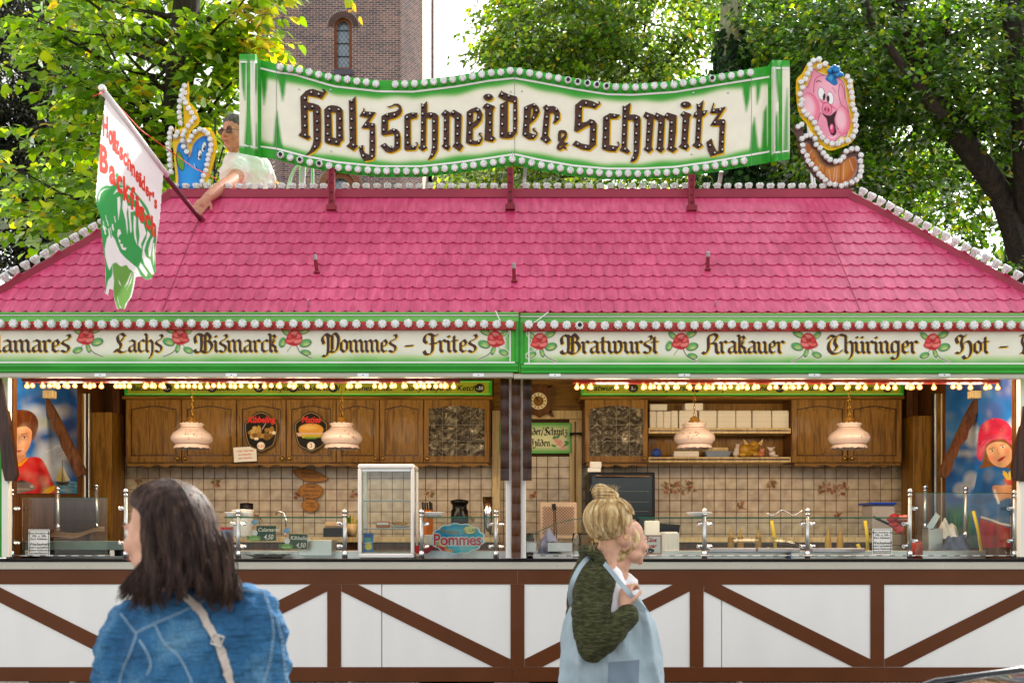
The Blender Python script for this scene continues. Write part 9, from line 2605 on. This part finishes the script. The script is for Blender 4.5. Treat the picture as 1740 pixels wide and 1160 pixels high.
loft(cg_, [(V_(x, y, .05), rx * k, ry) for x, y, rx, ry in ((1008, 938, 20, .06), (1007, 950, 27, .08), (1008, 968, 36, .10), (1008, 990, 42, .12), (1006, 1030, 44, .13), (1004, 1090, 46, .13), (1006, 1150, 48, .135), (1008, 1190, 50, .14))])
limb(cg_, [V_(*q) for q in ((1012, 988, -.04), (1004, 1045, -.09), (1006, 1098, -.12))], [.088, .082, .066]); limb(cg_, [V_(*q) for q in ((1006, 1100, -.12), (1034, 1082, -.14), (1060, 1054, -.12))], [.064, .054, .046])
limb(cg_, [V_(1050, 1060, -.13), V_(1067, 1044, -.11)], [.052, .048])
limb(cg_, [V_(992, 936, .03), V_(1002, 934, -.05), V_(1020, 948, -.07), V_(1032, 975, -.07)], [.026, .026, .022, .02]); limb(cg_, [V_(1034, 990, .15), V_(1036, 1090, .2), V_(1030, 1170, .18)], [.065, .055, .045])
card = skin_mesh(cg_, 'cardigan', M['knit'], w2_, .0065, 3, .016, .05)
ts = MB(); loft(ts, [(V_(x, y, .03), rx * k, ry) for x, y, rx, ry in ((1030, 955, 12, .05), (1034, 970, 22, .08), (1036, 990, 28, .10), (1036, 1040, 30, .12), (1034, 1120, 32, .12))]); skin_mesh(ts, 'white_top', M['tee'], w2_, .006, 3)
jn = MB(); legs(jn, hip, d, .05, .08, 1.07); loft(jn, [(V_(1010, 1170, .05), 46 * k, .13), (V_(1012, 1240, .05), 50 * k, .135), (V_(1012, 1270, .05), 46 * k, .12)]); skin_mesh(jn, 'jeans', M['jeans'], w2_, .008, 3); shoes(w2_, hip, .05, .08, 120, M['white'])
# bun and pulled back hair
cap = MB(); cc = V_(1035, 880); cap.sphere(tuple(cc), (.098, .105, .082), 24, 16); cap.sphere(tuple(V_(1031, 896, 0)), (.082, .09, .06), 20, 12); hu = skin_mesh(cap, 'hair_underlayer', M['hair2'], w2_, .005, 3)
bt = V_(1030, 853)
def hb(i):
 a = random.uniform(0, 2 * math.pi); el = random.uniform(-.85, .5)
 s = Vector((math.cos(a) * math.cos(el), math.sin(a) * math.cos(el), math.sin(el)))
 if s.x > .62 and s.z < .15: return None
 if s.x > .3 and s.z < -.5: return None
 p0 = cc + Vector((s.x * .102, s.y * .11, s.z * .092 - (.02 if s.z < 0 else 0))); out = []
 for u in np.linspace(0, 1, 9):
  q = p0.lerp(bt, u); dv = q - cc; L = Vector((dv.x / .103, dv.y / .11, dv.z / .09)).length
  tgt = 1.02 + .03 * math.sin(a * 23) + random.uniform(0, .012)
  q = cc + dv * (max(L, tgt) / max(L, 1e-6) if L < tgt else 1); out.append(q)
 return out
strands('hair', M['hair2'], w2_, hb, 1500, .0019, .0014)
def bun(i):
 a0 = random.uniform(0, 6.3); rr = .021 + .013 * math.sin(random.uniform(0, 6)); ph = random.uniform(0, 6.3); out = []
 c = V_(1029, 841)
 for u in np.linspace(0, 1, 12):
  a = a0 + u * 2.6; R1 = .027; tube_a = ph + u * 2.2
  q = Vector(((R1 + rr * math.cos(tube_a)) * math.cos(a), (R1 + rr * math.cos(tube_a)) * math.sin(a) * .95, rr * math.sin(tube_a)))
  out.append(c + Matrix.Rotation(R(28), 3, 'Y') @ q)
 return out
bb = MB().sphere(tuple(V_(1028, 839)), (.04, .038, .028), 18, 12); bb.build('bun_core', M['hair2'], w2_, True)
strands('bun', M['hair2'], w2_, bun, 620, .0022, .0018)
hf = lambda i: (lambda x0, y0, s: [V_(x0 + s * u * 9, y0 + u * random.uniform(14, 24) * (1 if i % 2 else -.5), -.08 + .1 * math.sin(i)) for u in np.linspace(0, 1, 5)])(random.uniform(1000, 1050), 918 if i % 2 else 833, random.uniform(-1, 1))
strands('wispy_hairs', M['hair2'], w2_, hf, 70, .0007, .0003)
mb = MB(); a_ = [bt + Matrix.Rotation(R(25), 3, 'Y') @ Vector((.042 * math.cos(t), .042 * math.sin(t), .006 * math.sin(t * 7))) for t in np.linspace(0, 6.28, 24)]; mb.tube(a_, .009, 8, False); mb.build('scrunchie', mat('pink_scrunchie', 'C89AA6', .8, var=.5, scale=90), w2_, True)
e_ = Mh @ Vector((-.084, .012, -.040)); e2_ = Mh @ Vector((.084, .012, -.040)); e_ = min((e_, e2_), key=lambda v: v.y)
MB().tube([e_ + Vector((.011 * math.cos(t), 0, .013 * math.sin(t) - .008)) for t in np.linspace(0, 6.28, 14)], .0022, 6, False).build('hoop_earring', M['gold'], w2_, True)
# tote bag
tb = thing('tote_bag', V_(1038, 1240, -.02), 'pale blue grey cotton tote bag hanging from the blonde woman\'s shoulder', 'bag')
bg_ = MB(); loft(bg_, [(V_(x, y, .0), rx * k, ry) for x, y, rx, ry in ((1040, 1012, 46, .03), (1034, 1030, 66, .05), (1036, 1055, 78, .075), (1036, 1085, 86, .09), (1038, 1120, 89, .10), (1039, 1160, 91, .10), (1039, 1200, 90, .09), (1039, 1232, 84, .06))], 28)
bg_.v = [(x + .006 * math.sin(y * 40 + z * 9), y + (.011 * math.sin(x * 62 + 1.5 * math.sin(z * 11)) * 1.3 + .011 * math.sin(x * 120 + z * 25)) * (1 if y < 4.3 - D0 else .3), z) for x, y, z in bg_.v]
o_ = skin_mesh(bg_, 'bag_body', M['bag'], tb, .0065, 3, .022, .13)
for l in ([(972, 1030, -.06), (968, 1008, -.11), (974, 985, -.14), (984, 965, -.10), (996, 950, -.06), (1006, 944, .0), (1012, 946, .10), (1020, 960, .2), (1050, 1000, .16), (1080, 1036, .08)], [(1100, 1040, -.02), (1084, 1024, -.08), (1070, 1008, -.13), (1054, 990, -.11), (1040, 972, -.10), (1024, 954, -.08), (1008, 942, .02)]):
 sb = MB(); q = smooth_path([tuple(V_(*p)) for p in l], 5)
 for i, p in enumerate(q):
  p = Vector(p); t_ = (Vector(q[min(i + 1, len(q) - 1)]) - Vector(q[max(i - 1, 0)])).normalized(); sd_ = t_.cross(Vector((0, 1, 0))).normalized() * .0095
  sb.v += [tuple(p - sd_), tuple(p + sd_), tuple(p + sd_ - Vector((0, .004, 0))), tuple(p - sd_ - Vector((0, .004, 0)))]
 for i in range(len(q) - 1):
  for (a, b) in ((0, 1), (1, 2), (2, 3), (3, 0)): sb.f.append((4 * i + a, 4 * i + 4 + a, 4 * i + 4 + b, 4 * i + b))
 sb.build('strap', M['bag'], tb)
bv2 = bvh_of(o_); pt = MB()
for j in range(9):
 for i in range(13):
  p, n_ = on_surface(bv2, 1034 + 52 * i / 12 - .06 * (j * 6) , 1124 + 60 * j / 8 - 4 * i / 12, .003); pt.v.append(tuple(p if p is not None else V_(1060, 1150, -.1)))
for j in range(8):
 for i in range(12): a = j * 13 + i; pt.f.append((a, a + 13, a + 14, a + 1))
pt.build('front_pocket', mat('grey_pocket', '8494A2', .9, var=.1), tb, True)
# --- second blonde woman, mostly hidden
d = 4.95; k = d / F; V_ = lambda x, y, o=0: W(x, y, d + o)
w3_ = thing('person', (V_(1062, 900).x, V_(1062, 900).y, 0), 'blonde woman in white top walking half hidden behind the one with the bun', 'person')
bd = MB(); Mh = head(bd, V_(1069, 921), 112, .95, 3); limb(bd, [V_(1060, 940), V_(1052, 968), V_(1048, 1000)], [.046, .046, .06])
tr = [(1046, 985, 34, .08), (1045, 1030, 40, .11), (1045, 1100, 38, .10), (1045, 1200, 42, .12)]
loft(bd, [(V_(x, y, .05), rx * k, ry) for x, y, rx, ry in tr]); hip = V_(1045, 1190, .05); legs(bd, hip, d, .05, .08)
for s_ in (-.06, .2): limb(bd, [V_(1046, 1000, s_), V_(1046, 1080, s_), V_(1052, 1150, s_ * .8)], [.045, .038, .03]); hand(bd, V_(1052, 1150, s_ * .8), V_(1056, 1175, s_ * .8), (1, 0, 0), .95, .5, (0, 1, 0))
skin_mesh(bd, 'body', M['skin1'], w3_, .0065, 3); eyes(w3_, Mh)
ts = MB(); loft(ts, [(V_(x, y, .05), rx * k, ry) for x, y, rx, ry in ((1050, 972, 18, .07), (1048, 985, 36, .10), (1046, 1030, 42, .125), (1046, 1100, 40, .12), (1046, 1180, 44, .13))]); [limb(ts, [V_(1046, 998, s_), V_(1045, 1040, s_)], [.06, .054]) for s_ in (-.06, .2)]; skin_mesh(ts, 'white_top', M['tee'], w3_, .007, 3, .012, .06)
jn = MB(); legs(jn, hip, d, .05, .08, 1.07); loft(jn, [(V_(1046, 1160, .05), 42 * k, .13), (V_(1046, 1210, .05), 44 * k, .13)]); skin_mesh(jn, 'jeans', M['jeans'], w3_, .009, 3); shoes(w3_, hip, .05, .08, 110, M['white'])
cc3 = V_(1057, 913); cap = MB(); cap.sphere(tuple(cc3), (.094, .10, .092), 20, 14); cap.sphere(tuple(V_(1051, 935)), (.06, .07, .07), 16, 10); skin_mesh(cap, 'hair_underlayer', M['hair2'], w3_, .006, 3)
def h3(i):
 a = random.uniform(0, 6.283); out = []
 if math.cos(a) > .55: return None
 for u in np.linspace(.05, 1, 9):
  ph = u * 2.3; r = .098; q = cc3 + Vector((math.cos(a) * math.sin(ph) * r - .035 * max(0, u - .5), math.sin(a) * math.sin(ph) * r * 1.05, math.cos(ph) * .094 - .03 * max(0, u - .6))); out.append(q)
 return out
strands('hair', M['hair2'], w3_, h3, 700, .0022, .001)
# --- man behind the ridge
d = 7.85; k = d / F; V_ = lambda x, y, o=0: W(x, y, d + o)
w4_ = thing('person', V_(415, 380, .35), 'man in white t-shirt and glasses leaning over the ridge towards the banner pole', 'person')
bd = MB(); Mh = head(bd, V_(398, 229, -.02), -24, 1.14, 8); limb(bd, [V_(400, 246), V_(408, 264, .03), V_(415, 282, .05)], [.066, .07, .09])
loft(bd, [(V_(x, y, .08), rx * k, ry) for x, y, rx, ry in ((412, 272, 22, .09), (418, 290, 34, .12), (420, 320, 36, .13), (422, 345, 38, .14))])
AR = [(402, 285, -.02), (400, 303, -.18), (372, 322, -.42), (352, 336, -.56)]
limb(bd, [V_(*q) for q in AR], [.064, .056, .046, .034]); hand(bd, V_(352, 336, -.56), V_(343, 347, -.60), (-.8, -.3, .35), 1.12, .55, (-.2, -1, .6))
hip = V_(422, 350, .12); Lg = [[hip + Vector((s * .1, 0, 0)), hip + Vector((s * .14, .12, -.22)), hip + Vector((s * .15, .42, -.42))] for s in (-1, 1)]
for l in Lg: limb(bd, l, [.09, .07, .05])
limb(bd, [V_(446, 286, .1), V_(458, 310, .12), V_(450, 332, .05)], [.06, .05, .04])
skin_mesh(bd, 'body', M['skin2'], w4_, .0065, 3); eyes(w4_, Mh)
ts = MB(); loft(ts, [(V_(x, y, .06), rx * k, ry) for x, y, rx, ry in ((404, 258, 13, .08), (410, 264, 24, .10), (417, 275, 38, .13), (419, 295, 44, .15), (418, 312, 45, .155), (418, 335, 45, .15), (420, 350, 44, .15))])
limb(ts, [V_(412, 280, 0), V_(402, 294, -.10)], [.095, .086]); limb(ts, [V_(438, 280, .06), V_(452, 302, .1)], [.09, .08])
skin_mesh(ts, 'tshirt', M['tee'], w4_, .0075, 4, .03, .08)
jn = MB(); [limb(jn, l, [.1, .082, .06]) for l in Lg]; jn.sphere(tuple(hip), (.18, .15, .12)); skin_mesh(jn, 'trousers', M['jeans'], w4_, .01, 3)
def h4(i):
 a = random.uniform(0, 6.283); el = random.uniform(-.5, 1.2); s = Vector((math.cos(a) * math.cos(el), math.sin(a) * math.cos(el), math.sin(el)))
 if s.y < -.25 and s.z < .66 + .3 * random.random() or s.y < .1 and s.z < .1: return None
 p = Vector((s.x * .077, .018 + s.y * .095, .042 + s.z * .083)); t_ = Vector((s.x, s.y + .8, s.z - .6)); return [Mh @ p, Mh @ (p + t_ * .009), Mh @ (p + t_ * .02)]
hc4 = MB().sphere((0, .026, .060), (.0795, .094, .080), 20, 14); hc4.v = [tuple(Mh @ Vector(v)) for v in hc4.v]; hc4.build('cropped_hair', M['hair3'], w4_, True)
strands('short_hair', M['hair3'], w4_, h4, 1700, .0019, .0008)
gl_ = MB(); gf = MB()
for s in (-1, 1):
 ring = [(s * .032 + .024 * math.cos(t), -.098 + .006 * abs(math.cos(t)), .006 + .0165 * math.sin(t)) for t in np.linspace(0, 6.283, 17)]
 gf.tube([Mh @ Vector(p) for p in ring], .0018, 5, False); gl_.add([Mh @ Vector(p) for p in ring[:-1]], [tuple(range(16))])
 gf.tube([Mh @ Vector(p) for p in ((s * .056, -.092, .010), (s * .074, -.05, .010), (s * .080, .02, .004))], .0018, 5)
gf.tube([Mh @ Vector((-.009, -.101, .01)), Mh @ Vector((.009, -.101, .01))], .002, 5)
g_ = gf.build('glasses', M['iron'], w4_); tag(gl_.build('tinted_lenses', mat('tinted_lens', '5A3A34', .08, coat=.5), g_), kind='stuff')
# parked car
car = thing('parked_car', (2.0, 2.62 - D0, 0), 'dark glossy car roof edge cutting the bottom right corner', 'car')
CY = 2.62 - D0; M['carp'] = mat('black_car_paint', '0B0D10', .18, var=.05, coat=1); M['carg'] = mat('dark_car_glass', '0C1416', .12, coat=.3)
def csec(mb, st):
 """stations along x: (x, [(y half width, z)...])"""
 n0 = len(mb.v); m = len(st[0][1])
 for x, prof in st:
  for (w, z) in prof: mb.v.append((x, CY - w, z))
  for (w, z) in prof[::-1]: mb.v.append((x, CY + w, z))
 n = 2 * m
 for i in range(len(st) - 1):
  for j in range(n): a = n0 + i * n + j; b = n0 + i * n + (j + 1) % n; mb.f.append((a, b, b + n, a + n))
 mb.f.append(tuple(n0 + j for j in range(n))[::-1]); e = n0 + (len(st) - 1) * n; mb.f.append(tuple(e + j for j in range(n)))
 return mb
S = lambda x, zb, zt, w: (x, [(w * .86, zb), (w, zb + .12), (w, zt - .16), (w * .95, zt - .04), (w * .6, zt), (w * .2, zt + .012)])
o = csec(MB(), [S(-.42, .3, .58, .62), S(-.3, .22, .7, .8), S(0, .2, .78, .86), S(.5, .2, .84, .88), (S(1.2, .2, .88, .89)), S(2.2, .2, .9, .89), S(3.0, .2, .9, .88), S(3.5, .22, .88, .84), S(3.75, .3, .78, .7)]).build('body', M['carp'], car, True)
G_ = lambda x, z, w, wb: (x, [(wb, .83), (wb - .02, .9), (w + (wb - w) * .35, .88 + (z - .88) * .6), (w, z - .05), (w * .7, z - .012), (w * .25, z)])
csec(MB(), [G_(.42, .87, .72, .80), G_(.75, 1.08, .66, .82), G_(1.02, 1.235, .60, .83), G_(1.3, 1.285, .585, .83), G_(1.8, 1.30, .58, .83), G_(2.4, 1.28, .58, .82), G_(2.9, 1.14, .6, .8), G_(3.4, .9, .66, .76)]).build('windows', M['carg'], car, True)
Rf = lambda x, z, w: (x, [(w, z - .055), (w + .012, z - .045), (w * .97, z - .03), (w * .7, z), (w * .25, z + .012), (.02, z + .014)])
csec(MB(), [Rf(1.0, 1.236, .60), Rf(1.12, 1.27, .595), Rf(1.3, 1.294, .59), Rf(1.8, 1.308, .585), Rf(2.4, 1.288, .58), Rf(2.75, 1.21, .59)]).build('roof_panel', M['carp'], car, True)
for s in (-1, 1):
 MB().tube([(.42, CY + s * .8, .87), (.75, CY + s * .74, 1.07), (1.04, CY + s * .64, 1.215), (1.3, CY + s * .605, 1.258), (1.8, CY + s * .60, 1.272), (2.4, CY + s * .60, 1.25), (3.0, CY + s * .7, 1.02)], .018, 8).build('window_frame', M['carp'], car, True)
 MB().sphere((-.3, CY + s * .6, .6), (.1, .16, .07), 14, 8).build('headlight', M['glass'], car, True)
 m = MB(); m.sphere((.75, CY + s * .98, .93), (.06, .1, .065), 14, 8); m.build('mirror', M['carp'], car, True)
 for x in (.35, 2.95):
  w = MB(); w.lathe([(.17, -.1), (.29, -.1), (.31, -.07), (.31, .07), (.29, .1), (.17, .1)], 24, (x, CY + s * .79, .312), 'Y'); w_ = w.build('wheel', M['black'], car, True); MB().lathe([(.17, -.099), (.175, .0), (.17, .099), (.05, .101)], 10, (x, CY + s * .79, .312), 'Y').build('rim', M['alu'], w_)
car.location.x += .31; car.scale.z = .958
